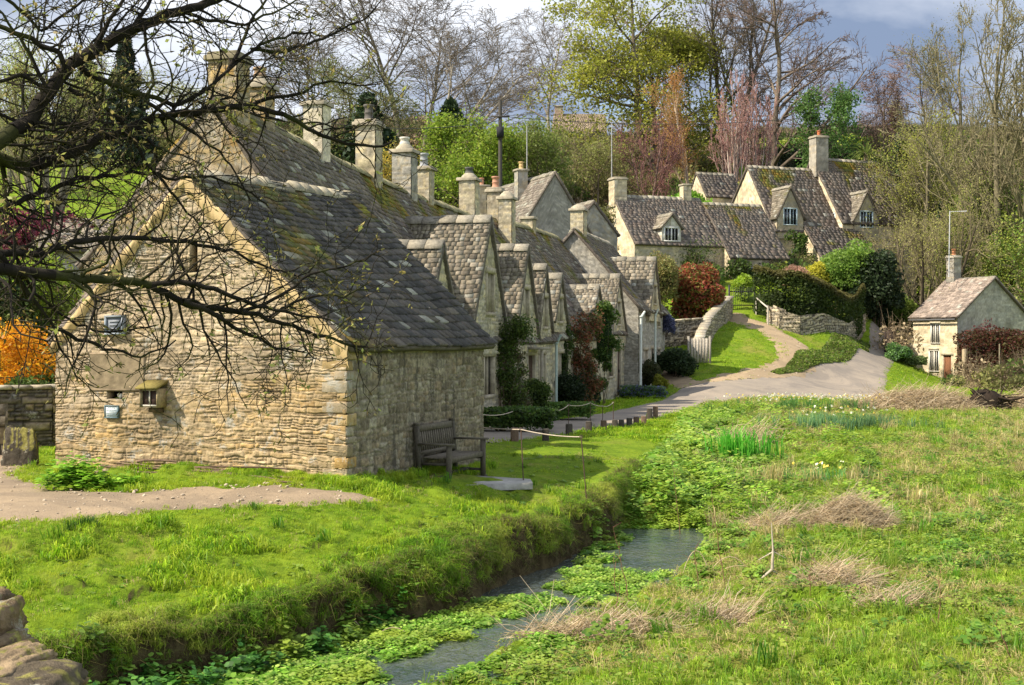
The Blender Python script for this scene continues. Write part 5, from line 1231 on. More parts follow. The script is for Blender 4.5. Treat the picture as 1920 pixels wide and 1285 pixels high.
# hedge
def hedge(label, path, wdt, h0, h1, pal, n, ls, seed, corecol, name='hedge'):
    c = path[len(path)//2]; o = thing(name, label, 'hedge', (c[0], c[1], gz(*c))); r = R(seed); V = []; cols = []; K = []
    cum = np.r_[0, np.cumsum([math.dist(a, b) for a, b in zip(path[:-1], path[1:])])]
    t = r.uniform(0, cum[-1], n); X = np.interp(t, cum, [p[0] for p in path]); Y_ = np.interp(t, cum, [p[1] for p in path]); hh = np.interp(t, cum, np.linspace(h0, h1, len(path)))
    side = r.randint(0, 5, n); u = r.uniform(-1, 1, n); w = r.uniform(0, 1, n)
    ox = np.where(side < 2, np.sign(r.randn(n))*1.0, u)*wdt/2; oz = np.where(side < 2, w, 1.0)
    bulge = 1+.22*(fbm(t*.8, oz*2, seed, 3)-.5)*2; ins = 1-.2*r.rand(n)**2
    gx = hfun(X, Y_); px_ = X+ox*bulge*ins*.35; py_ = Y_+ox*bulge*ins
    pz = gx+hh*oz*ins*(1+.10*(fbm(t*1.2, ox, seed+2, 3)-.5)*2)
    p = np.c_[px_, py_, pz]; cl = fbm(t*1.5, pz*1.5, seed+5, 3)
    col = pick(pal, n, r)*(.6+.8*cl)[:, None]
    top = np.clip((oz*ins-.85)*8, 0, 1)[:, None]; col = col*(1-top*.6)+np.array([.24,.19,.07])*top*.6
    mk('foliage', cat_([leaves(p, ls, col, r, 1.5)]), M['leaf'], o)
    for a, b in list(zip(path[:-1], path[1:]))[:3]:
        z0_ = min(gz(*a), gz(*b)); mx_ = ((a[0]+b[0])/2, (a[1]+b[1])/2, z0_-.2)
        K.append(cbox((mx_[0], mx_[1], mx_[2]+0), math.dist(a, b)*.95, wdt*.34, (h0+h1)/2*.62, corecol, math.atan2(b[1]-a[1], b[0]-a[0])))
    mk('stems', cat_(K), M['bark'], o)
hedge('long clipped green hedge with brownish top above the curved dry stone wall', [w2(1418,74.0), w2(1470,73.0), w2(1530,73.2), w2(1590,75.4), w2(1620,78.0)], 2.4, 2.6, 2.7, [(.07,.11,.025),(.10,.14,.03),(.05,.08,.02)], 26000, .11, 40, (.02,.03,.01))
r = R(44); bt_ = r.rand(26000); bc_ = np.array([(12.3,59.7),(14.2,62.8),(16.9,67.2),(19.4,72.8),(20.7,76)]); bs_ = np.linspace(0, 1, 5)
bx_ = np.interp(bt_, bs_, bc_[:, 0]); by_ = np.interp(bt_, bs_, bc_[:, 1]); bo_ = r.uniform(-1, 1, 26000)*(.35+.65*fbm(bt_*9, bt_*0, 5, 3)); wv = .35+1.0*sst(0, .5, bt_)
bx_ = bx_-.05+bo_*wv*.62; by_ = by_+.05-bo_*wv*.45; hm_ = (.04+.40*fbm(bx_*1.2, by_*1.2, 15, 3))*(1-bo_**2*.7)*(.45+.8*bt_)
bp_ = np.c_[bx_, by_, hfun(bx_, by_)+hm_*r.uniform(.1, 1.05, 26000)]
bb_ = mk('bramble_bank', leaves(bp_, .075, pick([(.15,.24,.03),(.10,.17,.03),(.22,.30,.05),(.2,.2,.07)], 26000, r, .3)*(.55+.9*fbm(bx_*2, by_*2, 16, 3))[:, None], r, 1.6), M['leaf'], loc=(16.5, 67, .9))
tag(bb_, 'ragged low bank of ivy and brambles between the grass mound and the lane', 'brambles')
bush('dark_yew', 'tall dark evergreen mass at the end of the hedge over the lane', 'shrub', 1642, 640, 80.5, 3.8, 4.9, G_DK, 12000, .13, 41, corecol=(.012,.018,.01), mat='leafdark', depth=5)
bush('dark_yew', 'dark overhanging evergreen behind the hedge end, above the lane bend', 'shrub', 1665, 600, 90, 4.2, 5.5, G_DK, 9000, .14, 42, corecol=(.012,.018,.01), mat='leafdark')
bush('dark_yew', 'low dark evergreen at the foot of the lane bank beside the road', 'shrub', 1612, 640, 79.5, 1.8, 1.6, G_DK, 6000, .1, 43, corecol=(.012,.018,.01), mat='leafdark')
gar = [('red_bush','big round red and orange leaved bush on the garden terrace',1312,600,69,3.5,2.9,[(.42,.12,.06),(.50,.20,.09),(.32,.07,.05),(.30,.26,.07),(.20,.22,.05)],16000,.11,50,(.06,.03,.02)),
 ('tall_shrub','tall brown-green upright shrub left of the red bush',1236,600,68,2.6,3.6,[(.20,.20,.07),(.24,.19,.08),(.14,.16,.05)],14000,.08,51,(.03,.03,.015)),
 ('shrub','pale coppery bare shrub under the cream cottage eave',1222,520,76,1.8,1.9,[(.36,.22,.15),(.30,.2,.12)],3500,.07,52,None),
 ('shrub','coppery brown shrub below the lean-to roof of the hillside house',1490,520,79,2.2,1.7,[(.34,.20,.14),(.28,.17,.12)],6000,.07,53,(.08,.05,.04)),
 ('shrub','bright yellow shrub beside the coppery one above the hedge',1528,520,80.5,2.2,1.8,[(.42,.38,.04),(.36,.36,.05)],6000,.09,54,(.08,.08,.02)),
 ('shrub','broad fresh green shrub above the hedge, left of the lane trees',1580,560,81,4.2,3.4,[(.16,.27,.05),(.22,.33,.06)],15000,.11,55,(.03,.05,.015)),
 ('shrub','green rounded shrub above the dark hedge end',1640,560,84,4.0,3.2,[(.14,.22,.04),(.2,.28,.06)],12000,.11,56,(.03,.05,.015)),
 ('laurel_bush','glossy bright green laurel bush behind the cream cottage roof',1292,380,92,5.0,4.6,[(.16,.32,.03),(.22,.38,.05)],14000,.17,57,(.03,.05,.015)),
 ('shrub','bright yellow-green shrub behind the iron gate',1394,600,76,1.5,1.6,[(.30,.40,.04),(.24,.34,.05)],5000,.09,58,(.05,.08,.02)),
 ('lavender_bush','small rounded blue-grey lavender bush on the terrace wall',1249,640,61.6,.85,1.1,[(.09,.10,.19),(.12,.13,.22)],3500,.05,59,(.03,.04,.06)),
 ('shrub','dark glossy hedge-like shrub left of the timber gate',1268,690,58.6,2.0,1.35,G_DK,9000,.07,60,(.012,.018,.01)),
 ('shrub','dark shrub tucked against the end cottage corner',1220,690,58.9,1.4,1.3,G_DK,6000,.07,61,(.012,.018,.01)),
 ('shrub','olive shrub at the right corner of the end cottage',1218,740,55.5,1.3,1.5,[(.10,.10,.04),(.07,.09,.03)],6000,.06,62,(.02,.02,.01)),
 ('shrub','small yellow-green shrub at the bend of the garden border',1238,725,54.6,.7,.7,[(.32,.33,.04)],2500,.06,63,(.05,.06,.02)),
 ('box_ball','round clipped bush beside the porch of the row',1003,790,36.6,1.05,1.25,[(.07,.12,.02),(.11,.16,.03),(.05,.08,.02)],9000,.045,64,(.015,.025,.01)),
 ('shrub','dark low shrub right of the grey drainpipe',1068,775,41.5,1.3,1.3,G_DK,6000,.055,65,(.012,.02,.01)),
 ('shrub','dark low shrub under the red climbing roses',1100,765,44.5,1.3,1.3,[(.03,.06,.025),(.05,.08,.03)],6000,.055,66,(.012,.02,.01)),
 ('climbing_plant','tall bright green climber on the front of the row near the end house',1133,755,46.3,1.0,4.2,[(.07,.14,.03),(.11,.19,.04),(.16,.24,.04)],12000,.06,67,(.015,.03,.01)),
 ('climbing_rose','climber with red young leaves under the low dormer',1092,760,43.8,1.3,3.3,[(.30,.10,.06),(.14,.12,.04),(.09,.08,.03),(.26,.14,.07)],9000,.055,68,None),
 ('climbing_plant','green climber over the first windows of the row beside the barn corner',948,790,34.4,1.2,3.1,[(.09,.15,.03),(.07,.10,.03),(.13,.17,.04)],9000,.05,69,None),
 ('climbing_plant','brownish climber between the porch and the windows of the row',960,790,35.5,.9,2.0,[(.12,.09,.05),(.10,.11,.04)],6000,.045,70,None),
 ('climbing_plant','ivy patch on the small dormer of the fourth cottage',1052,640,42.6,.8,3.2,G_MD,5000,.05,71,(.02,.03,.01)),
 ('flower_border','leafy flower border along the road in front of the row beside the barn',940,800,31.8,2.6,.6,[(.08,.16,.03),(.13,.2,.04),(.06,.1,.03)],9000,.06,72,(.02,.03,.01)),
 ('flower_border','leafy border at the road edge between the round bush and dark shrubs',1030,792,37.2,2.4,.5,[(.08,.16,.03),(.13,.2,.04)],7000,.055,73,(.02,.03,.01)),
 ('flower_border','blue-flowered border at the foot of the end cottage',1205,752,52,1.8,.5,[(.08,.15,.04),(.12,.13,.25),(.1,.17,.04)],7000,.05,74,(.02,.03,.01)),
 ('ivy','dark climbing ivy patch on the corner of the hillside house',1500,470,88.6,1.6,2.4,[(.05,.09,.02),(.10,.15,.03)],6000,.11,75,(.015,.03,.01)),
 ('climbing_plant','green creeper spread over the door of the cream cottage',1300,520,81.2,4.2,2.2,[(.12,.18,.04),(.09,.13,.03)],2600,.08,76,None),
 ('forsythia','blazing orange and yellow shrub left of the barn',48,760,27.5,2.7,2.5,[(.62,.30,.02),(.66,.40,.03),(.55,.24,.02)],9000,.055,78,None),
 ('shrub','lime green shrub above the orange one left of the barn',60,640,32,4.4,4.3,[(.30,.42,.04),(.24,.36,.04),(.36,.46,.06)],16000,.07,79,(.08,.10,.02)),
 ('shrub','dark purple-leaved shrub behind the lime green one',105,560,38,4.6,5.6,[(.15,.03,.05),(.22,.05,.08),(.10,.03,.04)],13000,.09,80,(.04,.015,.02)),
 ('shrub','dark green shrub at the left edge behind the orange one',5,620,30,2.4,3.8,G_MD+G_DK,9000,.08,81,(.02,.03,.01)),
 ('shrub','low mixed green plants under the orange shrub on the wall',65,775,26.6,2.0,1.4,G_MD,5000,.06,82,(.02,.03,.01)),
 ('red_hedge','rusty red-brown hedge in front of the roadside cottage gable',1868,742,73.2,4.4,3.3,[(.16,.055,.04),(.11,.07,.035),(.20,.07,.05),(.09,.08,.03)],17000,.09,83,(.04,.02,.015)),
 ('red_hedge','rusty red-brown hedge running off the right edge by the cottage',1945,745,72.5,4.0,3.1,[(.15,.05,.04),(.11,.07,.035),(.13,.12,.04)],12000,.09,84,(.04,.02,.015)),
 ('climbing_plant','dark red creeper patch on the grey cottage gable',1850,720,75.9,1.4,4.2,[(.20,.06,.06),(.15,.05,.05)],2600,.08,85,None),
 ('flower_patch','leafy flower patch with red blooms at the foot of the roadside cottage',1686,718,74.5,1.9,.95,[(.10,.2,.05),(.14,.26,.06),(.16,.24,.14),(.08,.15,.04)],7000,.08,86,(.02,.04,.015)),
 ('flower_patch','pale leafy patch on the doorstep side of the roadside cottage',1712,722,74.8,1.5,.6,[(.2,.25,.1),(.14,.2,.06)],3500,.07,87,(.02,.04,.015)),
 ('shrub','green shrubs behind the lean-to of the roadside cottage',1700,640,84,2.6,3.4,[(.24,.30,.06),(.18,.24,.05)],8000,.1,88,(.04,.05,.02)),
 ('shrub','pale grey-blue shrub behind the grey gabled house',1052,330,84,3.0,3.6,[(.10,.16,.15),(.07,.12,.11)],7000,.15,89,(.02,.03,.02)),
 ('shrub','broad green shrub above the third and fourth chimneys',905,330,80,4.6,4.4,[(.16,.25,.04),(.22,.32,.05)],12000,.13,90,(.03,.05,.015)),
 ('shrub','olive shrub to the right of the grey gabled house',1140,360,84,4.0,4.0,[(.20,.20,.08),(.14,.16,.05)],9000,.12,91,(.04,.04,.02)),
]
for g_ in gar:
    nm, lab, px, py, Y, w, h, pal, nn_, ls, sd_, cc_ = g_
    kw = {}
    if nm in ('climbing_plant', 'climbing_rose', 'ivy'): kw = dict(depth=min(.5, w), clump=.7, fill=.6)
    if nm in ('red_hedge',): kw = dict(box_=True, depth=1.6)
    if nm == 'nettle_patch': kw = dict(fill=.9, clump=.9, st=14, depth=.6)
    if nm == 'verge_plants': kw = dict(box_=False, depth=1.7)
    if nm == 'lavender_bush': kw = dict(base=gz(*P(px, py, Y)[:2])+1.0)
    if nm == 'ivy': kw['base'] = 7.2
    if 'doorstep' in lab or nm == 'flower_border': kw = dict(depth=.8, box_=True)
    if 'creeper spread' in lab: kw['base'] = 6.4
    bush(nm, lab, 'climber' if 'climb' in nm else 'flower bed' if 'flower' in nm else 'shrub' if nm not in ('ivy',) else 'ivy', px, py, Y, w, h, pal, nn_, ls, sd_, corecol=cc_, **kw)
# daylight things around the terrace
def gate(name, label, px, Y, w, h, col, bars, iron, rz_=0.):
    x, y = w2(px, Y); z = gz(x, y); o = thing(name, label, 'gate', (x, y, z), rotz=rz_)
    b = []
    for i in range(bars):
        xx = -w/2+w*(i+.5)/bars; ww = .022 if iron else w/bars*.85
        b.append(box((xx-ww/2, -.012, .05), (ww, 0, 0), (0, .024, 0), (0, 0, h*(1-.05*(i % 2) if iron else 1)), np.array(col)*(1+.1*((i*7) % 3-1))))
    mk('bars' if iron else 'boards', cat_(b), M['plain'] if iron else M['wood'], o, local=True)
    fr = [box((-w/2-.05, .014, .25), (w+.1, 0, 0), (0, .03, 0), (0, 0, .06), col), box((-w/2-.05, .014, h-.25), (w+.1, 0, 0), (0, .03, 0), (0, 0, .06), col)]
    mk('rail', cat_(fr), M['plain'] if iron else M['wood'], o, local=True)
    mk('gate_post', cat_([box((w/2+.03, -.05, -.2), (.1, 0, 0), (0, .1, 0), (0, 0, h+.35), np.array(col)*.8), box((-w/2-.13, -.05, -.2), (.1, 0, 0), (0, .1, 0), (0, 0, h+.35), np.array(col)*.8)]), M['plain'] if iron else M['wood'], o, local=True)
gate('timber_gate', 'small grey boarded timber gate in the garden wall by the dark shrub', 1311, 60.5, .85, 1.15, (.40,.36,.30), 6, False)
gate('iron_gate', 'black iron railing gate at the top of the trodden path', 1391, 74.2, 1.3, 1.3, (.03,.03,.03), 11, True)
hb = P(1418, 572, 73.5); he = P(1440, 600, 70.8)
ho = thing('handrail', 'pale timber handrail sloping down beside the path to the iron gate', 'handrail', (he[0], he[1], gz(he[0], he[1])))
za_, zb_ = gz(hb[0], hb[1])+.95, gz(he[0], he[1])+.95
mk('rail', cat_([tubes([[hb[0], hb[1], za_, he[0], he[1], zb_, .045, .045]], 6, (.55,.50,.42))]), M['wood'], ho)
for q in (hb, he): mk('post', cat_([tubes([[q[0], q[1], gz(q[0], q[1])-.2, q[0], q[1], gz(q[0], q[1])+1.0, .05, .05]], 6, (.5,.46,.38))]), M['wood'], ho)
# posts near the small cottage
q = P(1808, 730, 72.6); z = gz(q[0], q[1])
tag(mk('fence_post', cat_([bev((q[0], q[1], z-.2), .2, .2, 2.4, (.38,.30,.19), .2, .02)]), M['wood'], loc=(q[0], q[1], z)), 'upright yellowish timber post in front of the cottage door', 'post')
q = P(1874, 745, 71.6); z = gz(q[0], q[1])
tag(mk('fence_post', cat_([tubes([[q[0], q[1], z-.2, q[0], q[1], z+2.7, .035, .03]], 6, (.3,.26,.18))]), M['wood'], loc=(q[0], q[1], z)), 'thin upright pole standing against the rusty hedge', 'post')
q = P(1671, 705, 75.5); z = gz(q[0], q[1])
sb = thing('wooden_board', 'dark upright timber screen at the roadside left of the little cottage', 'screen', (q[0], q[1], z))
mk('board', cat_([cbox((q[0], q[1], z-.1), .7, .06, 1.55, (.07,.05,.04), .3)]), M['wood'], sb)
mk('post', cat_([cbox((q[0]-.38, q[1]-.1, z-.1), .1, .1, 1.65, (.05,.035,.03), .3)]), M['wood'], sb)
# telegraph pole and wires
def pole(name, label, cat, px, Y, ytop, rad, col, arms):
    x, y = w2(px, Y); z = gz(x, y); zt = EYE+(HY-ytop)/F*Y; o = thing(name, label, cat, (x, y, z))
    mk('pole', cat_([tubes([[x, y, z-.3, x, y, zt, rad, rad*.75]], 8, col)]), M['wood'], o)
    if arms:
        mk('crossarm', cat_([cbox((x, y-.12, zt-1.2), 1.3, .1, .1, np.array(col)*.8), cbox((x, y-.25, zt-2.6), .5, .5, .7, (.03,.03,.035))]), M['wood'], o)
    return np.array([x, y, zt])
tp = pole('telegraph_pole', 'dark telegraph pole with a small crossarm behind the chimneys', 'pole', 938, 88, 188, .16, (.09,.08,.07), True)
pole('aerial_mast', 'thin grey aerial mast beside the clay chimney pot', 'mast', 988, 72, 236, .035, (.4,.4,.4), False)
pole('aerial_mast', 'thin tall mast rising behind the cream cottage chimney', 'mast', 1147, 86, 232, .04, (.4,.4,.4), False)
def wire(label, a, b, sag):
    t = np.linspace(0, 1, 17); q = a[None]*(1-t)[:, None]+b[None]*t[:, None]; q[:, 2] -= sag*4*t*(1-t)
    tag(mk('overhead_wire', cat_([tubes([[*q[i], *q[i+1], .022, .022] for i in range(16)], 4, (.05,.05,.05))]), M['plain'], loc=a), label, 'wire')
wire('overhead wire running right from the telegraph pole across the trees', tp+[0, 0, -1.1], P(1500, 222, 96), .5)
wire('overhead wire running left from the telegraph pole towards the tall chimneys', tp+[0, 0, -1.4], P(560, 222, 80), .6)

# hillside scrub (uncountable) and foreground are scattered below

# ================================================================== GROUND COVER (uncountable)
def blades(n, h, spread, w, bend, seed, pal, tipmul=1.25, basemul=.55, lay=0.0):
    r = R(seed); V = []; C_ = []; Fq = []
    for i in range(n):
        a = r.uniform(0, 6.283); rr = spread*math.sqrt(r.rand()); b = np.array([rr*math.cos(a), rr*math.sin(a), 0])
        hh = h*r.uniform(.45, 1.15); la = r.uniform(0, 6.283); ln_ = r.uniform(.1, 1)*bend*hh; dr = np.array([math.cos(la), math.sin(la), 0])
        pa = r.uniform(0, 6.283); s = np.array([math.cos(pa), math.sin(pa), 0])*w*.5*r.uniform(.7, 1.3)
        zf = 1-lay
        p1 = b+dr*ln_*.3+[0, 0, hh*.55*zf]; p2 = b+dr*ln_*1.0+[0, 0, hh*(1-.45*bend)*zf]
        k = len(V); V += [b-s, b+s, p1+s*.8, p1-s*.8, p2]
        Fq += [[k, k+1, k+2, k+3], [k+3, k+2, k+4, -1]]
        c = np.asarray(pal[r.randint(len(pal))])*r.uniform(.8, 1.2); C_ += [c*basemul, c*basemul, c, c, c*tipmul]
    return np.array(V), np.array(Fq), np.array(C_)
def leafy(n, h, spread, ls, seed, pal, stalk=True):
    r = R(seed); a = r.uniform(0, 6.283, n); rr = spread*np.sqrt(r.rand(n)); z = h*r.uniform(.3, 1, n)*(1-.4*(rr/spread))
    p = np.c_[rr*np.cos(a), rr*np.sin(a), z]
    V = []; C_ = []; Fq = []
    for i in range(n):
        s = ls*r.uniform(.6, 1.3); az = r.uniform(0, 6.283); t = r.uniform(-.5, .5); e = np.array([math.cos(az), math.sin(az), t*.6]); g = np.array([-math.sin(az), math.cos(az), r.uniform(-.4, .4)]); k = len(V)
        c = p[i]; V += [c-e*s*.5, c-e*s*.1+g*s*.42, c+e*s*.42+g*s*.25, c+e*s*.55, c+e*s*.42-g*s*.25, c-e*s*.1-g*s*.42]
        Fq += [[k, k+1, k+2, k+5], [k+5, k+2, k+3, k+4]]
        q = np.asarray(pal[r.randint(len(pal))])*r.uniform(.75, 1.25); C_ += [q]*6
    return np.array(V), np.array(Fq), np.array(C_)

def scatter(name, geo, mat, pts, scl, tilt=.15, seed=1, label=None, nrmtilt=None):
    pr = mk(name+'_sample', geo, mat); COL.objects.unlink(pr)
    r = R(seed); n = len(pts)
    m = bpy.data.meshes.new(name); m.vertices.add(n); m.vertices.foreach_set('co', np.asarray(pts, np.float32).ravel())
    rot = np.c_[r.normal(0, tilt, n), r.normal(0, tilt, n), r.uniform(0, 6.283, n)].astype(np.float32)
    a = m.attributes.new('rot', 'FLOAT_VECTOR', 'POINT'); a.data.foreach_set('vector', rot.ravel())
    a = m.attributes.new('scl', 'FLOAT', 'POINT'); a.data.foreach_set('value', np.asarray(scl, np.float32))
    o = bpy.data.objects.new(name, m); COL.objects.link(o)
    ng = bpy.data.node_groups.new(name+'_nodes', 'GeometryNodeTree')
    ng.interface.new_socket('Geometry', in_out='INPUT', socket_type='NodeSocketGeometry')
    ng.interface.new_socket('Geometry', in_out='OUTPUT', socket_type='NodeSocketGeometry')
    gi = ng.nodes.new('NodeGroupInput'); go = ng.nodes.new('NodeGroupOutput')
    ip = ng.nodes.new('GeometryNodeInstanceOnPoints'); oi = ng.nodes.new('GeometryNodeObjectInfo')
    oi.inputs['Object'].default_value = pr; oi.inputs['As Instance'].default_value = True
    ra = ng.nodes.new('GeometryNodeInputNamedAttribute'); ra.data_type = 'FLOAT_VECTOR'; ra.inputs[0].default_value = 'rot'
    sa = ng.nodes.new('GeometryNodeInputNamedAttribute'); sa.data_type = 'FLOAT'; sa.inputs[0].default_value = 'scl'
    m2p = ng.nodes.new('GeometryNodeMeshToPoints')
    ng.links.new(gi.outputs[0], m2p.inputs[0]); ng.links.new(m2p.outputs[0], ip.inputs['Points']); ng.links.new(oi.outputs['Geometry'], ip.inputs['Instance'])
    ng.links.new(ra.outputs[0], ip.inputs['Rotation']); ng.links.new(sa.outputs[0], ip.inputs['Scale'])
    ng.links.new(ip.outputs[0], go.inputs[0])
    md = o.modifiers.new('scatter', 'NODES'); md.node_group = ng
    o['kind'] = 'stuff'
    if label: o['label'] = label
    return o
def Wp(px, py): Y = 3.2*F/(py-HY); return ((px-CX)/F*Y, Y)
OPEN = [[Wp(*p) for p in ((700,1285),(720,1240),(850,1196),(930,1165),(1010,1150),(1050,1135),(1040,1118),(960,1118),(850,1142),(790,1165),(790,1110),(960,1050),(1075,1020),(1095,1045),(1045,1080),(1040,1105),(1110,1115),(1130,1150),(1060,1195),(980,1222),(880,1262),(800,1300))],
        [Wp(*p) for p in ((1130,1070),(1135,1035),(1160,1010),(1180,990),(1300,990),(1330,1015),(1320,1060),(1300,1100),(1275,1130),(1200,1140),(1215,1100),(1245,1075),(1190,1066))],
        [Wp(*p) for p in ((1130,1010),(1160,990),(1150,978),(1120,1000))]]
_lb = np.array(LB); _rbk = np.array(RBK)
def lx(y): return np.interp(y, _lb[:, 1], _lb[:, 0])
def rx_(y): return np.interp(y, _rbk[:, 1], _rbk[:, 0])
SOLID = [BARN, TERR, ROAD, PATHL, PATHR, PATHG, [(26.44,76),(32,79),(30,82.5),(24.7,79)], slabc]
def cand(y0, y1, dens, seed, edge=.47, k=1.0):
    """random points in the wedge, density dens(y) per m2"""
    r = R(seed); out = []
    ys = np.arange(y0, y1, 1.0)
    for y in ys:
        w = 2*edge*(y+1); m = int(w*dens(y+.5)*k); out.append(np.c_[r.uniform(-w/2, w/2, m), r.uniform(y, min(y+1, y1), m)])
    return np.concatenate(out)
def jitin(x, y, poly, j=.12, s=3):
    return inpoly(x+(vn(x*4, y*4, s)-.5)*j*2, y+(vn(x*4+9, y*4, s+1)-.5)*j*2, poly)
def clear(q, j=.12):
    x, y = q[:, 0], q[:, 1]; k = np.ones(len(q), bool)
    for pl_ in SOLID: k &= ~jitin(x, y, pl_, j)
    return q[k]
def put(q, dz=0): return np.c_[q, hfun(q[:, 0], q[:, 1])+dz]
def Wp(px, py): Y = 3.2*F/(py-HY); return ((px-CX)/F*Y, Y)
GL = [(.26,.43,.018),(.32,.48,.022),(.19,.36,.015),(.40,.49,.04)]
GM = [(.26,.44,.02),(.33,.49,.035),(.19,.36,.02),(.42,.48,.07)]
STR = [(.54,.46,.18),(.46,.38,.15),(.60,.52,.27),(.38,.30,.13)]
ML = mat_leaf('lawn_grass', .45, patch=(.40,.46,.04), pscale=1.1, patch2=(.10,.26,.012), vary=.35)
MM = mat_leaf('marsh_grass', .42, patch=(.44,.47,.08), pscale=.55, patch2=(.10,.24,.02), vary=.4)
MC = mat_leaf('cress_leaf', .35, vary=.4, patch=(.36,.44,.06), pscale=1.2, patch2=(.07,.17,.02))
MS = mat_leaf('straw', .3, vary=.3)
# lawn on the left bank and verge
dl_ = lambda y: 270 if y < 14 else 270*(14/y)**1.2
q = clear(cand(7.2, 30, dl_, 11)); q = q[q[:, 0] < lx(q[:, 1])+.03]
hum = fbm(q[:, 0]*1.6, q[:, 1]*1.6, 61, 3)
s = (.55+1.5*sst(.5, .75, hum)*R(71).uniform(.4, 1.3, len(hum)))*np.where(q[:, 1] > 20, .8*(q[:, 1]/20)**.4, 1)
flat = inpoly(q[:, 0], q[:, 1], [(-.4,23.2),(-.6,21.6),(.4,20.3),(1.4,21.0),(2.3,25),(4.8,36),(2.5,36),(-1.2,28.5),(-.5,25)])
s = np.where(flat, s*.42, s)
h1 = np.arange(len(q)) % 3
P3 = put(q, -.005)
for k_, (hh, n_, sp_, nm) in enumerate(((.085, 20, .075, 'grass'), (.10, 18, .09, 'grass'), (.12, 16, .07, 'grass'))):
    m_ = h1 == k_; scatter(nm, blades(n_, hh, sp_, .0075, .8, 20+k_, GL), ML, P3[m_], s[m_], .22, k_)
# far lawn: verge beyond, green slope, terraces
dl2 = lambda y: 26*(30/y)**1.3
q = clear(cand(30, 86, dl2, 12), .3); q = q[(q[:, 0] < lx(np.minimum(q[:, 1], 43))+.1) | (q[:, 1] > 53.5)]
scatter('grass', blades(26, .09, .24, .02, .6, 30, GL), ML, put(q), .7+.5*R(5).rand(len(q)), .15, 5)
# weeds, dead blades, stones and a few yellow flowers in the turf
q = clear(cand(7.2, 27, lambda y: 9*(14/max(y, 12)), 101)); q = q[q[:, 0] < lx(q[:, 1])-.05]
scatter('low_weeds', leafy(9, .035, .06, .035, 102, [(.14,.26,.03),(.10,.20,.03),(.22,.30,.05)]), MC, put(q), .6+.9*R(103).rand(len(q)), .15, 104)
q = clear(cand(7.2, 27, lambda y: 14*(14/max(y, 12)), 105)); q = q[q[:, 0] < lx(q[:, 1])-.05]
q = q[fbm(q[:, 0]*1.2, q[:, 1]*1.2, 88, 3) > .5]
scatter('dry_grass', blades(9, .09, .07, .006, 1.2, 106, STR), MS, put(q), .6+.7*R(107).rand(len(q)), .3, 108)
q = clear(cand(8, 26, lambda y: 2.2*(14/max(y, 12)), 109)); q = q[q[:, 0] < lx(q[:, 1])-.05]; q = q[fbm(q[:, 0]*.9, q[:, 1]*.9, 89, 3) > .52]
scatter('grass', blades(34, .2, .09, .009, .7, 110, [(.10,.24,.012),(.14,.30,.02),(.08,.19,.012)]), ML, put(q), .6+.8*R(111).rand(len(q)), .2, 112)
def pebb(seed):
    v, f, c = core((0, 0, 0), .012, .01, .007, (.45,.37,.27), seed, 1.0); return v, f, c
for pl_, n_, sd_, sc0 in ((PATHL, 5200, 113, 1.0), (PATHR, 2600, 115, 2.0)):
    b_ = np.array(pl_); r_ = R(sd_); q = np.c_[r_.uniform(max(b_[:, 0].min(), -9), b_[:, 0].max(), n_), r_.uniform(b_[:, 1].min(), min(b_[:, 1].max(), 76), n_)]
    q = q[inpoly(q[:, 0], q[:, 1], pl_)]; w_ = 1-sst(0, .6, dline(q[:, 0], q[:, 1], pl_+[pl_[0]])); q = q[r_.rand(len(q)) < .35+.6*w_]
    scatter('gravel', pebb(3), M['bark'], np.c_[q, base_h(q[:, 0], q[:, 1])+.022], sc0*(.5+2.2*r_.rand(len(q))**3), .4, sd_)
ed_ = []
for pl_ in (PATHL,):
    r_ = R(116); 
    for a_, b_ in zip(pl_[:-1], pl_[1:]):
        m_ = int(math.dist(a_, b_)*34); t_ = r_.rand(m_); o_ = r_.normal(.0, .13, (m_, 2)); ed_.append(np.c_[a_[0]+(b_[0]-a_[0])*t_, a_[1]+(b_[1]-a_[1])*t_]+o_)
q = np.concatenate(ed_); q = q[(q[:, 0] > -9)]
scatter('grass', blades(12, .085, .06, .0075, .8, 117, GL), ML, put(q, .005), .5+.8*R(118).rand(len(q)), .25, 119)
r_ = R(120); ed_ = []
for a_, b_ in zip(ROAD[:-1], ROAD[1:]):
    m_ = int(math.dist(a_, b_)*9); t_ = r_.rand(m_); ed_.append(np.c_[a_[0]+(b_[0]-a_[0])*t_, a_[1]+(b_[1]-a_[1])*t_]+r_.normal(0, .16, (m_, 2)))
q = np.concatenate(ed_)
scatter('grass', blades(16, .07, .13, .014, .8, 121, GM), ML, put(q, .005), .5+.9*r_.rand(len(q)), .25, 122)

# long grass hanging over the lip of the bank
cum = np.r_[0, np.cumsum(np.hypot(*np.diff(_lb, axis=0).T))]; cum /= cum[-1]
t = R(6).uniform(0, .8, 26000); ex, ey = np.interp(t, cum, _lb[:, 0]), np.interp(t, cum, _lb[:, 1]); off = R(7).uniform(-.5, .5, len(t))
q = np.c_[ex+off*.85, ey-off*.5]; q = q[(q[:, 1] < 27) & (q[:, 1] > 7.5)]
ha_ = hfun(q[:, 0], q[:, 1]); hb_ = hfun(q[:, 0]+.11, q[:, 1]-.07); dz_ = ha_-hb_; rq_ = R(68).rand(len(q)); bw_ = fbm(q[:, 0]*1.2, q[:, 1]*1.2, 66, 3)
lipm = (dz_ > .04) & (ha_ > -.70) & (rq_ < .25+1.5*sst(.4, .62, bw_))
ql = q[lipm]; print('lip', len(ql))
scatter('grass', blades(22, .21, .07, .008, 1.6, 41, GM+[(.24,.22,.07),(.16,.24,.03)]), MM, put(ql, -.02), (.5+.9*fbm(ql[:, 0]*1.5, ql[:, 1]*1.5, 8, 2)), .35, 8)
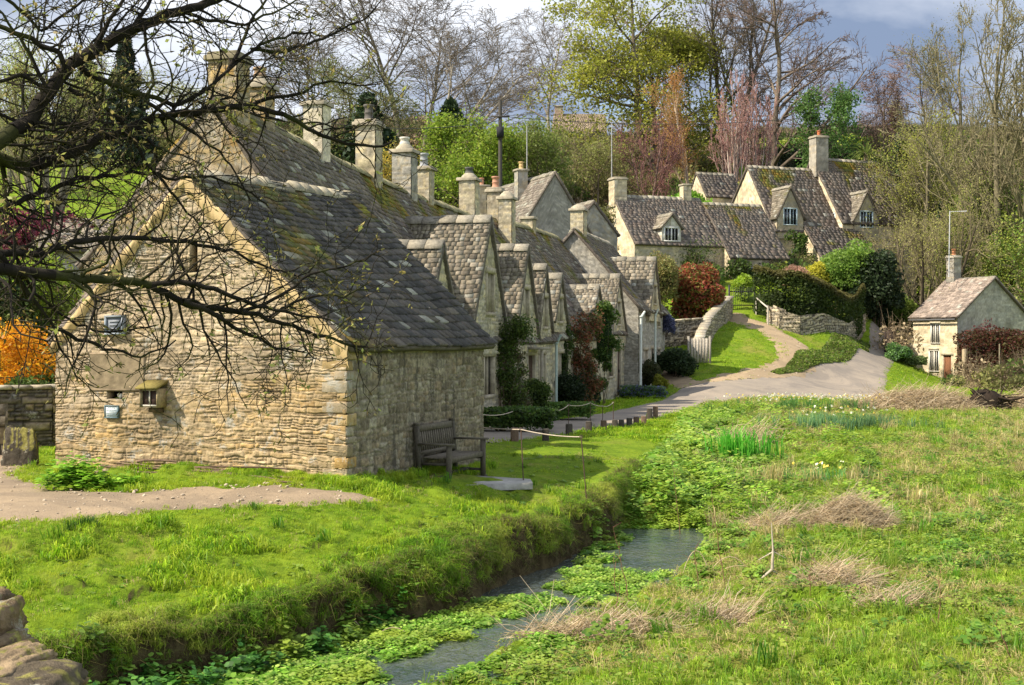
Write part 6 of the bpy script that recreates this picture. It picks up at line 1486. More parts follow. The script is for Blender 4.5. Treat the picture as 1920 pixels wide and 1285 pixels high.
facem = (dz_ > .10) & (ha_ > -.86) & (rq_ > .45)
q2 = q[facem]
scatter('dry_grass', blades(14, .2, .05, .006, 1.7, 42, [(.16,.13,.05),(.12,.11,.03),(.20,.17,.07),(.10,.15,.02)]), MS, put(q2, .0), .5+.7*R(2).rand(len(q2)), .5, 9)
# strip of rank grass along the barn foot
q = R(12).rand(900, 2); ua_ = .95+q[:, 0]*(WB-.6); oo = .03+q[:, 1]**1.4*.34
pq = np.c_[A[0]+dAB[0]*ua_+nAB[0]*oo, A[1]+dAB[1]*ua_+nAB[1]*oo]; hgt = .18+.75*sst(.45, 1, q[:, 0])
scatter('grass', blades(22, .19, .08, .008, .8, 43, GL), ML, put(pq), hgt*(.6+.6*R(1).rand(900)), .2, 10)
q = R(13).rand(420, 2); ua_ = q[:, 0]*5.0; oo = .03+q[:, 1]*.3; pq = np.c_[B[0]+dB[0]*ua_+nB[0]*oo, B[1]+dB[1]*ua_+nB[1]*oo]
scatter('grass', blades(20, .17, .08, .008, .8, 44, GM), ML, put(pq), .5+.8*R(1).rand(420), .2, 11)

# marsh on the right
dm1 = lambda y: 180 if y < 13 else 180*(13/y)**1.25
q = cand(7.0, 55, dm1, 14); q = clear(q[q[:, 0] > rx_(np.minimum(q[:, 1], 43))-.05])
hq_ = hfun(q[:, 0], q[:, 1])
kp_ = hq_ > WZ-.02
for pl_ in OPEN: kp_ &= ~(inpoly(q[:, 0], q[:, 1]+.2, pl_) & (hq_ < WZ+.07))
q = q[kp_]
dist = q[:, 0]-rx_(np.minimum(q[:, 1], 43))
dryf = fbm(q[:, 0]*.55, q[:, 1]*.40, 71, 4); up_ = sst(19, 27, q[:, 1]); dry = dryf+.085*up_-.05*(q[:, 1] < 12)
weed = fbm(q[:, 0]*.9, q[:, 1]*.9, 75, 3); rr_ = R(15).rand(len(q))
z3 = put(q, -.01); sc_ = (.7+.6*R(16).rand(len(q)))*np.where(q[:, 1] > 16, (q[:, 1]/16)**.55, 1)
isdry = rr_ < .04+sst(.50, .60, dry)*.7
isweed = (~isdry) & (rr_ > 1-.55*sst(.42, .62, weed)-.1)
isg = (~isdry) & (~isweed)
k3 = np.arange(len(q)) % 2
scatter('marsh_grass', blades(18, .13, .08, .008, .9, 50, GM), MM, z3[isg & (k3 == 0)], sc_[isg & (k3 == 0)], .25, 21)
scatter('marsh_grass', blades(16, .19, .07, .007, 1.0, 51, GM), MM, z3[isg & (k3 == 1)], sc_[isg & (k3 == 1)], .25, 22)
scatter('low_weeds', leafy(16, .10, .09, .045, 52, [(.14,.27,.03),(.20,.33,.04),(.10,.20,.025)]), MC, z3[isweed & (k3 == 0)], sc_[isweed & (k3 == 0)], .2, 23)
scatter('low_weeds', leafy(18, .13, .08, .035, 53, [(.20,.30,.04),(.27,.36,.06),(.30,.26,.08)]), MC, z3[isweed & (k3 == 1)], sc_[isweed & (k3 == 1)], .2, 24)
scatter('dry_grass', blades(16, .15, .10, .007, 1.3, 54, STR, lay=.35), MS, z3[isdry], sc_[isdry]*.9, .4, 25)
# sparse taller dead stems through the marsh
q = cand(9, 44, lambda y: 1.6*(14/y), 17); q = clear(q[q[:, 0] > rx_(np.minimum(q[:, 1], 43))+.1])
scatter('dry_grass', blades(7, .42, .06, .006, .9, 55, STR), MS, put(q), .5+.7*R(3).rand(len(q)), .3, 26)
q = cand(9, 46, lambda y: 1.3*(14/max(y, 12))**.6, 130); q = clear(q[q[:, 0] > rx_(np.minimum(q[:, 1], 43))+.3]); q = q[fbm(q[:, 0]*.5, q[:, 1]*.5, 95, 3) > .47]
scatter('low_weeds', leafy(60, .24, .2, .06, 131, [(.07,.17,.02),(.11,.22,.03),(.16,.28,.04)]), MC, put(q), .5+.8*R(132).rand(len(q)), .2, 133)
q = cand(19, 46, lambda y: 1.5, 134); q = clear(q[(q[:, 0] > rx_(np.minimum(q[:, 1], 43))-.5) & (q[:, 0] < 5+q[:, 1]*.28)]); q = q[fbm(q[:, 0]*.35, q[:, 1]*.3, 97, 3) > .5]
scatter('dry_grass', blades(46, .42, .14, .009, .8, 135, STR+[(.2,.26,.05)]), MS, put(q), .5+.8*R(136).rand(len(q)), .2, 137)
q = cand(10, 40, lambda y: .9*(14/max(y, 12)), 138); q = clear(q[q[:, 0] > rx_(np.minimum(q[:, 1], 43))+.2])
scatter('marsh_grass', blades(40, .30, .11, .009, .7, 139, [(.10,.28,.02),(.16,.36,.03)]), MM, put(q), .5+.8*R(140).rand(len(q)), .2, 141)
q = cand(21.5, 44, lambda y: 2.6, 142, .3); dd_ = q[:, 0]-lx(q[:, 1]); q = clear(q[(dd_ > .25) & (dd_ < 5.0) & (fbm(q[:, 0]*.6, q[:, 1]*.5, 99, 3) > .44)])
scatter('low_weeds', leafy(80, .42, .26, .07, 143, [(.20,.36,.03),(.28,.44,.05),(.13,.26,.03),(.36,.46,.07)]), MC, put(q), .5+.9*R(144).rand(len(q)), .2, 145)
# cress in and beside the stream
q = cand(7.6, 43, lambda y: 190 if y < 16 else 190*(16/y)**1.2, 18, .32)
ins = (q[:, 0] > lx(q[:, 1])+.12) & (q[:, 0] < rx_(q[:, 1])+.7*vn(q[:, 0]*2, q[:, 1]*2, 5)+sst(22, 26, q[:, 1])*.5)
q = q[ins]; k_ = np.ones(len(q), bool)
for pl_ in OPEN: k_ &= ~jitin(q[:, 0], q[:, 1], pl_, .22, 12)
k_ &= (R(19).rand(len(q)) < .35+.9*sst(.35, .5, fbm(q[:, 0]*1.6, q[:, 1]*1.6, 81, 3))) | (q[:, 1] > 23)
q = q[k_]; z = np.maximum(hfun(q[:, 0], q[:, 1]), WZ-.01)
big = fbm(q[:, 0]*.9, q[:, 1]*.9, 83, 3); up_ = sst(22, 26, q[:, 1]); z3 = np.c_[q, z]
sc_ = (.7+.7*big+up_*(.4+1.3*R(72).rand(len(q))**2))*np.where(q[:, 1] > 18, (q[:, 1]/18)**.4, 1); k3 = np.arange(len(q)) % 3
CR = [(.20,.38,.04),(.28,.46,.07),(.13,.27,.03),(.36,.48,.10)]
for i in range(3):
    scatter('watercress', leafy(20, (.05, .07, .11)[i], .10, (.042, .055, .035)[i], 60+i, CR), MC, z3[k3 == i], sc_[k3 == i], .15, 30+i)
# darker nettly growth at the foot of the near bank
q = cand(8.5, 15, lambda y: 60, 20, .35); dd_ = q[:, 0]-lx(q[:, 1]); q = q[(dd_ > .1) & (dd_ < 1.3-(q[:, 1]-8.5)*.16)]
scatter('low_weeds', leafy(22, .22, .11, .06, 66, [(.07,.20,.03),(.10,.26,.045),(.05,.15,.03)]), MC, np.c_[q, np.maximum(hfun(q[:, 0], q[:, 1]), WZ)], .7+.6*R(4).rand(len(q)), .2, 35)

# scrub on the hillside: brambles, saplings, ivy and brush nobody could count
def scrubgeo(seed, pal, n, ls, twigcol, st=40):
    r = R(seed); g = [foliage((0, 0, .5), .62, .62, .55, pal, n, ls, seed, .6, .7, clump=.7)]
    S_ = []
    for i in range(st):
        a = r.uniform(0, 6.28); k = r.uniform(.1, .6); p = np.array([r.normal(0, .1), r.normal(0, .1), 0]); e = np.array([math.cos(a)*k, math.sin(a)*k, r.uniform(.6, 1.25)])
        m_ = p*.5+e*.5+r.normal(0, .05, 3); S_ += [[*p, *m_, .012, .009], [*m_, *e, .009, .004]]
        for j in range(3):
            b = m_+(e-m_)*r.rand(); S_.append([*b, *(b+r.normal(0, .14, 3)+[0, 0, .1]), .005, .003])
    g.append(tubes(S_, 3, twigcol)); return cat_(g)
q = cand(62, 168, lambda y: .55*(80/y)**.6, 22, .52)
x, y = q[:, 0], q[:, 1]
k_ = np.ones(len(q), bool)
for pl_ in ([(5.4,60),(8,60),(22,74),(24,60),(16,60)], [w2(1180,60), w2(1180,78.5), w2(1460,78.5), w2(1420,70), w2(1400,60)], [(5,79),(16,82),(14,90),(3,87)], [(15,86),(30,91),(29,101),(14,98)], [(-2,65),(7,64),(8,75),(-6,75)],
            [w2(1110,60), w2(1110,80), w2(1200,80), w2(1200,60)], [w2(1380,76), w2(1380,60), w2(1700,60), w2(1640,90), w2(1700,120), w2(1720,120), w2(1755,78), w2(2100,60), w2(2100,79), w2(1700,78)], [(23,70),(40,70),(40,80),(23,82)]):
    k_ &= ~inpoly(x, y, pl_)
k_ &= ~((x < -3-.05*(y-62)) & (y < 140) & (x/y < -.06))
q = q[k_]; x, y = q[:, 0], q[:, 1]; far = sst(66, 110, y)
sc_ = (1.0+1.9*R(23).rand(len(q)))*(.75+far*.6)*np.where(y > 116, .55, 1); kind_ = fbm(x*.07+3, y*.06, 91, 3)+.22*(R(24).rand(len(q))-.5)
sc_ = np.where((x/y > .05) & (x/y < .30) & (y < 102), sc_*.6, sc_)
cuts = np.quantile(kind_, [.30, .52, .70, .86]); z3 = put(q, -.2)
for i, (lo, hi) in enumerate(zip([-9, *cuts], [*cuts, 9])):
    m_ = (kind_ >= lo) & (kind_ < hi)
    pal, tw, ls, n_ = [(OLV, (.20,.17,.10), .07, 700), (BRN, (.26,.2,.13), .06, 450), (G_MD, (.1,.08,.05), .09, 900), (G_BR+G_YL, (.14,.12,.07), .085, 800), (G_DK, (.06,.05,.03), .09, 900)][i]
    scatter('undergrowth', scrubgeo(70+i, pal, n_, ls, tw), M['leaf'], z3[m_], sc_[m_], .12, 40+i)
# hedgerow scrub on the left beyond the field
q = cand(95, 160, lambda y: .25, 25, .55); x, y = q[:, 0], q[:, 1]; q = q[(x/y < -.07) & (y > 118+8*vn(x*.1, y*.1, 3))]
z3 = put(q, -.2); k3 = R(26).rand(len(q))
for i, (pal, tw) in enumerate(((OLV, (.2,.17,.1)), (G_DK+G_MD, (.08,.07,.04)), (BRN, (.24,.19,.13)))):
    m_ = (k3 >= i/3) & (k3 < (i+1)/3); scatter('undergrowth', scrubgeo(80+i, pal, 700, .085, tw), M['leaf'], z3[m_], 1.8+2.2*R(27+i).rand(m_.sum()), .12, 50+i)
q = R(28).rand(260, 2); q = np.c_[-38+q[:, 0]*26, 52+q[:, 1]*26]; q = q[(q[:, 0]/q[:, 1] < -.13)]
scatter('undergrowth', scrubgeo(85, G_MD+OLV, 800, .085, (.1,.08,.05)), M['leaf'], put(q, -.2), 1.3+1.3*R(29).rand(len(q)), .12, 55)

# ================================================================== PARTICULAR PLANTS ON THE MARSH
def clump(name, label, cat, px, py, geo_fn, mat, zg=-.7, group=None, leafname=None, extra=None):
    Y = (EYE-zg)*F/(py-HY); x = (px-CX)/F*Y
    for _ in range(6):
        z = gz(x, Y); Y = (EYE-z)*F/(py-HY); x = (px-CX)/F*Y
    z = gz(x, Y); v, f, c = geo_fn(); v = v+np.array([x, Y, z-.02])
    o = mk(name, (v, f, c), mat, loc=(x, Y, z)); tag(o, label, cat, group); return o, np.array([x, Y, z])
def many(geos):
    return cat_([(g[0]+np.array([dx, dy, 0]), g[1], g[2]) for (dx, dy, g) in geos])
r = R(31)
clump('iris_clump', 'upright clump of bright green sword-shaped iris leaves in the marsh', 'plant', 1392, 868, lambda: many([(r.normal(0, .42), r.normal(0, .22), blades(12, .98, .12, .034, .35, 100+i, [(.10,.34,.03),(.14,.40,.05),(.07,.26,.025)])) for i in range(26)]), M['leaf'])
clump('sedge_tussock', 'tussock of mixed green and straw rushes right of the iris leaves', 'plant', 1462, 905, lambda: many([(r.normal(0, .40), r.normal(0, .22), blades(26, .62, .14, .009, .8, 140+i, STR+[(.16,.2,.05)])) for i in range(16)]), M['leaf'])
def daff(n, seed, w, dpt, flowers, col, h=.56):
    rr = R(seed); g = [(rr.normal(0, w), rr.normal(0, dpt), blades(15, h, .12, .018, .35, seed+i, col)) for i in range(n)]
    out = [many(g)]
    k = flowers; p = np.c_[rr.normal(0, w, k), rr.normal(0, dpt, k), h*rr.uniform(.75, 1.1, k)]
    out.append(leaves(np.repeat(p, 3, 0)+rr.normal(0, .012, (k*3, 3)), .055, np.repeat(pick([(.8,.78,.62),(.85,.82,.7),(.82,.66,.15)], k, rr, .1), 3, 0), rr, 1.1))
    return cat_(out)
BG = [(.13,.27,.12),(.19,.34,.17),(.09,.20,.09),(.24,.36,.12)]
clump('daffodil_clump', 'large clump of white daffodils at the road edge of the marsh', 'flowers', 1490, 772, lambda: daff(60, 200, 1.2, .6, 170, [(.10,.24,.06),(.14,.30,.07)]), M['leaf'])
clump('daffodil_clump', 'blue-green clump of daffodil leaves left of its darker twin', 'flowers', 1532, 806, lambda: daff(40, 230, .5, .55, 16, BG, .62), M['leaf'])
clump('daffodil_clump', 'blue-green clump of daffodil leaves furthest right, below the dry brush', 'flowers', 1622, 806, lambda: daff(48, 260, .62, .6, 18, BG, .62), M['leaf'])
clump('daffodil_clump', 'smaller clump of pale daffodils between the road and the blue-green clumps', 'flowers', 1600, 772, lambda: daff(18, 290, .38, .3, 40, [(.14,.26,.08)]), M['leaf'])
clump('daffodil_clump', 'green daffodil leaves with a few white blooms beside the rushes', 'flowers', 1552, 905, lambda: daff(16, 320, .35, .2, 10, [(.10,.26,.08),(.14,.3,.08)], .4), M['leaf'])
clump('grass_tussock', 'dark green tussock standing at the edge of the dusty path', 'plant', 170, 985, lambda: many([(r.normal(0, .07), r.normal(0, .05), blades(26, .24, .07, .009, .7, 340+i, [(.06,.14,.015),(.08,.18,.02)])) for i in range(8)]), M['leaf'], zg=.1)
# heaps of flattened dead reeds
def heap(w, dpt, h, n, seed, col, L=.45):
    rr = R(seed); S_ = []; C_ = []
    for i in range(int(n*1.7)):
        a = rr.uniform(0, 6.28); k = rr.rand()**.65; x, y = w*k*math.cos(a), dpt*k*math.sin(a); z = h*(1-k*k)*rr.uniform(.2, 1.0)+.02
        az = rr.uniform(0, 6.28) if rr.rand() < .5 else rr.normal(.3, .5); e = np.array([math.cos(az), math.sin(az)*.7, rr.normal(-.05, .45)]); l = .8*L*rr.uniform(.35, 1.2); p = np.array([x, y, z]); b = rr.normal(0, .12, 3)*l
        m_ = p+e*l*.5+b; q_ = p+e*l; q_[2] = max(q_[2], .0); rad = rr.uniform(.0018, .004)*(1 if L < .6 else 2)
        S_ += [[*p, *m_, rad, rad], [*m_, *q_, rad, rad*.6]]; c = np.asarray(col[rr.randint(len(col))])*rr.uniform(.7, 1.25); C_ += [c, c]
    return tubes(S_, 3, np.array(C_))
HC = [(.56,.44,.28),(.48,.36,.21),(.64,.52,.36),(.34,.25,.15)]
heaps = [('rounded heap of pale dead reeds in the middle of the marsh', 1590, 990, .70, .42, .52, 1900), ('flattened trail of dead reeds leading left from the rounded heap', 1470, 990, .75, .4, .22, 1000),
 ('long low swathe of grey-brown dead reeds beside the nearest bend of the stream', 1120, 1192, .85, .3, .13, 1100), ('dark tangle of dead reeds in the lower middle of the marsh', 1340, 1172, .5, .3, .15, 700),
 ('scattered pale dead reeds right of the forked white stick', 1560, 1095, .5, .35, .2, 650), ('thin patch of dead reeds trailing right, nearest the bottom of the marsh', 1665, 1135, .42, .22, .1, 380),
 ('broad bank of pinkish dry brush in front of the roadside cottage', 1720, 772, 2.8, 1.1, .75, 3200), ('dry brush pile right of the fallen stump', 1905, 768, 1.8, .8, .55, 1500), ('dry tan reeds standing beside the road edge of the stream', 1395, 838, .7, .6, .3, 900)]
for i, (lab, px, py, w, dp, h, n_) in enumerate(heaps):
    clump('reed_heap', lab, 'reed heap', px, py, lambda: heap(w, dp, h, n_, 400+i, HC, .45 if py > 850 else .8), M['dry'])
# stump and dark brushwood
def stump():
    rr = R(5); S_ = []
    for i in range(60):
        a = rr.uniform(0, 6.28); p = np.array([rr.normal(0, .35), rr.normal(0, .2), rr.uniform(.1, .55)]); e = p+rr.normal(0, .45, 3)*[1.2, .6, .5]+[0, 0, .1]; S_.append([*p, *e, rr.uniform(.02, .07), .01])
    return cat_([tubes(S_, 5, (.05,.035,.025)), core((0, 0, .3), .75, .5, .6, (.035,.025,.018), 6, .8)])
clump('tree_stump', 'dark fallen stump with roots lying in front of the rusty hedge', 'stump', 1848, 772, stump, M['bark'])
# dead upright stalks and sticks
def stalk(label, px, py, ph, lean=0, col=(.22,.11,.07), r0=.007, branches=5, seed=1):
    def g():
        rr = R(seed); Y = (EYE+.7)*F/(py-HY); H = ph/F*Y; S_ = []; p = np.array([0, 0, -.05]); k = 7
        for j in range(k):
            q_ = np.array([lean*H*(j+1)/k+rr.normal(0, .008), rr.normal(0, .008), H*(j+1)/k]); S_.append([*p, *q_, r0*(1-.1*j), r0*(1-.1*(j+1))]); p = q_
            if j > 1 and j <= branches+1:
                S_.append([*p, *(p+[rr.normal(0, .07), rr.normal(0, .05), rr.uniform(.04, .12)]), r0*.5, r0*.25])
        return tubes(S_, 5, col)
    clump('dead_stalk', label, 'stalk', px, py, g, M['dry'])
for i, a_ in enumerate((('tall rusty dead stalk beside the pool, leaning left', 1278, 1020, 175, -.12), ('tall rusty dead stalk right of the pool', 1362, 1115, 210, -.15), ('rusty dead stalk at the left foot of the pool', 1180, 1125, 150, -.2),
     ('short rusty dead stalk on the marsh below the pool', 1310, 1110, 90, -.1), ('short rusty dead stalk left of the dark reed tangle', 1160, 1165, 120, -.1), ('thin rusty stalk beside the forked white stick', 1520, 1130, 75, .0),
     ('thin rusty stalk in the bottom right of the marsh', 1760, 1180, 110, .03), ('bent pale stalk at the very right of the marsh', 1905, 1245, 90, -.5))):
    stalk(*a_, seed=500+i)
def ystick():
    c = (.50,.42,.33); S_ = [[-.12,0,0,.02,0,.12,.016,.02],[.02,0,.12,.03,.0,.36,.022,.016],[.03,0,.36,.01,0,.72,.013,.006],[.02,0,.34,-.16,0,.24,.008,.005],[.02,0,.36,.2,.02,.26,.008,.004],[.02,0,.1,.25,.1,-.02,.012,.01]]
    return tubes(S_, 6, c)
clump('forked_stick', 'pale forked stick standing upright in the marsh', 'stick', 1445, 1088, ystick, M['dry'])
def bent():
    rr = R(9); S_ = []
    for (x0, x1, h) in ((0, .55, .22), (0, -.35, .3), (.1, .7, .1)):
        t = np.linspace(0, 1, 9)
        for a, b in zip(t[:-1], t[1:]): S_.append([x0+(x1-x0)*a, 0, h*4*a*(1-a)+.02, x0+(x1-x0)*b, 0, h*4*b*(1-b)+.02, .007, .006])
    return tubes(S_, 5, (.5,.4,.25))
clump('bent_reed', 'arched pale broken reeds hanging over the right bank of the pool', 'reed', 1330, 1075, bent, M['dry'])
clump('bent_reed', 'broken pale twigs poking out over the near bank', 'reed', 690, 1200, bent, M['dry'], zg=-.6)
clump('nettle_patch', 'leafy green nettles at the left foot of the barn gable', 'nettles', 150, 918, lambda: many([(r.normal(0, .22), r.normal(0, .10), leafy(70, r.uniform(.25, .62), .17, .085, 600+i, [(.20,.36,.03),(.26,.42,.05),(.13,.26,.03)])) for i in range(22)]), M['leaf'], zg=.2)
# molehill
def mole():
    v, f, c = core((0, 0, .0), .12, .09, .10, (.035,.024,.015), 3, 1.0); c = np.tile(c, (len(v), 1)); c[v[:, 2] > .07] = (.16,.10,.05); return v, f, c
clump('molehill', 'small dark molehill in the grass of the left bank', 'molehill', 582, 1112, mole, M['bark'], zg=-.4)

# ================================================================== NEAR STONE PARAPET
pw = thing('stone_parapet', 'rough mossy stone parapet at the bottom left corner nearest the camera', 'wall', (-2.0, 4.0, .9))
def rock(c, s, seed, col):
    k, m = 72, 44; V = []
    for j in range(m+1):
        a = math.pi*j/m-math.pi/2
        for i in range(k):
            b = 2*math.pi*i/k; dv = np.array([math.cos(a)*math.cos(b), math.cos(a)*math.sin(b), math.sin(a)]); dv = dv/(np.abs(dv)**5).sum()**.2
            V.append(dv)
    V = np.array(V); l = (fbm(V[:, 0]*1.3+seed, V[:, 2]*1.3+V[:, 1], seed, 4)-.5)*.5+(fbm(V[:, 0]*6+seed, V[:, 2]*9+V[:, 1]*5, seed+9, 4)-.5)*.22; V = V*(1+l)[:, None]*np.asarray(s)+np.asarray(c)
    f = [[j*k+i, j*k+(i+1) % k, (j+1)*k+(i+1) % k, (j+1)*k+i] for j in range(m) for i in range(k)]
    cc = np.asarray(col)*(.6+.8*fbm(V[:, 0]*9, V[:, 2]*9+V[:, 1]*5, seed, 4))[:, None]
    mo = (fbm(V[:, 0]*30, V[:, 1]*30, seed+4, 3) > .60) & (V[:, 2] > np.asarray(c)[2]); cc[mo] = np.array([.30,.27,.08])*(.8+.4*R(seed).rand(mo.sum(), 1))
    return V, np.array(f), cc
def rk(px, py, Y, sx, sy, sz, seed, col=(.27,.19,.11)):
    q = P(px-14, py, Y); mk('stone', rock(q, (sx, sy, sz), seed, col), M['rock'], pw, smooth=True)
M['rock'] = mat_col('mossy_rock', .95, 14, .45, 34, .9, .03, lich=(.45,.42,.33), lscale=6, lthr=.6)
rk(-28, 1190, 3.6, .075, .2, .07, 1); rk(2, 1172, 3.75, .042, .16, .045, 6, (.24,.17,.10)); rk(-50, 1160, 3.7, .07, .2, .06, 2, (.24,.17,.10)); rk(-35, 1252, 3.5, .09, .24, .04, 3); rk(20, 1208, 3.6, .035, .12, .03, 12, (.26,.19,.11))
rk(18, 1268, 3.3, .075, .22, .042, 4, (.34,.25,.15)); rk(-40, 1300, 3.3, .1, .3, .07, 5); rk(84, 1278, 3.35, .036, .14, .03, 7, (.36,.27,.15)); rk(50, 1330, 3.2, .12, .2, .055, 8); rk(52, 1262, 3.42, .04, .12, .03, 13, (.3,.21,.12)); rk(-10, 1360, 3.1, .2, .3, .1, 9, (.15,.12,.08))
q = P(0, 1500, 3.2); mk('core', cat_([cbox((q[0]-.12, q[1]+.1, -.8), .5, .55, 1.45, (.08,.065,.045))]), M['bark'], pw)
# slabs by the lane on the left
q = P(38, 868, 21.5); z = gz(q[0], q[1])
tag(mk('standing_stone', rock((q[0], q[1], z+.28), (.27, .09, .36), 21, (.10,.085,.065)), M['rock'], smooth=True, loc=(q[0], q[1], z)), 'dark rounded upright stone slab beside the lane left of the barn', 'stone')

# ================================================================== OVERHANGING TREE
rt = random.Random(77); MG = []; TIP = []
def gnarl(p, d, L, rad, lev):
    k = max(3, int(L/.05)); k = min(k, 11); s_ = L/k; G = rt.gauss
    for i in range(k):
        d = (d+Vector((G(0, .27), G(0, .2), G(0, .27)+.02))).normalized(); q = p+d*s_
        a, b = rad*(1-.7*i/k), rad*(1-.7*(i+1)/k); MG.append((p.x, p.y, p.z, q.x, q.y, q.z, max(a, .0016), max(b, .0014), lev)); p = q
        if lev < 3 and i > 0 and rt.random() < (.62, .55, .40)[lev]:
            ax = d.cross(Vector((G(0, 1), G(0, 1), G(0, 1)))).normalized(); nd = Matrix.Rotation(math.radians(rt.uniform(28, 75)), 3, ax)@d; nd.y *= .75
            gnarl(p, nd.normalized(), L*rt.uniform(.35, .62), b*.62, lev+1)
    TIP.append((p.x, p.y, p.z, d.x, d.y, d.z))
LIMB = [  # (points px,py), depth start,end, radius start,end (m), child length, child rate
 ([(-60,300),(0,263),(50,233),(90,171),(121,132),(175,93),(241,58),(335,19),(400,2),(470,-22)], 5.2, 6.2, .036, .018, .75, 1.5),
 ([(-60,296),(0,300),(70,311),(128,292),(187,261),(249,237),(311,218),(389,206),(467,198),(520,214),(560,230),(603,257),(650,270),(700,275),(735,270)], 5.4, 6.4, .030, .006, .62, 1.6),
 ([(-60,478),(0,473),(78,475),(136,455),(233,447),(292,451),(350,455),(430,470),(500,500),(560,520)], 5.1, 6.1, .018, .004, .60, 1.5),
 ([(-60,502),(0,505),(100,515),(180,524),(282,532),(343,564),(444,585),(504,597),(585,625),(640,645),(690,648)], 5.0, 5.9, .026, .005, .62, 1.7),
 ([(343,564),(400,590),(450,622),(520,650),(570,662)], 5.4, 5.8, .013, .004, .38, 1.4),
 ([(282,532),(350,530),(420,548),(480,575),(560,590),(620,600)], 5.4, 5.7, .014, .004, .4, 1.4),
 ([(-60,395),(0,397),(50,370),(136,338),(249,323),(331,335),(400,330),(450,350),(500,382)], 5.3, 6.3, .014, .004, .55, 1.4),
 ([(128,167),(175,187),(215,212),(233,233)], 5.5, 5.6, .011, .008, .3, 1.2),
 ([(152,132),(218,160),(272,183),(331,195),(358,183),(400,160),(428,128),(470,95),(520,70),(560,60),(600,68)], 5.6, 6.4, .014, .005, .55, 1.6),
 ([(280,195),(350,241),(409,280),(447,335),(470,375)], 5.7, 6.0, .009, .003, .35, 1.2),
 ([(240,237),(270,300),(310,345),(345,392),(385,430),(400,470)], 5.7, 5.9, .010, .003, .4, 1.3),
 ([(270,45),(275,100),(290,150),(275,190)], 5.8, 5.8, .008, .006, .3, 1.2),
 ([(467,198),(520,182),(560,178),(620,150),(665,160),(710,158)], 6.2, 6.4, .011, .003, .42, 1.5),
 ([(428,128),(450,90),(470,40),(500,0),(520,-30)], 6.1, 6.3, .010, .005, .45, 1.5),
 ([(470,95),(540,98),(590,80),(640,55),(690,30),(720,-5)], 6.2, 6.5, .010, .003, .45, 1.6),
 ([(444,585),(500,570),(545,540),(580,515),(640,500),(680,488),(715,470)], 5.7, 5.9, .009, .003, .38, 1.4),
 ([(504,597),(545,570),(600,555),(650,560),(690,530)], 5.8, 5.9, .008, .003, .35, 1.3),
 ([(-60,455),(0,475),(30,520),(70,570),(100,610),(110,650),(135,690),(145,712)], 5.0, 5.4, .013, .003, .35, 1.1),
 ([(100,610),(150,640),(210,655),(260,670),(310,650),(330,640)], 5.3, 5.5, .009, .003, .3, 1.0),
 ([(-40,430),(20,460),(60,545),(130,600),(185,625),(240,620),(290,610)], 5.2, 5.5, .009, .003, .3, 1.0),
 ([(-60,60),(0,48),(60,78),(110,98),(125,132)], 5.3, 5.4, .010, .012, .55, 1.6),
 ([(-60,-10),(20,0),(80,60),(130,20),(190,-20)], 5.4, 5.6, .009, .005, .6, 1.6),
 ([(90,171),(60,110),(30,60),(0,20),(-20,0)], 5.4, 5.3, .010, .004, .5, 1.4),
 ([(175,93),(195,60),(210,30),(240,-10)], 5.7, 5.7, .012, .007, .5, 1.5),
 ([(241,58),(262,32),(285,-5)], 5.8, 5.9, .012, .008, .45, 1.5),
 ([(335,19),(400,40),(460,45),(520,20),(560,0)], 6.0, 6.2, .010, .004, .45, 1.6),
 ([(0,150),(40,140),(75,160),(90,171)], 5.3, 5.4, .008, .008, .5, 1.5),
 ([(-60,150),(0,215),(60,235),(120,250),(180,225),(233,233)], 5.3, 5.6, .008, .006, .4, 1.3),
 ([(-60,640),(-10,560),(40,520),(90,480),(110,455)], 5.1, 5.3, .008, .005, .3, 1.0),
]
for pts, y0, y1, r0_, r1_, cl_, rate in LIMB:
    t = np.linspace(0, 1, len(pts)); px = [p[0] for p in pts]; py = [p[1] for p in pts]
    nn_ = max(6, int(sum(math.dist(a, b) for a, b in zip(pts[:-1], pts[1:]))/16)); cum = np.r_[0, np.cumsum([math.dist(a, b) for a, b in zip(pts[:-1], pts[1:])])]; cum /= cum[-1]
    tt = np.linspace(0, 1, nn_); X = np.interp(tt, cum, px); Y_ = np.interp(tt, cum, py)+np.array([rt.gauss(0, 2.2) for _ in tt]); D_ = y0+(y1-y0)*tt
    Q_ = [Vector(P(a, b, c)) for a, b, c in zip(X, Y_, D_)]
    for i in range(nn_-1):
        a, b = r0_+(r1_-r0_)*tt[i], r0_+(r1_-r0_)*tt[i+1]
        MG.append((*Q_[i], *Q_[i+1], a, b, 0))
        dd_ = (Q_[i+1]-Q_[i]).normalized()
        for _ in range(int(rate*.62+rt.random())):
            ax = Vector((rt.gauss(0, .25), 1, rt.gauss(0, .25))).normalized(); sg_ = rt.choice((-1, 1))
            nd = Matrix.Rotation(math.radians(sg_*rt.uniform(30, 75)), 3, ax)@dd_; nd.y += rt.gauss(0, .35)
            gnarl(Q_[i].lerp(Q_[i+1], rt.random()), nd.normalized(), cl_*rt.uniform(.25, 1.0)*(1-.35*tt[i]), max(min(a*.45, .0075), .003), 1 if cl_ < .45 else rt.choice((0, 1)))
    TIP.append((*Q_[-1], *(Q_[-1]-Q_[-2]).normalized()))
bt = np.array([-3.4, 5.2, gz(-3.4, 5.2)])
mt = thing('overhanging_tree', 'near dark gnarled branches with opening buds hanging across the upper left', 'tree', bt)
tr = [[*bt-[0,0,.2], -3.35, 5.2, .9, .22, .17], [-3.35, 5.2, .9, -3.2, 5.2, 1.9, .17, .14], [-3.2, 5.2, 1.9, -3.05, 5.25, 3.0, .14, .11], [-3.05, 5.25, 3.0, -3.0, 5.3, 4.2, .11, .07], [-3.0, 5.3, 4.2, -2.9, 5.4, 5.6, .07, .04]]
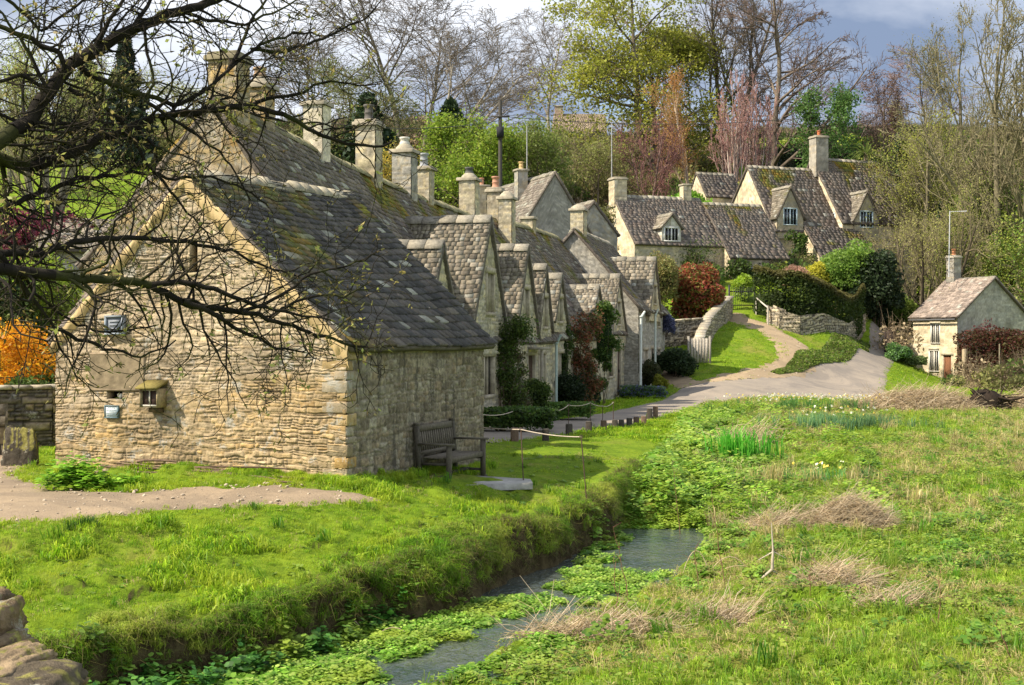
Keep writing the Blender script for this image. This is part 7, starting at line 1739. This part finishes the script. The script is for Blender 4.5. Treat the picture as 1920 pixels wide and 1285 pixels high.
for pts, y0, y1, r0_, *_ in LIMB:
    if pts[0][0] < 0:
        e = P(*pts[0], y0); b = np.array([-3.15, 5.22, min(max(e[2]-.15, .8), 4.0)]); tr.append([*b, *e, r0_*1.15, r0_])
mk('trunk', cat_([tubes(tr, 10, (.045,.038,.028))]), M['bark'], mt)
MG = np.array(MG); lev = MG[:, 8]; rc_ = R(3)
cc_ = np.where(lev[:, None] == 0, [[.02,.016,.012]], [[.032,.026,.017]])*rc_.uniform(.7, 1.4, (len(MG), 1))
g0 = fbm(MG[:, 0]*5, MG[:, 2]*5, 3, 3) > .60; cc_[g0] = cc_[g0]*.4+np.array([.05,.055,.015])*.6
bigm = lev == 0
mk('branches', cat_([tubes(MG[bigm, :8], 7, cc_[bigm]), tubes(MG[~bigm, :8], 4, cc_[~bigm])]), M['bark'], mt)
TIP = np.array(TIP); kk = rc_.rand(len(TIP)) < .75; TP = TIP[kk]; d_ = TP[:, 3:6]
bs = np.c_[TP[:, :3], TP[:, :3]+d_*rc_.uniform(.012, .028, (len(TP), 1)), rc_.uniform(.003, .0055, len(TP)), np.full(len(TP), .001)]
sel = rc_.rand(len(TP)) < .16; lp = np.repeat(TP[sel][:, :3], 3, 0)+rc_.normal(0, .01, (sel.sum()*3, 3))+np.repeat(d_[sel]*.02, 3, 0)
mk('buds', cat_([tubes(bs, 5, pick([(.20,.17,.06),(.25,.24,.08),(.16,.12,.06)], len(TP), rc_)), leaves(lp, .014, pick([(.26,.28,.08),(.30,.24,.09)], len(lp), rc_), rc_, 2.0)]), M['leaf'], mt)
print('magnolia segs', len(MG), 'tips', len(TIP))

# ================================================================== SKY, SUN, CAMERA
W = bpy.data.worlds.new("World"); S.world = W; W.use_nodes = True
nt = W.node_tree; nt.nodes.clear()
el = math.radians(46); tx, ty = -.93, -.37
sky = N(nt, 'ShaderNodeTexSky', sky_type='NISHITA'); sky.sun_disc = False
sky.sun_elevation = el; sky.sun_rotation = math.atan2(tx, ty)
sky.air_density = 1.0; sky.dust_density = 1.0; sky.ozone_density = 2.0
bg = N(nt, 'ShaderNodeBackground'); bg.inputs[1].default_value = .14; nt.links.new(sky.outputs[0], bg.inputs[0])
tc = N(nt, 'ShaderNodeTexCoord'); sp = N(nt, 'ShaderNodeSeparateXYZ'); nt.links.new(tc.outputs['Generated'], sp.inputs[0])
za = N(nt, 'ShaderNodeMath', operation='ADD'); za.inputs[1].default_value = .38; nt.links.new(sp.outputs['Z'], za.inputs[0])
zm = N(nt, 'ShaderNodeMath', operation='MAXIMUM'); zm.inputs[1].default_value = .05; nt.links.new(za.outputs[0], zm.inputs[0])
cmb = N(nt, 'ShaderNodeCombineXYZ')
for i, k in enumerate('XY'):
    dv = N(nt, 'ShaderNodeMath', operation='DIVIDE'); nt.links.new(sp.outputs[k], dv.inputs[0]); nt.links.new(zm.outputs[0], dv.inputs[1]); nt.links.new(dv.outputs[0], cmb.inputs[i])
mp_ = N(nt, 'ShaderNodeMapping'); mp_.inputs['Location'].default_value = (7.45, 4.4, 0); nt.links.new(cmb.outputs[0], mp_.inputs[0]); cmb = mp_
n1 = noise(nt, 1.5, 6, .55, vec=cmb.outputs[0], dist=.1)
n2 = noise(nt, 1.35, 7, .56, vec=cmb.outputs[0], dist=.15, vscale=(1, 1.6, 1))
mask = mapr(nt, n1, .36, .47, 0, 1)
cc = mixc(nt, mapr(nt, n2, .36, .60, 0, 1), (.19, .25, .37), (.76, .79, .85))
bg2 = N(nt, 'ShaderNodeBackground'); bg2.inputs[1].default_value = 1.0; nt.links.new(cc, bg2.inputs[0])
mx = N(nt, 'ShaderNodeMixShader'); nt.links.new(mask, mx.inputs[0]); nt.links.new(bg.outputs[0], mx.inputs[1]); nt.links.new(bg2.outputs[0], mx.inputs[2])
wo = N(nt, 'ShaderNodeOutputWorld'); nt.links.new(mx.outputs[0], wo.inputs[0])
sl_ = bpy.data.lights.new('sun', 'SUN'); sl_.energy = 5.0; sl_.angle = math.radians(.5); sl_.color = (1, .90, .74)
so = bpy.data.objects.new('sun', sl_); COL.objects.link(so); so.location = (-20, -10, 40)
hz = math.hypot(tx, ty); dv_ = Vector((-tx/hz*math.cos(el), -ty/hz*math.cos(el), -math.sin(el)))
so.rotation_euler = dv_.to_track_quat('-Z', 'Y').to_euler()
cam = bpy.data.cameras.new('camera'); cam.sensor_width = 36; cam.lens = F/1920*36; cam.clip_end = 3000; cam.clip_start = .05
cam.shift_y = -2.5/1920
co = bpy.data.objects.new('camera', cam); COL.objects.link(co); co.location = (0, 0, EYE); co.rotation_euler = (math.pi/2, 0, 0)
S.camera = co
S.view_settings.view_transform = 'Standard'; S.view_settings.look = 'None'; S.view_settings.gamma = 1; S.view_settings.exposure = .58
S.cycles.max_bounces = 6; S.cycles.diffuse_bounces = 3; S.cycles.glossy_bounces = 3; S.cycles.transmission_bounces = 4; S.cycles.transparent_max_bounces = 4
S.cycles.use_denoising = True; S.cycles.sample_clamp_indirect = 6
